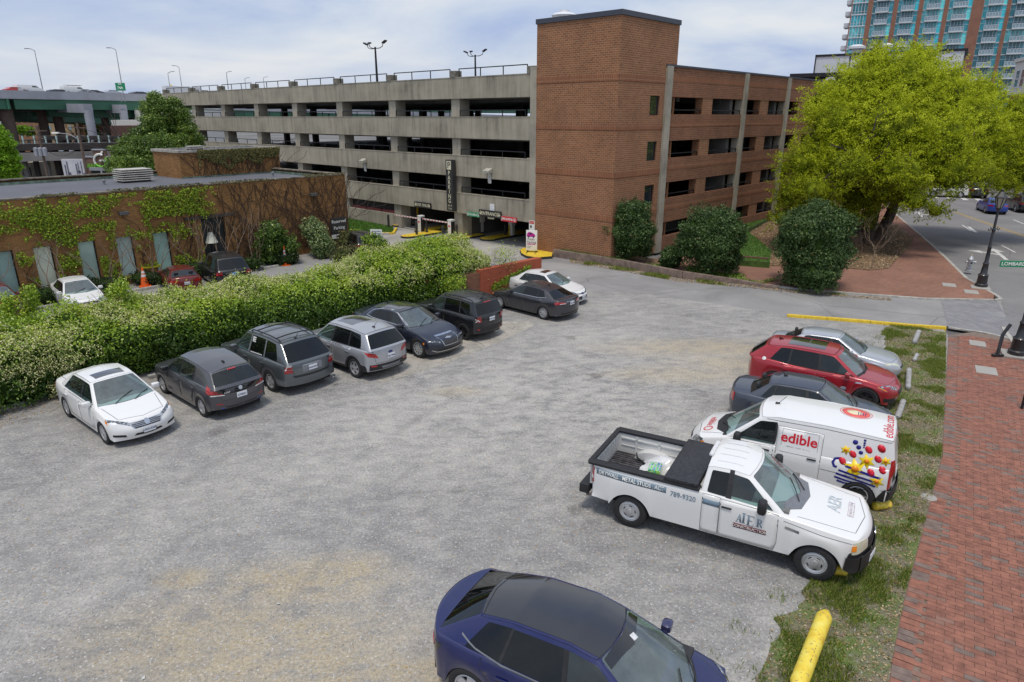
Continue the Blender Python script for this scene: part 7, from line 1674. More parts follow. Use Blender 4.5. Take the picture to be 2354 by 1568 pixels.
S['bits']=[('headlight','clear','qm',[(2.3,.45,.66),(1.9,.92,.74),(1.9,.92,.82),(2.15,.5,.74)],.006),('amber_lamp','amber','qm',[(1.95,.93,.68),(1.85,.93,.70),(1.85,.93,.76),(1.95,.93,.74)],.012),('taillight','red','qm',[(tl,.40,.84),(tl+.35,.92,.84),(tl+.40,.92,.96),(tl,.46,.95)],.008),('tail_lamp_clear','white','qm',[(tl,.42,.865),(tl+.08,.78,.87),(tl+.08,.78,.895),(tl,.42,.89)],.014),('window_trim','chrome','rm',('l',[(.86,.985),(.1,.985),(-1.0,1.0),(-1.52,1.06)],.016),.006),('bumper_dark','black','p',('b',[(-.60,.30),(.60,.30),(.66,.42),(-.66,.42)],.1),.005),('chrome_strip','chrome','r',('b',[(-.36,.93),(.36,.93)],.02),.012)]
o,sf,S=put(S,.95,29.62,137,'dark grey fastback sedan with red wraparound tail lamps, seventh in the row',.93,GRP_L,plate=[('b','VEK-4087',.84,'plate')]);ant(S,o,-1.0,0,True)
S=sedan_spec(4.64,1.78,1.46,2.70,.96,belt=.95,deck=1.04,hood=.98,A=1.0,roof_f=.22,paint=P_WHITE,glass=('mid','mid','mid'),cabin='grey',rim='split',spokes=5);nose=1.35+.96
S['bits']=[('headlight','clear','qm',[(nose-.05,.36,.62),(nose-.62,.88,.72),(nose-.66,.86,.78),(nose-.18,.40,.69)],.007),('grille','mesh','q',[(nose,-.52,.28),(nose,.52,.28),(nose,.34,.52),(nose,-.34,.52)],.008),('upper_grille','black','r',('f',[(-.40,.64),(0,.60),(.40,.64)],.04),.008),('fog_lamp','gloss','pm',('f',[(.62,.34),(.76,.34),(.78,.46),(.64,.46)],.1),.007),('taillight','red','qm',[(-2.28,.5,.80),(-1.95,.88,.80),(-2.0,.88,.96),(-2.28,.48,.94)],.006),sunroof(-.28,.10,.38),('emblem','ink','p',('f',[(.07*math.cos(R(a)),.62+.05*math.sin(R(a)))for a in range(0,360,30)],.2),.016)]
put(S,1.72,31.80,-38,'white sedan with a black trapezoid grille, half hidden behind the dark grey fastback',.92,GRP_L,plate=[('f','VHL-9640',.42,'plate')])
S=sedan_spec(4.70,1.79,1.44,2.72,.95,belt=.93,deck=1.02,hood=.96,paint=P_SEDSIL,glass=('mid','mid','mid'),cabin='dark',rim='split',spokes=5);nose=1.36+.95
S['bits']=[('headlight','yellowed','qm',[(nose-.06,.42,.62),(nose-.58,.88,.70),(nose-.60,.87,.80),(nose-.2,.46,.72)],.007),('grille','mesh','q',[(nose,-.36,.54),(nose,.36,.54),(nose,.40,.66),(nose,-.40,.66)],.007),('taillight','red','qm',[(-2.3,.5,.78),(-2.0,.88,.78),(-2.0,.88,.92),(-2.3,.5,.92)],.006)]
put(S,11.35,22.2,-31,'silver sedan with yellowed headlamps, farthest in the right-hand row',.93,GRP_R)
S=suv_spec(4.74,1.90,1.66,2.75,.95,belt=1.02,hood=1.05,A=1.06,roof_f=.28,roof_r=-1.55,tyre=.375,tailbelt=1.12,paint=P_RED,rim='split',spokes=5,rimm=RG,cabin='grey',glass=('mid','dark','dark'));nose=1.375+.95;tl=-(1.375+1.04)
S['cols']=[(1.06,.28,'P'),(.95,.22,'W'),(.0,-.08,'B'),(-.09,-.16,'W'),(-.98,-.94,'B'),(-1.04,-1.0,'W'),(-1.62,-1.28,'P'),(tl+.14,-1.75,'P')];S['edge']=[(tl,1.12),(-1.5,1.12),(-.9,1.05),(-.3,1.02),(1.0,1.0),(1.4,.95),(nose-.3,.82),(nose,.76)]
S['bits']=[('headlight','clear','qm',[(nose-.06,.44,.70),(nose-.62,.94,.80),(nose-.66,.93,.86),(nose-.2,.48,.78)],.008),('amber_lamp','amber','rm',('l',[(nose-.66,.83),(nose-.40,.74)],.025),.014),('grille','mesh','q',[(nose,-.40,.52),(nose,.40,.52),(nose,.46,.72),(nose,-.46,.72)],.010),('bumper_intake','black','qm',[(nose-.15,.50,.34),(nose-.45,.92,.38),(nose-.45,.92,.50),(nose-.15,.52,.46)],.008),('black_lip','black','r',('f',[(-.82,.34),(-.5,.28),(.5,.28),(.82,.34)],.07),.01),('taillight','red','qm',[(tl,.50,.92),(tl+.32,.95,.92),(tl+.40,.95,1.02),(tl,.55,1.03)],.008),('sunroof',GL['roof'],'p',('t',[(-1.15,-.46),(-.02,-.46),(-.02,.46),(-1.15,.46)],.12),.005),('sunroof_joint','grey','r',('t',[(-.55,-.46),(-.55,.46)],.018),.009),('window_trim','black','rm',('l',[(.95,1.035),(-.2,1.045),(-1.0,1.08),(-1.6,1.14)],.03),.005),('side_badge','chrome','pm',('l',[(1.0,.84),(1.2,.86),(1.2,.885),(1.05,.88)],.1),.007),('poppy_badge','white','p',('r',[(-1.78+.065*math.cos(R(a)),1.12+.05*math.sin(R(a)))for a in range(0,360,30)],.2),.008)]
o,sf,S=put(S,10.0,20.05,-32,'ruby red crossover with a panoramic glass roof and black wheels',.96,GRP_R);ant(S,o,-1.45,0,True)
S=sedan_spec(4.50,1.76,1.46,2.64,.90,belt=.95,deck=1.06,hood=.98,A=.92,roof_f=.14,roof_r=-.98,rear=-1.58,paint=P_SLATE,glass=('mid','mid','mid'),cabin='dark',rim='multi',spokes=7,crown=.07);tl=-(1.32+.96)
S['bits']=[('taillight','red','qm',[(tl,.62,.74),(tl+.22,.88,.72),(tl+.24,.88,1.0),(tl,.66,.98)],.010),('headlight','clear','qm',[(2.15,.45,.64),(1.75,.88,.72),(1.7,.87,.82),(2.0,.5,.72)],.006),('spoiler_strip','black','r',('t',[(tl+.14,-.55),(tl+.10,0),(tl+.14,.55)],.05),.006),('bumper_shade',P_BLK,'p',('b',[(-.84,.36),(.84,.36),(.84,.62),(-.84,.62)],.12),.006)]  # gloss black panel across the lower rear bumper
o,sf,S=put(S,8.48,17.35,-31,'faded slate-blue sedan squeezed between the red crossover and the white van',1,GRP_R);ant(S,o,-.80,0)
L_,W_,wb=4.74,1.83,3.11;fo=.90;ro=L_-wb-fo;tl,nose=-wb/2-ro,wb/2+fo
S=dict(W=W_,wb=wb,fo=fo,ro=ro,tyre=.335,arch=.39,mid=4,sill=.26,crr=.18,crf=.42,taper_r=.04,taper_f=.15,tail=[.0,0,.03,.05,.07],tail_top=.07,zrear=.32,zfront=.26,nose=[.10,.03,0,.06,.20],nose_top=.24,black_rear=1,belt_in=.95,top=[(tl,1.12),(.9,1.14),(1.42,1.16),(1.62,1.10),(nose-.3,.93),(nose,.86)],edge=[(tl,1.10),(1.2,1.10),(1.5,1.03),(nose-.3,.86),(nose,.80)],cut=[(tl+.1,1.25)],sh_in=.995,shoulder=.16,cols=[(1.42,.66,'P'),(1.28,.58,'W'),(.34,.34,'B'),(.28,.28,'P'),(-.72,-.72,'P'),(-1.62,-1.6,'P'),(tl+.10,tl+.22,'P')],roof=[(.66,1.72),(.2,1.80),(-1.0,1.82),(tl+.22,1.76)],roof_w=.76,roof_tr=.02,crown=.05,rear_glass=False,cowl_bulge=.26,rear_bulge=.05,rtop_bulge=.04,ttw=(.06,.93),tb=(.05,.84),bow=.9,doors=[dict(poly=[(1.30,1.04),(1.20,.34),(.33,.33),(.33,1.08)],handle=(.50,.98)),dict(poly=[(.27,1.60),(.27,.33),(-.70,.33),(-.70,1.60)],handle=(-.52,.98))],glass=('mid','mid','mid'),split_x=0,cabin='dark',mirror_m=BLACK,mirror_s=2,rim='multi',spokes=8,seats=[(.15,.38),(.15,-.38)],seams=[('s',[(.55,1.70),(-.7,1.735),(tl+.25,1.70)]),('s',[(-.72,.80),(-1.55,.78)]),('b',[(0,.50),(0,1.62)]),('b',[(-.72,.50),(-.72,1.45),(-.55,1.66),(.55,1.66),(.72,1.45),(.72,.50)]),('t',[(1.5,-.72),(nose-.35,-.60),(nose-.25,0),(nose-.35,.60),(1.5,.72)])],paint=P_WHITE,handle_m=BLACK)
S['bits']=[('headlight','clear','qm',[(nose-.10,.52,.66),(nose-.50,.90,.70),(nose-.48,.88,.90),(nose-.20,.56,.84)],.010),('amber_lamp','amber','qm',[(nose-.44,.90,.72),(nose-.52,.91,.74),(nose-.52,.90,.84),(nose-.44,.89,.82)],.016),('bumper_dark','black','q',[(nose,-.80,.26),(nose,.80,.26),(nose,.84,.52),(nose,-.84,.52)],.008),('grille','mesh','q',[(nose,-.40,.60),(nose,.40,.60),(nose-.06,.44,.74),(nose-.06,-.44,.74)],.008),('taillight','red','qm',[(tl+.02,.78,.66),(tl+.15,.92,.64),(tl+.18,.92,1.32),(tl+.04,.80,1.36)],.012),('rear_bumper','black','p',('b',[(-.90,.32),(.90,.32),(.90,.60),(-.90,.60)],.1),.05),('bumper_corner','black','pm',('l',[(tl+.00,.32),(tl+.40,.32),(tl+.24,.62),(tl+.02,.66)],.06),.012),('plate_recess','black','p',('b',[(-.10,.72),(.62,.72),(.60,.98),(-.06,.98)],.1),.008),('plate','plate','p',('b',[(.06,.77),(.40,.77),(.40,.93),(.06,.93)],.1),.02),('high_brake_light','red','p',('b',[(-.12,1.64),(.12,1.64),(.12,1.68),(-.12,1.68)],.1),.012),('cowl','black','p',('t',[(1.50,-.70),(1.72,-.50),(1.80,0),(1.72,.50),(1.50,.70),(1.42,.60),(1.60,0),(1.42,-.60)],.07),.006)]
o,sf,S=put(S,6.86,14.75,150.5,'white delivery van with red edible lettering and fruit graphics, beside the pickup truck',1,GRP_R,name='delivery_van',cat='van',lv=3)
REDL=pbr('decal_red',(.62,.012,.03),.35,var=0);YEL=pbr('decal_yellow',(.85,.62,.01),.35,var=0);NAV=pbr('decal_navy',(.012,.012,.20),.35,var=0);ORA=pbr('decal_orange',(.80,.25,.01),.35,var=0);GRYD=pbr('decal_grey',(.15,.16,.2),.4,var=0)
def decal(me,mat,par,name='lettering'):
 me.materials.clear();me.materials.append(mat);q=bpy.data.objects.new(name,me);COL.objects.link(q);q.parent=par;return q
def ppoly(view,pts,mat,par,name,off=.006):V,F=sf.poly(view,pts,off,.09,.003);return mk(name,V,F,mat,par)
sf.ribbon
decal(sf.text('l','edible',.33,(-.20,1.36),flipx=True,bold=.008),REDL,o);decal(sf.text('l','(804) 343-2111',.085,(-.20,1.14),flipx=True),GRYD,o)
V,F=sf.ribbon('l',[(.17,1.02),(.17,1.56),(-.61,1.57),(-.61,1.02),(.17,1.02)],.008,.005);mk('panel_outline',V,F,LM['grey'],o)
def star(cx,cz,r,n=6,inner=.5,rot=0):return[(cx+(r if i%2==0 else r*inner)*math.cos(math.pi*i/n+rot),cz+(r if i%2==0 else r*inner)*math.sin(math.pi*i/n+rot))for i in range(2*n)]
def rnd(cx,cz,a,b_,n=12,rot=0):return[(cx+a*math.cos(2*math.pi*i/n)*math.cos(rot)-b_*math.sin(2*math.pi*i/n)*math.sin(rot),cz+a*math.cos(2*math.pi*i/n)*math.sin(rot)+b_*math.sin(2*math.pi*i/n)*math.cos(rot))for i in range(n)]
for cx,cz,r in((-1.18,1.36,.12),(-1.62,1.20,.18),(-1.42,.98,.25),(-1.98,1.28,.12),(-1.88,.80,.16)):
 ppoly('l',star(cx,cz,r,6,.5,.3),YEL,o,'flower_petals',.007);ppoly('l',rnd(cx,cz,r*.32,r*.30),ORA,o,'flower_centre',.011)
for cx,cz,a in((-1.33,1.30,.09),(-1.15,1.10,.09),(-1.62,1.47,.09),(-1.86,1.55,.10),(-1.83,1.30,.09),(-1.74,.98,.09),(-1.95,1.08,.09)):ppoly('l',rnd(cx,cz,a,a*.75,10,.9),REDL,o,'berry',.007)
for cx,cz,a in((-1.34,1.58,.055),(-1.42,1.48,.05),(-1.48,1.37,.045),(-1.52,1.66,.028),(-1.52,1.60,.025),(-1.52,1.55,.022),(-1.52,1.50,.018)):ppoly('l',rnd(cx,cz,a,a),NAV,o,'dot',.007)
for i,(z0_,x0_)in enumerate(((.88,-1.10),(.79,-1.06),(.70,-1.04),(.62,-1.10))):
 if z0_>.75 or True:V,F=sf.ribbon('l',[(x0_,z0_),(-1.95+.08*i,z0_-.12-.05*i*0)],.045,.007);mk('basket_stripe',V,F,NAV,o)
V,F=sf.ribbon('l',[(-1.95,.88),(-1.25,1.00),(-1.18,1.10),(-1.10,1.15),(-1.00,1.12),(-.96,1.03),(-1.00,.95),(-1.06,.94)],.055,.007);mk('basket_handle',V,F,NAV,o)
decal(sf.text('t','edible',.24,(1.95,-.02),rot=R(90)),REDL,o);V,F=sf.ribbon('t',[(1.95+.10*math.cos(R(a)),.42+.10*math.sin(R(a)))for a in range(0,361,24)],.03,.006);mk('ring_emblem',V,F,REDL,o)
decal(sf.text('t','edible.com',.30,(-1.95,.0),rot=R(-90)),REDL,o)
ppoly('t',rnd(-1.25,-.30,.30,.30,20),pbr('decal_coral',(.75,.12,.10),.4,var=0),o,'round_emblem',.006);V,F=sf.ribbon('t',[(-1.25+.34*math.cos(R(a)),-.30+.34*math.sin(R(a)))for a in range(0,361,15)],.012,.008);mk('emblem_ring',V,F,REDL,o)
ppoly('t',rnd(-1.22,-.30,.17,.15,12),pbr('decal_cream',(.75,.68,.45),.4,var=0),o,'basket_fruit',.010)
for i in range(4):V,F=sf.ribbon('t',[(-1.45+.05*i,-.36),(-1.45+.05*i,-.16)],.016,.013);mk('basket_stripe',V,F,NAV,o)
V,F=sf.poly('b',[(-.60,.98),(-.30,.98),(-.30,1.30),(-.60,1.30)],.02,.1,.01);mk('sticker',V,F,pbr('sticker_brown',(.20,.14,.10),.5,var=.5,scale=30),o);decal(sf.text('b','edible',.12,(-.35,.66),flipx=True,off=.06),REDL,o)
ant(S,o,.45,0)
wb=3.68;fo,ro=.94,1.00;tl,nose=-wb/2-ro,wb/2+fo;W_=1.99;RAILZ=1.30
S=dict(W=W_,wb=wb,fo=fo,ro=ro,tyre=.385,arch=.47,mid=5,sill=.42,sill_r=.50,crr=.12,crf=.30,taper_r=.02,taper_f=.10,tail=[.0,0,.0,.0,.01],tail_top=.02,zrear=.52,zfront=.36,nose=[.02,0,.02,.04,.14],nose_top=.16,belt_in=.955,sh_in=.985,shoulder=.10,flare=.03,low_in=.985,cr_tail=.9,top=[(tl,RAILZ),(.9,1.28),(1.15,1.30),(1.5,1.25),(nose-.4,1.12),(nose,1.06)],edge=[(tl,RAILZ),(-.4,RAILZ),(.9,1.24),(1.4,1.17),(nose-.4,1.07),(nose,1.02)],cut=[(tl+.05,1.02)],black_front=2,black_corner=1,cr5=.6,cols=[(1.17,.46,'P'),(1.05,.38,'W'),(.20,.18,'F'),(.09,.09,'W'),(-.28,-.24,'P'),(-.40,-.34,'P')],roof=[(.46,1.74),(.2,1.79),(-.15,1.80),(-.34,1.75)],roof_w=.70,roof_tr=.01,crown=.05,cowl_bulge=.28,head_bulge=.10,rear_bulge=.03,rtop_bulge=.02,tb=(.05,.88),split_x=0,glass=('clear','dark','dark'),bow=.7,doors=[dict(poly=[(1.10,1.20),(1.12,.62),(1.08,.44),(.02,.44),(.02,1.24)],handle=(.14,1.10)),dict(poly=[(.0,1.26),(.0,.44),(-.34,.44),(-.34,1.27)],handle=None)],handle_m=BLACK,cabin='grey',mirror_s=2,mirror_m=BLACK,mirror=(.80,1.34),rim='steel',tw=.235,spokes=5,seats=[(-.22,.40),(-.22,-.40),(-.22,0)],cabx=(-.36,1),seams=[('t',[(1.42,-.82),(nose-.35,-.70),(nose-.22,0),(nose-.35,.70),(1.42,.82)]),('s',[(1.2,1.12),(1.9,1.02),(nose-.35,.98)])],paint=P_WHITE,seam_w=.01,wsg='front')
S['bits']=[('headlight','yellowed','qm',[(nose-.02,.60,.80),(nose-.36,.96,.78),(nose-.34,.95,1.02),(nose-.08,.62,1.02)],.012),('amber_lamp','amber','qm',[(nose-.27,.96,.86),(nose-.37,.97,.84),(nose-.37,.96,.95),(nose-.27,.95,.97)],.020),('grille','mesh','q',[(nose,-.54,.72),(nose,.54,.72),(nose,.56,1.0),(nose,-.56,1.0)],.010),('grille_bar','black','r',('f',[(-.55,.86),(.55,.86)],.07),.02),('emblem','chrome','p',('f',[(.14*math.cos(R(a)),.86+.06*math.sin(R(a)))for a in range(0,360,30)],.2),.05),('front_bumper','black','q',[(nose,-.93,.38),(nose,.93,.38),(nose,.95,.72),(nose,-.95,.72)],.055),('bumper_side','black','qm',[(nose-.02,.84,.38),(nose-.44,1.0,.40),(nose-.44,1.0,.70),(nose-.02,.84,.72)],.035),('front_plate','plate','p',('f',[(-.55,.48),(-.22,.48),(-.22,.62),(-.55,.62)],.2),.08),('taillight','red','qm',[(tl+.00,.86,.86),(tl+.14,.985,.86),(tl+.14,.98,1.22),(tl+.00,.86,1.22)],.012),('tail_lamp_clear','white','qm',[(tl+.0,.87,.96),(tl+.13,.985,.96),(tl+.13,.98,1.03),(tl,.87,1.03)],.018),('cowl','grey','p',('t',[(1.20,-.74),(1.46,-.56),(1.56,0),(1.46,.56),(1.20,.74),(1.14,.66),(1.38,0),(1.14,-.66)],.07),.008),('fender_badge','chrome','pm',('l',[(1.24,.98),(1.50,.95),(1.50,1.0),(1.24,1.03)],.1),.006)]
o,sf,S=put(S,4.60,12.46,-28.8,'white pickup truck with an open bed and AER CONSTRUCTION lettering on its door',1,GRP_R,name='pickup_truck',cat='pickup truck',lv=3)
TRK=o;hw_=W_/2*.955;x0,x1=tl+.05,-.44
BEDW=paint('bed_white_worn',(.62,.62,.61),0,0,.5)
b=MB();b.box(x0,-hw_+.15,.78,x1,hw_-.15,.80)
for i in range(17):yy=-hw_+.2+i*(2*hw_-.4)/16.0;b.box(x0+.03,yy-.022,.80,x1-.03,yy+.022,.818)
b.build('bed_floor',pbr('bed_liner',(.075,.07,.075),.5,metal=.2,var=.45,scale=7),o)
for s in(1,-1):
 b=MB();b.box(x0,s*(hw_-.15),.78,x1,s*(hw_-.12),RAILZ-.02);b.box(x0+.1,s*(hw_-.15),1.16,x1,s*(hw_-.175),1.19);b.box(x0+.1,s*(hw_-.15),.98,x1,s*(hw_-.165),1.0)
 for xx in(x0+.45,x0+1.0,x0+1.6,x0+2.1):b.box(xx,s*(hw_-.15),.8,xx+.05,s*(hw_-.175),RAILZ-.05)
 b.build('bed_side',BEDW,o)
 b=MB();n_=8
 pts=[(-wb/2+.46*math.cos(R(a)),.78+.26*math.sin(R(a)))for a in range(0,181,20)];ya,yb=s*(hw_-.15),s*(hw_-.36)
 for i in range(len(pts)-1):b.poly([(pts[i][0],ya,pts[i][1]),(pts[i][0],yb,pts[i][1]),(pts[i+1][0],yb,pts[i+1][1]),(pts[i+1][0],ya,pts[i+1][1])][::s])
 b.poly([(p[0],yb,p[1])for p in pts][::-s]);b.build('wheel_hump',BEDW,o,smooth=True)
 b=MB();b.box(tl+.02,s*(hw_-.17),RAILZ-.012,x1+.02,s*(hw_+.035),RAILZ+.045);b.build('rail_cap',BLACK,o,bevel=.012,smooth=True)
b=MB();b.box(tl+.02,-hw_+.12,.74,tl+.07,hw_-.12,RAILZ-.01);
for yy in np.linspace(-.62,.62,10):b.box(tl+.07,yy-.04,.88,tl+.085,yy+.04,1.2)
b.build('tailgate',BEDW,o);b=MB();b.box(tl-.01,-hw_+.03,RAILZ-.012,tl+.10,hw_-.03,RAILZ+.05);b.build('tailgate_cap',BLACK,o,bevel=.012)
b=MB();b.box(x1-.02,-hw_+.12,.78,x1+.02,hw_-.12,RAILZ);b.build('bed_front',BEDW,o)
b=MB();b.box(x1-.72,-hw_-.02,RAILZ+.05,x1-.02,hw_+.02,RAILZ+.13);b.build('bed_lid',pbr('black_lid',(.028,.028,.032),.45,var=.5,scale=20),o,bevel=.015,smooth=True)
b=MB();b.box(tl-.20,-.92,.50,tl+.02,.92,.72);b.build('rear_bumper',BLACK,o,bevel=.03,smooth=True);b=MB();b.tube([(tl+.35,-.62,.48),(tl+.02,-.80,.44),(tl-.05,-.84,.44)],.035,8);b.build('exhaust',pbr('old_exhaust',(.2,.17,.15),.5,metal=.6),o);b=MB();b.box(x0,-.5,.45,x1,.5,.62);b.tube([(-wb/2,-.8,.40),(-wb/2,.8,.40)],.08,8);b.build('chassis',pbr('rusty_chassis',(.06,.045,.04),.9,var=.4),o)
b=MB();b.box(-.42,-.34,1.80,-.34,.34,1.86);b.build('high_brake_light',LM['white'],o,bevel=.02)
for i in range(4):V,F=sf.ribbon('t',[(-.22,-.44+.29*i),(.30,-.44+.29*i)],.03,.006);mk('roof_rib',V,F,P_WHITE,o)
BAND=pbr('decal_slate',(.17,.24,.31),.4,var=.1,scale=6);DKR=pbr('decal_maroon',(.14,.008,.02),.4,var=.1)
V,F=sf.poly('r',[(tl+.22,1.10),(-1.36+.28,1.07),(-1.36+.28,1.20),(tl+.20,1.23)],.004,.1,.002);mk('side_band',V,F,BAND,o);V,F=sf.poly('r',[(-.33,1.06),(.0,1.055),(.0,1.17),(-.33,1.18)],.008,.1,.002);mk('side_band',V,F,BAND,o)
decal(sf.text('r','DRYWALL . METAL STUDS . ACT',.125,(-1.85,1.15),off=.009,rot=-.016,bold=.002,fit=1.44),INK,o);decal(sf.text('r','789-9320',.155,(-.73,1.09),off=.007,fit=.52,bold=.002),BAND,o)
def serif(ch,cx,cz,h,view='r',mat=BAND,rot=0.0):
 """big serif capitals drawn as strokes"""
 w_=h*.62;t=h*.16;q=h*.05
 shp={'A':[[(-w_*.62,0),(-w_*.2,0),(-w_*.2,q),(-w_*.62,q)],[(w_*.1,0),(w_*.68,0),(w_*.68,q),(w_*.1,q)],[(-w_*.46,0),(-w_*.36,0),(w_*.12,h),(0,h)],[(w_*.16,0),(w_*.50,0),(w_*.18,h),(0,h)],[(-w_*.25,h*.33),(w_*.3,h*.33),(w_*.3,h*.39),(-w_*.25,h*.39)]],'I':[[(-t,0),(t,0),(t,q),(-t,q)],[(-t,h-q),(t,h-q),(t,h),(-t,h)],[(-t*.5,q),(t*.5,q),(t*.5,h-q),(-t*.5,h-q)]],'E':[[(-w_*.5,0),(w_*.5,0),(w_*.5,q),(-w_*.5,q)],[(-w_*.5,h-q),(w_*.5,h-q),(w_*.5,h),(-w_*.5,h)],[(-w_*.36,q),(-w_*.36+t,q),(-w_*.36+t,h-q),(-w_*.36,h-q)],[(-w_*.1,h*.47),(w_*.3,h*.47),(w_*.3,h*.53),(-w_*.1,h*.53)],[(w_*.42,q),(w_*.5,q),(w_*.5,h*.22),(w_*.42,h*.15)],[(w_*.42,h*.82),(w_*.5,h*.78),(w_*.5,h-q),(w_*.42,h-q)]],'R':[[(-w_*.5,0),(-w_*.0,0),(-w_*.0,q),(-w_*.5,q)],[(-w_*.5,h-q),(w_*.2,h-q),(w_*.2,h),(-w_*.5,h)],[(-w_*.36,q),(-w_*.36+t,q),(-w_*.36+t,h-q),(-w_*.36,h-q)],[(-w_*.1,h*.47),(w_*.15,h*.47),(w_*.15,h*.53),(-w_*.1,h*.53)],[(w_*.15,h*.47),(w_*.40,h*.62),(w_*.40,h*.86),(w_*.2,h),(w_*.12,h),(w_*.2,h*.84),(w_*.2,h*.62),(w_*.08,h*.53)],[(w_*.0,h*.47),(w_*.16,h*.47),(w_*.62,0),(w_*.38,0)]]}[ch]
 out=[]
 for poly in shp:
  P=[(cx+x*math.cos(rot)-(z)*math.sin(rot),cz+x*math.sin(rot)+z*math.cos(rot))for x,z in poly]
  try:out.append(sf.poly(view,P,.009,.12,.002))
  except Exception:pass
 V,F=[],[]
 for v_,f_ in out:o_=len(V);V+=v_;F+=[[i+o_ for i in f]for f in f_]
 mk('lettering',V,F,mat,TRK)
serif('A',.40,.86,.17);serif('I',.485,.86,.22);serif('E',.61,.84,.22);serif('R',.78,.86,.17)
V,F=sf.poly('r',[(.30,.72),(.92,.72),(.92,.82),(.30,.82)],.006,.1,.002);mk('name_plate',V,F,DKR,o);decal(sf.text('r','CONSTRUCTION',.088,(.61,.77),off=.011,bold=.0015),INK,o)
FADE=pbr('decal_faded',(.50,.56,.60),.5,var=.25,scale=14);FADR=pbr('decal_faded_red',(.52,.42,.45),.5,var=.4,scale=14)
for ch,yy in(('A',.26),('E',.04),('R',-.14)):serif(ch,2.02,yy,.26,'t',FADE,R(-90)+math.pi)if 0 else None
decal(sf.text('t','AER',.34,(2.02,.08),rot=R(90),bold=.004,off=.007),FADE,o);V,F=sf.ribbon('t',[(2.26,-.20),(2.26,.36),(2.36,.36),(2.36,-.20),(2.26,-.20)],.012,.006);mk('bonnet_box',V,F,FADR,o);decal(sf.text('t','CONSTRUCTION',.07,(2.31,.08),rot=R(90),off=.007),FADR,o)
def on_truck(x,y,z):
 c_,s_=math.cos(R(-28.8)),math.sin(R(-28.8));return(4.60+x*c_-y*s_,12.46+x*s_+y*c_,z)
e=empty('water_pack',on_truck(-1.62,.02,.82),R(-20),'plastic-wrapped pack of water bottles, blue and green, standing on the pickup bed','bottle pack')
WR=bpy.data.materials.new('printed_wrap');nt,bb,out=nodes_of(WR);c=coord(nt);n=noise(nt,c,7,3,.5,2.0)
nt.links.new(ramp(nt,n,[(.38,(.02,.10,.45)),(.44,(.03,.35,.50)),(.50,(.16,.62,.05)),(.58,(.35,.72,.10)),(.66,(.75,.80,.80))]),bb.inputs['Base Color']);bb.inputs['Roughness'].default_value=.12;bb.inputs['Coat Weight'].default_value=1
b=MB();b.box(-.14,-.20,0,.14,.20,.24);b.build('wrap',WR,e,bevel=.03,smooth=True)
capm=pbr('bottle_cap',(.65,.7,.72),.3);b=MB()
for i in range(4):
 for j in range(6):b.lathe([(.018,.235),(.018,.262),(0,.264)],(-.10+i*.067,-.165+j*.066,0),8)
q=b.build('bottle_tops',capm,e,smooth=True);q['kind']='stuff'
b=MB();b.box(-.145,-.08,.06,-.142,.08,.18);b.box(-.08,-.206,.05,.08,-.202,.19);b.build('wrap_label',pbr('label_lime',(.25,.62,.06),.3),e)
def crumple(name,cx,cy,z,rx,ry,h,mat,lab,cat,seed=0):
 N=16;V,F=[],[]
 for j in range(N+1):
  for i in range(N+1):
   u_,v_=i/N*2-1,j/N*2-1;r_=min(1,math.hypot(u_,v_));p=on_truck(cx+u_*rx*(1+.15*mn(Vector((u_*2,v_*2,seed)))),cy+v_*ry,0);V.append((p[0],p[1],z+max(0,(1-r_**2))*h*(1+.5*mn(Vector((u_*3,v_*3,seed+4))))+.03*abs(mn(Vector((u_*7,v_*7,seed))))+.004))
 for j in range(N):
  for i in range(N):a=j*(N+1)+i;F.append((a,a+1,a+N+2,a+N+1))
 q=mk(name,V,F,mat);tag(q,lab,cat)
crumple('plastic_sheet',-1.50,.44,.83,.50,.34,.26,pbr('white_plastic',(.66,.66,.67),.25,var=.1,scale=6),'crumpled white plastic sheet heaped in the pickup bed','sheet',1)
b=MB()
for k_ in range(4):
 pts=[on_truck(-.95+.30*math.sin(t*1.1+k_)*(1-t/14),-.25+.24*math.cos(t*.9+k_*1.7),.835+.02*(k_%2))for t in range(12)];b.tube(pts,.014,5)
tag(b.build('black_strap',BLACK),'tangle of black straps on the pickup bed under the lid','straps')
b=MB();b.tube([on_truck(-2.25,.62,.95),on_truck(-2.2,.55,.87),on_truck(-1.95,.40,.84),on_truck(-1.7,.30,.835),on_truck(-1.5,.1,.84)],.018,6);tag(b.build('bungee_cord',BLACK),'single black cord hanging from the far bed side near the tailgate','cord')
wb=2.89;fo,ro=.88,.98;tl,nose=-wb/2-ro,wb/2+fo;W_=1.92
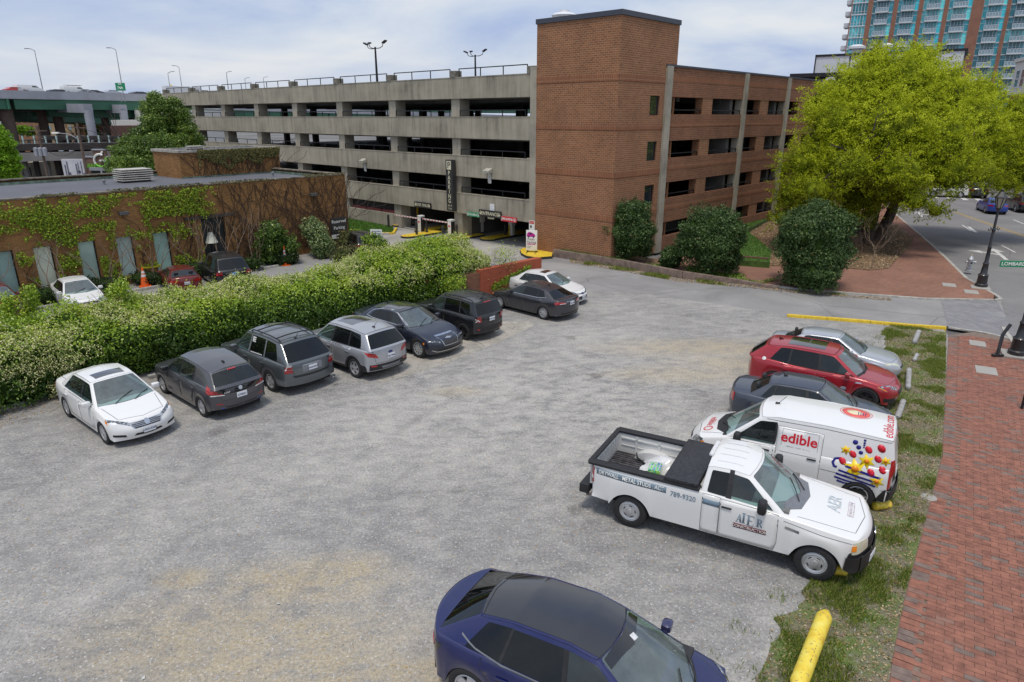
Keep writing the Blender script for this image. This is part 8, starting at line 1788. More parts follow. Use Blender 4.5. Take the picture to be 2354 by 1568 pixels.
S=dict(W=W_,wb=wb,fo=fo,ro=ro,tyre=.36,arch=.41,mid=4,sill=.24,crr=.40,crf=.45,taper_r=.10,taper_f=.14,tail=[.08,.02,.0,.03,.05],tail_top=.04,nose=[.06,0,.02,.10,.26],nose_top=.28,zrear=.34,belt_in=.94,cr_tail=.6,top=[(tl,1.13),(tl+.3,1.16),(-1.4,1.10),(.9,.99),(1.35,.97),(1.6,.90),(nose-.3,.74),(nose,.66)],edge=[(tl,1.06),(tl+.4,1.10),(-1.4,1.06),(-.6,.99),(.9,.95),(1.4,.87),(nose-.3,.72),(nose,.64)],cut=[(tl+.55,1.2)],cols=[(1.34,.42,'P'),(1.24,.36,'W'),(.10,.02,'B'),(.02,-.05,'W'),(-.92,-.80,'B'),(-.97,-.85,'W'),(-1.55,-1.22,'P'),(tl+.36,-1.42,'P')],roof=[(.42,1.46),(0,1.545),(-.5,1.565),(-1.0,1.52),(-1.45,1.42)],roof_w=.62,roof_tr=.10,crown=.06,cowl_bulge=.34,head_bulge=.14,rear_bulge=-.0,rtop_bulge=.10,ttw=(.05,.985),glass=('clear','dark','dark'),split_x=0,glass_roof=(0,7),cabin='dark',dash='dark',wsg='front',doors=[dict(poly=[(1.12,.86),(1.02,.32),(.06,.28),(.06,.95)],handle=(.28,.80)),dict(poly=[(.04,.96),(.04,.28),(-.90,.32),(-1.02,.66),(-1.20,.84),(-1.24,1.02)],handle=(-.86,.84))],mirror=(.98,1.06),rim='turbine',spokes=5,seam_w=.010,gapg=True,seams=[('t',[(1.55,-.76),(nose-.40,-.62),(nose-.28,0),(nose-.40,.62),(1.55,.76)])],paint=P_BLUE,rear_glass=True)
S['bits']=[('taillight_housing','gloss','qm',[(tl+.02,.48,.84),(tl+.42,.94,.82),(tl+.52,.92,.98),(tl+.04,.50,.96)],.006),('taillight','red','qm',[(tl+.12,.74,.86),(tl+.30,.90,.86),(tl+.34,.90,.93),(tl+.14,.74,.93)],.014),('headlight','clear','qm',[(nose-.12,.46,.62),(nose-.62,.90,.74),(nose-.66,.88,.78),(nose-.2,.50,.68)],.008),('window_trim','grey','rm',('l',[(1.22,.965),(.1,.975),(-.9,1.02),(-1.35,1.10),(-1.62,1.20)],.022),.006),('roof_joint','black','r',('t',[(.44,-.56),(.52,-.3),(.55,0),(.52,.3),(.44,.56)],.012),.008),('roof_joint','black','r',('t',[(-1.40,-.52),(-1.47,0),(-1.40,.52)],.012),.008),('windscreen_band','gloss','p',('t',[(.50,-.52),(.62,-.56),(.76,0),(.62,.56),(.50,.52),(.58,0)],.08),.004),('toll_tag','white','p',('t',[(.66,.06),(.74,.04),(.76,.15),(.68,.17)],.1),.008),('diffuser','black','p',('b',[(-.80,.34),(.80,.34),(.76,.50),(-.76,.50)],.1),.004),('lower_side','black','rm',('l',[(-.98,.27),(.98,.27)],.06),.006)]
put(S,1.06,7.95,-28,'deep blue crossover with a full black glass roof, closest to the camera',1,None,lv=3)
GB='cars parked by the ivy building'
S=suv_spec(4.5,1.82,1.60,2.65,.9,paint=P_MAROON,rim='multi');bit(S,sunroof(-.5,.05,.42));put(S,-22.9,28.6,-40,'dark maroon wagon cut off by the left edge behind the hedge',.92,GB)
S=sedan_spec(4.6,1.76,1.46,2.7,.93,A=1.0,roof_f=.22,paint=P_WHITE,glass=('dark','dark','mid'),rim='multi');put(S,-20.3,30.4,-46,'white sedan half sunk behind the hedge beside the first orange cone',.90,GB)
S=sedan_spec(4.5,1.80,1.40,2.64,.9,belt=.95,deck=1.06,paint=P_MAROON,glass=('mid','mid','mid'),cabin='dark',rim='multi');put(S,-17.2,33.9,126,'small red coupe with its rear to the camera by the caution tape',.86,GB,plate=[('b','VSH-3210',.72,'plate')])
S=suv_spec(4.8,1.94,1.76,2.9,.9,paint=P_BLK,rim='split',spokes=5);bit(S,('chrome_strip','chrome','r',('b',[(-.7,.52),(.7,.52)],.05),.012));put(S,-15.45,35.2,127,'black SUV with a blue number plate by the ivy wall',.95,GB,plate=[('b','TR-2042',.90,'blueplate')])
S=suv_spec(4.7,1.9,1.7,2.8,.9,paint=P_BLK);put(S,-9.9,43.2,120,'black SUV mostly hidden behind the private parking notice',.85,None)
S=sedan_spec(4.7,1.8,1.42,2.75,.93,paint=P_SEDSIL,glass=('mid','mid','mid'));bit(S,sunroof(-.5,-.05,.40));put(S,-1.75,35.0,42,'pale silver sedan showing only its roof behind the orange brick wall',.88,None)
GSs='cars on the street'
def streetcar(S,u,v,deg,lab,sc=1.0):
 x,y=G(u,v,-.1);o,sf,S=put(S,x,y,deg,lab,sc,GSs,name='street_car');o.location.z=-.1;return o
streetcar(sedan_spec(4.6,1.8,1.45,2.7,.9,paint=paint('bright_blue',(.01,.05,.32),.3),rim='multi'),2277,487,70,'bright blue sedan driving away on the street',.95)
streetcar(suv_spec(4.9,1.95,1.72,2.9,.9,paint=P_BLK,rim='split',spokes=5),2345,484,72,'black SUV on the street at the right edge, beside the blue sedan',.95)
streetcar(suv_spec(4.6,1.85,1.65,2.7,.9,paint=P_WHITE,rim='multi'),2172,452,158,'white SUV crossing the junction beyond the oak branches',.95)
streetcar(suv_spec(4.6,1.85,1.65,2.7,.9,paint=P_BLK,rim='multi'),2238,452,70,'dark car with glowing brake lamps waiting under the oak branches',.95)
RL=bpy.data.materials.new('lit_red_lamp');nt,bb,out=nodes_of(RL);bb.inputs['Base Color'].default_value=(.8,.02,.01,1);bb.inputs['Emission Color'].default_value=(1,.05,.02,1);bb.inputs['Emission Strength'].default_value=2.5
for i,(u,v,Yd,lb)in enumerate(((2224,444,88,'red traffic signal glowing under the oak, left of a pair'),(2252,446,88,'red traffic signal glowing under the oak, right of a pair'),(2163,424,95,'small red signal seen through the oak leaves'))):
 x,y,z=atY(u,v,Yd);e=empty('traffic_signal',(x,y,z),0,lb,'traffic light');b=MB();b.box(-.17,0,-.75,.17,.25,.25);b.build('housing',BLACK,e);b=MB();b.lathe([(.13,-.02),(0,-.04)],n=12,axis='y');b.build('red_lens',RL,e)
 b=MB();b.tube([(0,.15,.25),(0,.15,1.2),(-3.5-i,.3,1.25)],.05,5);b.tube([(-3.5-i,.3,1.25),(-3.5-i,.3,-z)],.09,6);b.build('mast',DKMETAL,e)
def far_vehicle(kind,x,y,z,rz,mat,lab,L=4.5,H=1.45,W=1.8,roof=None):
 e=empty('highway_vehicle',(x,y,z),rz,lab,'van' if kind=='van' else 'truck' if kind=='lorry' else 'car','traffic on the highway')
 pr={'car':[(-L/2,.35),(-L/2,.85),(-L*.38,.92),(-L*.27,H),(L*.10,H),(L*.24,.95),(L*.46,.8),(L/2,.6),(L/2,.3)],'van':[(-L/2,.35),(-L/2,H),(L*.22,H),(L*.34,1.15),(L*.47,1.0),(L/2,.7),(L/2,.35)]}[kind]
 b=MB();n=len(pr)
 for s in(1,-1):b.poly([(p[0],s*W/2,p[1])for p in(pr if s==-1 else pr[::-1])][::-1])
 for i in range(n):p,q=pr[i],pr[(i+1)%n];b.poly([(p[0],-W/2,p[1]),(q[0],-W/2,q[1]),(q[0],W/2,q[1]),(p[0],W/2,p[1])])
 b.build('body',mat,e,bevel=.05,smooth=True);b=MB()
 wx=([(-L*.26,H-.08),(L*.08,H-.08),(L*.17,1.0),(-L*.33,1.0)]if kind=='car' else[(L*.06,H-.15),(L*.20,H-.15),(L*.30,1.2),(L*.06,1.2)])
 for s in(1,-1):b.poly([(p[0],s*(W/2+.01),p[1])for p in(wx if s==1 else wx[::-1])])
 b.build('windows',GLASSW,e)
 for xx in(-L*.3,L*.32):
  for s in(1,-1):b=MB();b.lathe([(.32,-.1),(.33,0),(.32,.1),(.2,.11),(0,.11)],(xx,s*(W/2-.08),.33),12,'y');b.build('wheel',RUBBER,e)
 if roof:b=MB();b.box(-L*.35,-.7,H+.15,L*.3,.7,H+.2);b.tube([(-L*.3,-.6,H),(-L*.3,-.6,H+.15)],.03,4);b.tube([(L*.2,-.6,H),(L*.2,-.6,H+.15)],.03,4);b.build('roof_rack',M_POLE,e)
 return e
hd=math.atan2((HB-HA).y,(HB-HA).x);dd=(HB-HA).normalized()
def on_deck(u,off=4.0,base=(HA,HB,HN)):
 best=None
 for i in range(2000):
  p=HA.lerp(HB,i/2000)+HN*off;dyy=p.y*math.cos(PITCH)-(p.z-CAM_H)*math.sin(PITCH);uu=CX+FPX*p.x/dyy
  if best is None or abs(uu-u)<best[0]:best=(abs(uu-u),p)
 return best[1]
for u,kind,mat,lab,L,H,rf in((38,'car',paint('signal_red',(.5,.02,.01)),'red car on the highway at the far left',4.6,1.5,0),(67,'van',P_WHITE,'white van on the highway just right of the red car',5.4,2.0,0),(135,'car',P_DGREY,'dark car on the highway between the two white vans',4.4,1.3,0),(170,'van',P_WHITE,'white van with a ladder rack on the highway',5.2,2.0,1),(195,'car',P_SEDSIL,'silver car following the ladder-rack van',4.4,1.5,0),(214,'car',P_DGREY,'dark grey hatchback on the highway, low behind the parapet',4.4,1.4,0),(258,'car',P_SEDSIL,'pale car left of the exit sign on the highway',4.6,1.5,0),(320,'car',P_DGREY,'dark car passing just right of the exit sign',4.6,1.35,0)):
 p=on_deck(u,2.2);far_vehicle(kind,p.x,p.y,p.z-.62,hd,mat,lab,L*.72,H*.78,1.5,rf)
p=on_deck(425,4.5);e=empty('lorry',(p.x,p.y,p.z-.85),hd,'long white box lorry on the highway behind the tree top','truck');e.scale=(.58,.58,.62)
b=MB();b.box(-7,-1.25,1.2,6,1.25,4.1);b.build('trailer',paint('lorry_white',(.7,.7,.7)),e,bevel=.05);b=MB();b.box(6.4,-1.2,.5,8.6,1.2,3.2);b.build('cab',P_BLK,e,bevel=.15,smooth=True);text_on('GILTNER',.9,SIGNB,(3.2,-1.25,2.9),(1,0,0),(0,0,1),e,bold=.02,off=.02)
for xx in(-6,-4.8,4.5,7.6):b=MB();b.lathe([(.5,-.15),(.5,.15),(0,.15)],(xx,-1.05,.5),14,'y');b.build('wheel',RUBBER,e)
x,y,z=atY(311,256,150);far_vehicle('van',x,y,z-1.2,R(5),P_WHITE,'white van on the lower ramp seen between the bridge piers',5.2,2.1)
for i,(u,v,mt,lb)in enumerate(((84,404,P_BLK,'black van parked under the viaduct behind the building'),(135,400,P_DGREY,'dark car parked left of the white mural wall'),(147,362,P_SEDSIL,'silver car under the viaduct above the mural wall'),(205,363,P_SEDSIL,'pale car on the road behind the small shop'))):
 x,y=G(u,v,0)if v>380 else atY(u,v,102)[:2];far_vehicle('van' if i==0 else 'car',x,y+1,0 if v>380 else atY(u,v,102)[2]-.5,R(10),mt,lb,4.6,1.9 if i==0 else 1.45)
 # -vegetation
BARK=pbr('bark_dark',(.055,.042,.034),.95,var=.35,scale=5,bmp=.7);BARKP=pbr('bark_pale',(.25,.18,.125),.9,var=.25,scale=6,bmp=.3)
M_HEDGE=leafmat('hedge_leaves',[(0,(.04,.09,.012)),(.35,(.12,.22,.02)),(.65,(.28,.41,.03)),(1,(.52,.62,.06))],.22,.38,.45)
M_CREAM=leafmat('cream_blossom',[(0,(.40,.44,.14)),(.5,(.62,.60,.28)),(1,(.78,.74,.44))],.2,.8)
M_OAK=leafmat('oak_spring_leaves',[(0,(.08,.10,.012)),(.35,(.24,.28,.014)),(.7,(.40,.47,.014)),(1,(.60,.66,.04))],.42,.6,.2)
M_EVER=leafmat('evergreen_leaves',[(0,(.035,.07,.014)),(.5,(.10,.18,.03)),(.85,(.20,.30,.045)),(1,(.38,.44,.08))],.2,.4,.4)
M_HOLLY=leafmat('holly_leaves',[(0,(.02,.046,.014)),(.5,(.062,.115,.032)),(.9,(.16,.23,.08)),(1,(.26,.20,.08))],.12,.5,.25)
M_LIME=leafmat('lime_leaves',[(0,(.09,.20,.012)),(.5,(.20,.38,.02)),(1,(.36,.56,.05))],.4,.5)
M_IVY=leafmat('ivy_leaves',[(0,(.07,.12,.010)),(.5,(.20,.30,.015)),(1,(.38,.48,.03))],.25,.5)
M_VARI=leafmat('variegated_leaves',[(0,(.05,.10,.03)),(.5,(.17,.25,.09)),(1,(.50,.54,.30))],.2,.5)
M_BROWNB=leafmat('brownish_leaves',[(0,(.05,.055,.02)),(.5,(.12,.12,.04)),(1,(.24,.20,.07))],.2,.6)
M_BOX=leafmat('box_leaves',[(0,(.014,.028,.010)),(.6,(.035,.062,.02)),(1,(.08,.11,.03))],.15,.5)
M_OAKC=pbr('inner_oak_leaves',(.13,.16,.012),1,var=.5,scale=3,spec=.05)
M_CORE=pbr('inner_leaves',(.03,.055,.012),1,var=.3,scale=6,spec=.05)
def noise3(P,s,o=0):return np.array([mn(Vector((p[0]*s,p[1]*s,p[2]*s+o)))for p in P])
def blob_points(blobs,n,shell=(.78,1.06),cut=.78,lump=.10,flat_bottom=None,over=1.7):
 B=np.array(blobs,dtype=float);area=(B[:,3]*B[:,4]*B[:,5])**(2/3);cnt=RNG.multinomial(int(n*over),area/area.sum());P=[];N=[]
 for b,c in zip(B,cnt):
  d=RNG.normal(size=(c,3));d/=np.linalg.norm(d,axis=1,keepdims=True);r=RNG.uniform(*shell,c)[:,None]
  w=1+lump*np.sin(d[:,:1]*7+b[0]*3)*np.cos(d[:,1:2]*6+b[1]*5)+lump*.7*np.sin(d[:,2:3]*9+b[2]*7)
  P.append(b[:3]+d*r*w*b[3:6]);N.append(d)
 P=np.concatenate(P);N=np.concatenate(N);keep=np.ones(len(P),bool)
 for b in B:keep&=(((P-b[:3])/b[3:6])**2).sum(1)>cut**2
 if flat_bottom is not None:keep&=P[:,2]>flat_bottom
 P,N=P[keep],N[keep];sel=RNG.permutation(len(P))[:n];return P[sel],N[sel]
def core(name,blobs,s,mat,par):
 b=MB()
 for x,y,z,rx,ry,rz in blobs:
  n,m=10,6
  pt=lambda i,j:(x+rx*s*math.sin(math.pi*j/m)*math.cos(2*math.pi*i/n),y+ry*s*math.sin(math.pi*j/m)*math.sin(2*math.pi*i/n),z+rz*s*math.cos(math.pi*j/m))
  for j in range(m):
   for i in range(n):
    q=[pt(i,j),pt(i,j+1),pt(i+1,j+1),pt(i+1,j)]
    if j==0:q=q[:3]
    elif j==m-1:q=[q[0],q[1],q[3]]
    b.poly(q)
 o=b.build(name,mat,par,smooth=True);return o
def branches(b,p,d,L,r,depth,spread=.6,up=.15,kids=(2,3),rg=None,tips=None,nseg=3,shrink=.68):
 pts=[p.copy()];q=p.copy();dd=d.copy()
 for i in range(nseg):dd=(dd+Vector((rg.gauss(0,.13),rg.gauss(0,.13),rg.gauss(0,.08)+up*.3))).normalized();q=q+dd*L/nseg;pts.append(q.copy())
 r1=r*.62;b.tube(pts,[lerp(r,r1,i/nseg)for i in range(nseg+1)],6 if r>.05 else 4,cap=False)
 if depth<=0:
  if tips is not None:tips.append(q)
  return
 for k in range(rg.randint(*kids)):
  a=rg.uniform(0,6.28);o=dd.orthogonal().normalized();o2=dd.cross(o);nd=(dd+(o*math.cos(a)+o2*math.sin(a))*spread*rg.uniform(.6,1.3)+Vector((0,0,up))).normalized()
  branches(b,pts[-1]if k else pts[-1],nd,L*shrink*rg.uniform(.8,1.2),r1*.85,depth-1,spread,up,kids,rg,tips,nseg,shrink)
  # -flowering hedge ---------------------------------------------------------
hedge=empty('hedge',(0,0,0),0,'long overgrown hedge with cream blossom between the two parking lots','hedge')
FRONT=[(-21.5,9.0),(-18.6,13.2),(-15.9,17.3),(-13.9,20.0),(-12.0,22.0),(-9.9,24.2),(-7.6,26.0),(-5.3,28.0),(-3.2,29.9),(-1.2,31.6)]
hb=[];rgh=random.Random(11)
for i in range(len(FRONT)-1):
 a,b_=Vector(FRONT[i]),Vector(FRONT[i+1]);L=(b_-a).length;d=(b_-a)/L;nn=Vector((-d.y,d.x));n=max(1,int(L/.62))
 for k in range(n):
  p=a+d*((k+.5)*L/n);t=(i+k/n)/(len(FRONT)-1)
  for off,zz,rr in((.85,.75,.95),(.75,1.8,.9),(1.9,2.1,1.0),(2.8,1.7,.95)):
   c_=p+nn*(off+rgh.uniform(-.15,.15));hgt=(.74-.13*min(1,max(0,(t-.28)/.15))+.36*min(1,max(0,(t-.68)/.22)))*(1+.06*math.sin(t*17)+rgh.uniform(-.06,.07))
   if t>.9:c_=c_+nn*.1;hgt*=.93
   hb.append((c_.x,c_.y,zz*hgt,rr*rgh.uniform(.8,1.15),rr*rgh.uniform(.8,1.15),rr*rgh.uniform(.75,1.1)))
P,N=blob_points(hb,175000,(.74,1.12),.84,.10,.06,5.0)
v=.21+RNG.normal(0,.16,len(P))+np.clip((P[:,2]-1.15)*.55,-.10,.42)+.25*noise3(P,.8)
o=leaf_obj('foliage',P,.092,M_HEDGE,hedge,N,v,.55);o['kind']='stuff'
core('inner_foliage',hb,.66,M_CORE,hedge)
fm=noise3(P,.45,9)*1.2+.55*noise3(P,2.3,3)+np.clip((P[:,2]-1.3)*.7,-.55,.32)
s_=RNG.uniform(0,1,len(P))<np.clip((fm-.17)*3.4,0,.95);FP=P[s_]+N[s_]*.06;FP=np.repeat(FP,2,0)+RNG.normal(0,.035,(len(FP)*2,3));FN=np.repeat(N[s_],2,0)
o=leaf_obj('blossom',FP[:90000],.05,M_CREAM,hedge,FN[:90000],None,.7);o['kind']='stuff'
tp=P[(P[:,2]>1.75)];sel=tp[RNG.permutation(len(tp))[:420]];sh=[]
for p in sel:
 L=RNG.uniform(.15,.55);d=np.array([RNG.normal(0,.25),RNG.normal(0,.25),1]);
 for t in np.linspace(0,1,12):sh.append(p+d*L*t+RNG.normal(0,.03,3))
o=leaf_obj('shoots',np.array(sh),.075,M_HEDGE,hedge,None,RNG.uniform(.5,1,len(sh)),.45);o['kind']='stuff'
for i,(u,v_,h,lb)in enumerate(((60,760,3.0,'leafy sapling rising above the hedge in front of the maroon wagon'),(300,735,2.8,'leafy sapling rising above the hedge in front of the white sedan'))):
 x,y=G(u,v_,1.5);bl=[(x+rgh.uniform(-.5,.5),y+rgh.uniform(-.4,.4),1.75+k*.24,.5-.05*k,.5-.05*k,.4)for k in range(5)]
 e=empty('sapling',(x,y,0),0,lb,'shrub');P_,N_=blob_points([(b_[0]-x,b_[1]-y,*b_[2:])for b_ in bl],5000,(.2,1.1),0);o=leaf_obj('foliage',P_,.085,M_HEDGE,e,N_,RNG.uniform(.35,.95,len(P_)));o['kind']='stuff'
 b=MB();branches(b,Vector((0,0,.5)),Vector((0,0,1)),1.2,.03,2,.4,.3,(2,3),rgh);b.build('stem',BARKP,e)
def shrub(name,x,y,blobs,n,mat,lab,cat,size=.10,grp=None,stems=True,cs=.82,var=None,flowers=None,z=0.0,shell=(.78,1.06)):
 e=empty(name,(x,y,z),0,lab,cat,grp);P_,N_=blob_points(blobs,n,shell,lump=.2,flat_bottom=.03);vv=.42+RNG.normal(0,.22,len(P_))+.2*noise3(P_,1.3);o=leaf_obj('foliage',P_,size,mat,e,N_,vv,.6);o['kind']='stuff'
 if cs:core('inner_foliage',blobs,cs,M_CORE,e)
 if flowers is not None:s=RNG.uniform(0,1,len(P_))<flowers;o=leaf_obj('blossom',P_[s]+N_[s]*.05,size*.6,M_CREAM,e,N_[s]);o['kind']='stuff'
 if stems:b=MB();branches(b,Vector((0,0,-.02)),Vector((0,0,1)),.8,.09,1,.6,.2,(3,4),random.Random(3));b.build('trunk',BARK,e)
 return e
def round_bush(x,y,r,h,n,lab,seed,mat=M_HOLLY,size=.115,z=0.0):
 rg_=random.Random(seed);bl=[(0,0,h*.52,r*.86,r*.86,h*.47)]
 for k in range(16):a=rg_.uniform(0,6.28);q=rg_.uniform(.25,.85);zz=rg_.uniform(.22,.82);w=rg_.uniform(.9,1.15)*math.sqrt(max(.05,1-((zz-.5)/.55)**2));bl.append((r*.62*q*math.cos(a)*w*1.3,r*.62*q*math.sin(a)*w*1.3,h*zz,r*.42,r*.42,h*.2))
 return shrub('round_shrub',x,y,bl,n,mat,lab,'shrub',size,'clipped evergreen shrubs in front of the garage',z=z)
round_bush(6.95,40.35,1.66,3.75,26000,'leftmost large round evergreen shrub against the brick tower',1);round_bush(11.05,36.9,1.75,3.85,28000,'middle large round evergreen shrub above the alley',2);round_bush(15.35,34.0,2.08,4.3,34000,'largest round evergreen shrub, standing on the brick plaza',5)
round_bush(9.25,38.4,.72,1.35,6000,'small low evergreen shrub between the first two round shrubs',7)
gcv=[G(1440,612,.05),G(1530,622,.05),G(1600,634,.05),G(1690,648,.05),G(1745,655,.05),G(1790,645,.05),G(1700,632,.05),G(1560,612,.05)]
pp_=scatter(gcv,7000,lambda x,y:max(0,min(1,.45+2*mn(Vector((x*.8,y*.8,1))))),.06);pp_[:,2]+=RNG.uniform(0,.16,len(pp_));o=leaf_obj('ground_cover',pp_,.09,M_LIME if 0 else M_EVER,None,np.tile([0,0,1.2],(len(pp_),1)),RNG.uniform(.4,1,len(pp_)));tag(o,'low green ground cover spilling from the shrub bed','plants',kind='stuff')
# -the big willow oak ------------------------------------------------------
TX,TY=24.2,46.4;oak=empty('oak_tree',(TX,TY,.05),0,'huge spreading willow oak in yellow-green spring leaf beside the street','tree')
rgo=random.Random(21);b=MB();tips=[]
for(dx_,dy_,lean,r,L)in((-.5,0,(-.22,-.05),.58,4.2),(.45,.2,(.10,.0),.48,4.6),(1.7,.8,(.30,.05),.38,4.4)):
 base_=Vector((dx_,dy_,-.1));b.tube([base_-Vector((0,0,.1)),base_+Vector((0,0,.35))],[r*1.45,r*1.05],10,cap=False)
 d=Vector((lean[0],lean[1],1)).normalized();b.tube([base_+Vector((0,0,.3)),base_+d*1.8,base_+d*L*.8],[r*1.05,r*.92,r*.8],10,cap=False)
 for k in range(4):
  a=rgo.uniform(0,6.28);nd=Vector((math.cos(a)*.75,math.sin(a)*.55,rgo.uniform(.45,1.0))).normalized();branches(b,base_+d*L*rgo.uniform(.6,.8),nd,rgo.uniform(2.0,2.9),r*.48,3,.55,.06,(2,3),rgo,tips,4,.72)
b.build('trunk',BARK,oak,smooth=True)
OB=[(2060,190,92,46),(1975,200,78,46),(2150,215,88,47),(2228,285,80,47),(1925,285,80,45),(2040,290,100,44),(2150,320,95,44),(2290,345,72,48),(1855,375,62,45),(1955,385,85,43),(2065,395,72,42),(2185,395,66,43),(1825,445,48,44),(1885,480,56,43),(1975,455,48,45),(2105,462,34,41),(2340,320,60,49),(2365,395,60,47),(1895,235,48,47),(2255,215,50,49),(2010,140,44,47),(2110,138,46,48),(2250,390,55,45),(1800,500,30,43),(1845,520,34,43),(2000,340,90,50),(2120,280,100,51),(2220,350,80,51),(1930,340,70,50),(1995,500,26,46),(1925,530,28,44),(2310,420,36,46),(2150,485,22,41),(2035,445,42,43),(1945,500,34,43),(2085,440,38,42),(1870,440,44,42),(2350,250,48,48),(2385,330,72,48),(2400,410,50,47)]
cl=[];cb=[]
for u,v_,rp,Yd in OB:
 x,y,z=atY(u,v_,Yd);r=rp/FPX*Yd*1.02;cb.append((x-TX,y-TY,z-.05,r,r*.95,r*.82))
CB=np.array(cb);area=CB[:,3]**2;cnt=RNG.multinomial(6000,area/area.sum());cc=[];cn=[]
for q,n in zip(CB,cnt):
 d=RNG.normal(size=(n,3));d/=np.linalg.norm(d,axis=1,keepdims=True);rr=RNG.uniform(.55,1.04,n)[:,None];cc.append(q[:3]+d*rr*q[3:6]);cn.append(d)
cc=np.concatenate(cc);cn=np.concatenate(cn);keep=np.ones(len(cc),bool)
for q in CB:keep&=(((cc-q[:3])/q[3:6])**2).sum(1)>.5**2
cc,cn=cc[keep],cn[keep];cc=cc[cc[:,2]>.8];cn=cn[:len(cc)]
M_=len(cc);per=68;lc=np.repeat(cc,per,0);ax=RNG.normal(size=(M_,3))*[1,1,.35]+cn*.8+[0,0,.12];ax/=np.linalg.norm(ax,axis=1,keepdims=True);ax=np.repeat(ax,per,0)
ln=np.repeat(RNG.uniform(.45,1.05,M_),per)[:,None];t=RNG.uniform(-1,1,(M_*per,1));P=lc+ax*t*ln+RNG.normal(size=(M_*per,3))*(.13*(1.2-abs(t)));
low=np.clip((5.2-P[:,2])*.10,-.25,.30);vv=np.repeat(RNG.normal(.56,.20,M_),per)+RNG.normal(0,.12,M_*per)-low  # leaves duller lower down: older leaf plus crown shadow put into the colour
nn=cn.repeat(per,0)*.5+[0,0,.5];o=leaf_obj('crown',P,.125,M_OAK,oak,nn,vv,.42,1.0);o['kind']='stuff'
b=MB()
for i in RNG.permutation(M_)[:260]:
 p=Vector(cc[i]);q=min(tips,key=lambda t_:(t_-p).length);
 if(q-p).length<2.0:mid_=q.lerp(p,.5)+Vector((rgo.gauss(0,.2),rgo.gauss(0,.2),.15));b.tube([q,mid_,p],[.05,.035,.015],4,cap=False)
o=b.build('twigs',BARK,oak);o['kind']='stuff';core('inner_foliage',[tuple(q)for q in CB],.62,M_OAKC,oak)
# -evergreen by the ivy building, lime tree at the left edge ----------------
def px_tree(name,base,blobs,n,mat,size,lab,cat='tree',shell=(.6,1.12),cs=.7,trunk_r=.22,th=3.0,bias=.0):
 e=empty(name,(base[0],base[1],0),0,lab,cat);bl=[]
 for u,v_,rp,Yd in blobs:x,y,z=atY(u,v_,Yd);r=rp/FPX*Yd;bl.append((x-base[0],y-base[1],z,r,r,r*.9))
 P_,N_=blob_points(bl,n,shell,.6 if shell[0]>.5 else.45,.22);vv=.45+bias+RNG.normal(0,.2,len(P_))+.3*noise3(P_,.6);o=leaf_obj('crown',P_,size,mat,e,N_,vv,.55,1.0);o['kind']='stuff'
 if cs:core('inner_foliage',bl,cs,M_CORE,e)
 b=MB();tp=[];branches(b,Vector((0,0,-.1)),Vector((0,0,1)),th,trunk_r,3,.5,.2,(2,3),random.Random(5),tp,4,.8);b.build('trunk',BARK,e,smooth=True);return e
px_tree('evergreen_tree',(-33.0,67.0),[(356,228,15,66),(342,250,18,66),(372,246,20,66),(400,240,16,67),(415,262,20,67),(352,285,24,65),(385,290,26,67),(425,296,22,67),(325,310,20,66),(298,330,20,66),(335,340,30,65),(375,335,32,64),(415,335,28,66),(448,322,17,67),(280,352,22,66),(268,385,22,65),(300,385,30,64),(340,385,34,64),(385,382,34,65),(425,372,26,66),(455,352,15,66),(310,352,24,65),(440,395,20,66)],95000,M_EVER,.17,'dark evergreen tree behind the low brick building',trunk_r=.2,th=3.2,cs=.45,bias=.10,shell=(.42,1.22))
px_tree('lime_tree',(-40.5,52.0),[(-5,330,30,52),(-25,360,40,52),(12,372,28,52),(-5,400,36,52),(22,400,18,52),(-10,305,18,52)],16000,M_LIME,.20,'bright lime-green tree cut off by the left edge',cs=.6,th=2.5)
x,y,_=atY(212,330,140);px_tree('distant_tree',(x,y),[(212,300,13,140),(216,318,14,140),(208,332,12,140)],4500,M_LIME,.5,'small bright green tree between the pale and dark bridge piers',cs=.7)
x,y,_=atY(50,330,150);px_tree('distant_tree',(x,y),[(36,301,9,150),(52,300,10,150),(68,302,9,150)],4500,M_LIME,.5,'low green trees in front of the tan warehouse',cs=.7)
for i,(u,v_,rp,Yd,lb)in enumerate(((2300,415,40,118,'dull green tree beyond the junction, left of three'),(2345,408,44,122,'dull green tree beyond the junction, middle of three'),(2385,412,44,118,'dull green tree beyond the junction, rightmost of three'))):
 x,y,_=atY(u,v_,Yd);px_tree('park_tree',(x,y),[(u,v_,rp,Yd),(u-18,v_+8,rp*.6,Yd),(u+15,v_-12,rp*.6,Yd)],9000,M_OAK,.5,lb,cs=.7,bias=-.3)
gp=MB();gp.poly([(70,118,-.08),(140,88,-.08),(160,130,-.08),(92,165,-.08)]);struct('park_lawn',gp,M_GRASS)
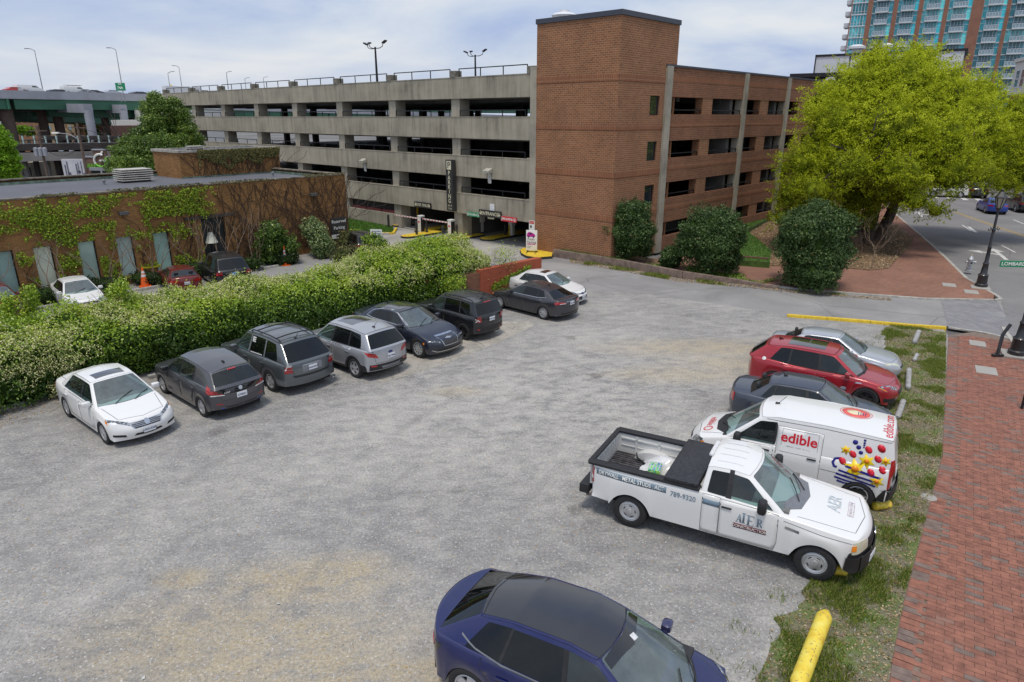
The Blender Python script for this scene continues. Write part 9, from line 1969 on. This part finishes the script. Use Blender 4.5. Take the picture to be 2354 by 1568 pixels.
# -planting along the ivy building -------------------------------------------
LX=lambda t,off,z=0:iw(t,-off,z)
for i,(t,w,h,mt,sz,lb,fl)in enumerate(((-6.4,1.3,2.4,M_EVER,.13,'tall green shrub against the wall right of the black SUV',None),(-3.6,1.2,2.2,M_VARI,.13,'pale variegated shrub by the corner of the ivy building',.25),(-1.6,1.1,1.3,M_BROWNB,.12,'brownish twiggy shrub below the reserved parking sign',None),(-.2,.9,1.2,M_HEDGE,.12,'yellow-green shrub at the corner of the ivy building',.15))):
 x,y,_=LX(t,1.5);bl=[(rgh.uniform(-.4,.4)*w,rgh.uniform(-.3,.3)*w,h*q,w*.55,w*.5,h*.28)for q in(.25,.4,.55,.7,.8)]
 shrub('wall_shrub',x,y,bl,7000,mt,lb,'shrub',sz,None,flowers=fl,shell=(.5,1.1))
for i,(u,v_,r,h,mt,lb)in enumerate(((862,590,1.2,1.9,M_HEDGE,'loose yellow-green shrub in front of the private parking notice'),(818,600,1.5,1.6,M_BROWNB,'brown and green scrub between the hedge and the ivy building corner'))):
 x,y=G(u,v_+25);bl=[(rgh.uniform(-.6,.6)*r,rgh.uniform(-.5,.5)*r,h*q,r*.5,r*.5,h*.3)for q in(.2,.35,.5,.65,.75,.4)];shrub('wild_shrub',x,y,bl,9000,mt,lb,'shrub',.11,None,flowers=.12,shell=(.4,1.1))
for i in range(11):
 t0_=-30+i*2.35
 if t0_>-5:break
 x,y,_=LX(t0_,1.25);bl=[(rgh.uniform(-1.1,1.1),rgh.uniform(-.3,.3),.35,.75,.55,.42*rgh.uniform(.8,1.3))for k in range(5)]
 shrub('box_bush',x,y,bl,4200,M_BOX,'low dark bush along the ivy wall, '+('farthest left, cut by the view edge','behind the maroon wagon','under the pane left of the pale window','in front of the pale window','behind the white sedan','beside the first orange cone','between the two cones','under the fourth window','left of the red coupe','behind the red coupe','beside the black SUV')[i],'bush',.10,'low bushes along the ivy wall',stems=False,shell=(.6,1.1))
for i,t in enumerate((-21.0,-17.9,-15.6,-13.4,-11.0,-9.2,-7.6)):
 x,y,_=LX(t,1.0);e=empty('bare_tree',(x,y,0),0,('bare multi-stemmed tree against the ivy wall, '+('left of the pale window','between the pale window and the next pane','right of the third window','between the third and fourth windows','left of the fifth window','right of the fifth window','beside the dark glass door')[i]),'tree','bare crape myrtles against the wall');b=MB();rg_=random.Random(40+i)
 for k in range(4):a=6.28*k/4+rg_.random();branches(b,Vector((.08*math.cos(a),.08*math.sin(a),0)),Vector((.38*math.cos(a),.22*math.sin(a),1)).normalized(),1.25,.04,3,.42,.12,(2,2),rg_,None,3,.72)
 b.build('trunk',pbr('myrtle_bark',(.22,.155,.11),.8,var=.2),e)
def ivy_pts(n,x0,x1,z0,z1,fn,y=-.05):
 out=[]
 while len(out)<n:
  x,z=RNG.uniform(x0,x1),RNG.uniform(z0,z1)
  if RNG.random()<fn(x,z):out.append((x,y+RNG.uniform(-.20,.0),z))
 return np.array(out)
def inwin(x,z):return any(a-.02<x<b_+.02 and z0<z<z1 for a,b_,z0,z1 in wins)
def ifn(x,z):
 if inwin(x,z):return 0
 e=min(1,max(0,(x+8.8)/-1.5));n_=mn(Vector((x*.55,z*.9,0)))+.6*mn(Vector((x*2.2,z*3.0,4)));return e*max(0,min(1,.30+n_*2.2+(z-2.4)*.16))
iv=empty('ivy',(*IO,0),IA,'bright green climbing ivy spreading over the left half of the low brick building','ivy');p=ivy_pts(22000,-34,-8.5,.4,4.75,ifn);o=leaf_obj('ivy_leaves',p,.088,M_IVY,iv,np.tile([0,-1.2,.5],(len(p),1)),RNG.uniform(0,1,len(p))*.75+.1,.85,.5);o['kind']='stuff'
def vines(x0,x1,n,seed,par,ztop,mat,z0=.1,y=-.02,rad=.012):
 b=MB();rg_=random.Random(seed)
 for i in range(n):
  x,z,a=rg_.uniform(x0,x1),rg_.uniform(z0,z0+.5),rg_.gauss(0,.35);pts=[(x,y,z)]
  for k in range(22):
   a+=rg_.gauss(0,.30);a*=.93;x+=math.sin(a)*.26;z+=math.cos(a)*.24
   if z>ztop or z<z0-.1:break
   if inwin(x,z)and par is not pho:break
   pts.append((x,y-.01*rg_.random(),z))
  if len(pts)>2:b.tube(pts,rad*rg_.uniform(.6,1.5),4,cap=False)
 return b.build('vine_stems',mat,par)
pho=None;VS=pbr('vine_stem',(.075,.045,.03),.9,var=.3)
vn=empty('bare_vines',(*IO,0),IA,'leafless brown vines covering the right half of the low brick building','vines');o=vines(-9.5,-.1,125,3,vn,4.75,VS);o['kind']='stuff';o=vines(-30,-9.5,80,8,iv,4.7,VS);o['kind']='stuff'
pho=empty('penthouse_ivy',(*IO,0),IA,'olive ivy creeping over the brick rooftop penthouse','ivy');p=ivy_pts(9000,px0+1.2,px1,4.4,6.3,lambda x,z:max(0,min(1,(z-5.35)*1.3+.9*mn(Vector((x*1.1,z*1.5,2))))),py0-.04);o=leaf_obj('ivy_leaves',p,.09,M_BROWNB,pho,np.tile([0,-1.2,.5],(len(p),1)),RNG.uniform(.2,1,len(p)),.85,.5);o['kind']='stuff'
o=vines(px0+.8,px1,90,5,pho,6.1,VS,4.4,py0-.02);o['kind']='stuff'
cp=np.array([iw(RNG.uniform(-34,0),RNG.uniform(-.15,.35),ZT+RNG.uniform(.0,.14))for _ in range(5000)]);q_=noise3(cp,.5)>-.05;o=leaf_obj('coping_moss',cp[q_],.09,M_BROWNB,None,None,None,.8);tag(o,'brown mossy growth along the parapet of the low brick building','moss',kind='stuff')
dw=Vector((1.35+1.55,34.0-31.15)).normalized();pw=[]
for k in range(900):
 t=RNG.uniform(.6,3.3);z=.45+(t/3.3)*.75+RNG.normal(0,.10);pw.append((-1.55+dw.x*t+.15,31.15+dw.y*t-.15,z))
pw+=[(-3.2+RNG.uniform(-.2,1.4)*dw.x+.13,29.4+RNG.uniform(-.2,1.4)*dw.y-.13,RNG.uniform(.9,1.6))for _ in range(700)]
o=leaf_obj('wall_ivy',np.array(pw),.085,M_HEDGE,None,np.tile([.7,-.7,.3],(len(pw),1)),RNG.uniform(.3,.9,len(pw)),.8);tag(o,'thin strand of ivy climbing across the orange wall','ivy',kind='stuff')
x,y=G(1133,640,.5);e=empty('twiggy_shrub',(-.95,32.2,0),0,'dark bare twiggy shrub at the right end of the hedge','shrub');b=MB();rg_=random.Random(9)
for k in range(7):branches(b,Vector((0,0,.2)),Vector((rg_.uniform(-.5,.8),rg_.uniform(-.5,.5),1)).normalized(),.95,.022,3,.6,.05,(2,3),rg_,None,3,.66)
b.build('trunk',pbr('twig_dark',(.07,.05,.05),.8,var=.1),e)
P_=RNG.normal(size=(500,3))*[.35,.3,.3]+[.5,0,2.0];o=leaf_obj('leaves',P_,.08,M_HEDGE,e,None,RNG.uniform(.5,1,500));o['kind']='stuff'
x,y=G(2003,618,.1);e=empty('young_bare_tree',(x,y,.1),0,'slender bare young tree on the leaf-strewn bed in front of the oak','tree');b=MB();rg_=random.Random(14)
b.tube([(0,0,0),(.02,0,.8),(.05,.02,1.3)],[.035,.03,.02],6,cap=False)
for k in range(8):a=rg_.uniform(0,6.28);branches(b,Vector((.05,.02,rg_.uniform(.9,1.35))),Vector((math.cos(a)*.9,math.sin(a)*.9,.75)).normalized(),.80,.012,3,.55,.05,(2,3),rg_,None,3,.72)
b.build('trunk',BARKP,e)
tb=pbr('twig_brown',(.13,.085,.055),.9,var=.2)
for i,(u,v_,lb)in enumerate(((1965,590,'brown leafless thicket at the left of the leaf-strewn bed'),(2050,585,'brown leafless thicket at the right of the leaf-strewn bed'),(2010,560,'brown leafless thicket at the foot of the oak'))):
 x,y=G(u,v_,.1);e=empty('thicket',(x,y,.1),0,lb,'shrub');b=MB();rg_=random.Random(60+i)
 for k in range(12):a=rg_.uniform(0,6.28);branches(b,Vector((rg_.uniform(-.5,.5),rg_.uniform(-.5,.5),0)),Vector((math.cos(a)*.7,math.sin(a)*.7,.8)).normalized(),.6,.014,3,.6,.05,(2,3),rg_,None,2,.74)
 b.build('trunk',tb,e)
sc=[(G(u,v_),s)for u,v_,s in((1845,1000,.04),(1775,1450,.05),(640,1390,.05),(1120,1370,.05),(330,1560,.06),(905,1075,.04),(1238,1210,.035),(1700,666,.12),(1925,674,.10),(1862,666,.10))]
for i,((x,y),s)in enumerate(sc):
 s*=.6;b=MB();b.M=Matrix.Rotation(i*1.3,4,'Z');b.poly([(-s,-s*.7,.01),(s,-s*.6,.016),(s*.8,s*.7,.01),(-s*.9,s*.6,.03)]);b.M=None
 q=b.build('litter_scrap',pbr('scrap_grey',(.5,.5,.48),.8)if i not in(1,3)else pbr('card_tan',(.45,.33,.2),.8),loc=(x,y,.006));tag(q,['white scrap near the rear of the slate sedan','tan leaf by the nose of the blue crossover','pale scrap left of the sandy patch','tan scrap just left of the blue crossover roof','pale scrap in the bottom left of the lot','pale scrap below the midnight sedan','small pale scrap in the middle of the gravel','white paper at the alley kerb under the middle shrub','white paper at the alley kerb near the largest shrub','bluish-white paper at the alley kerb'][i],'litter')
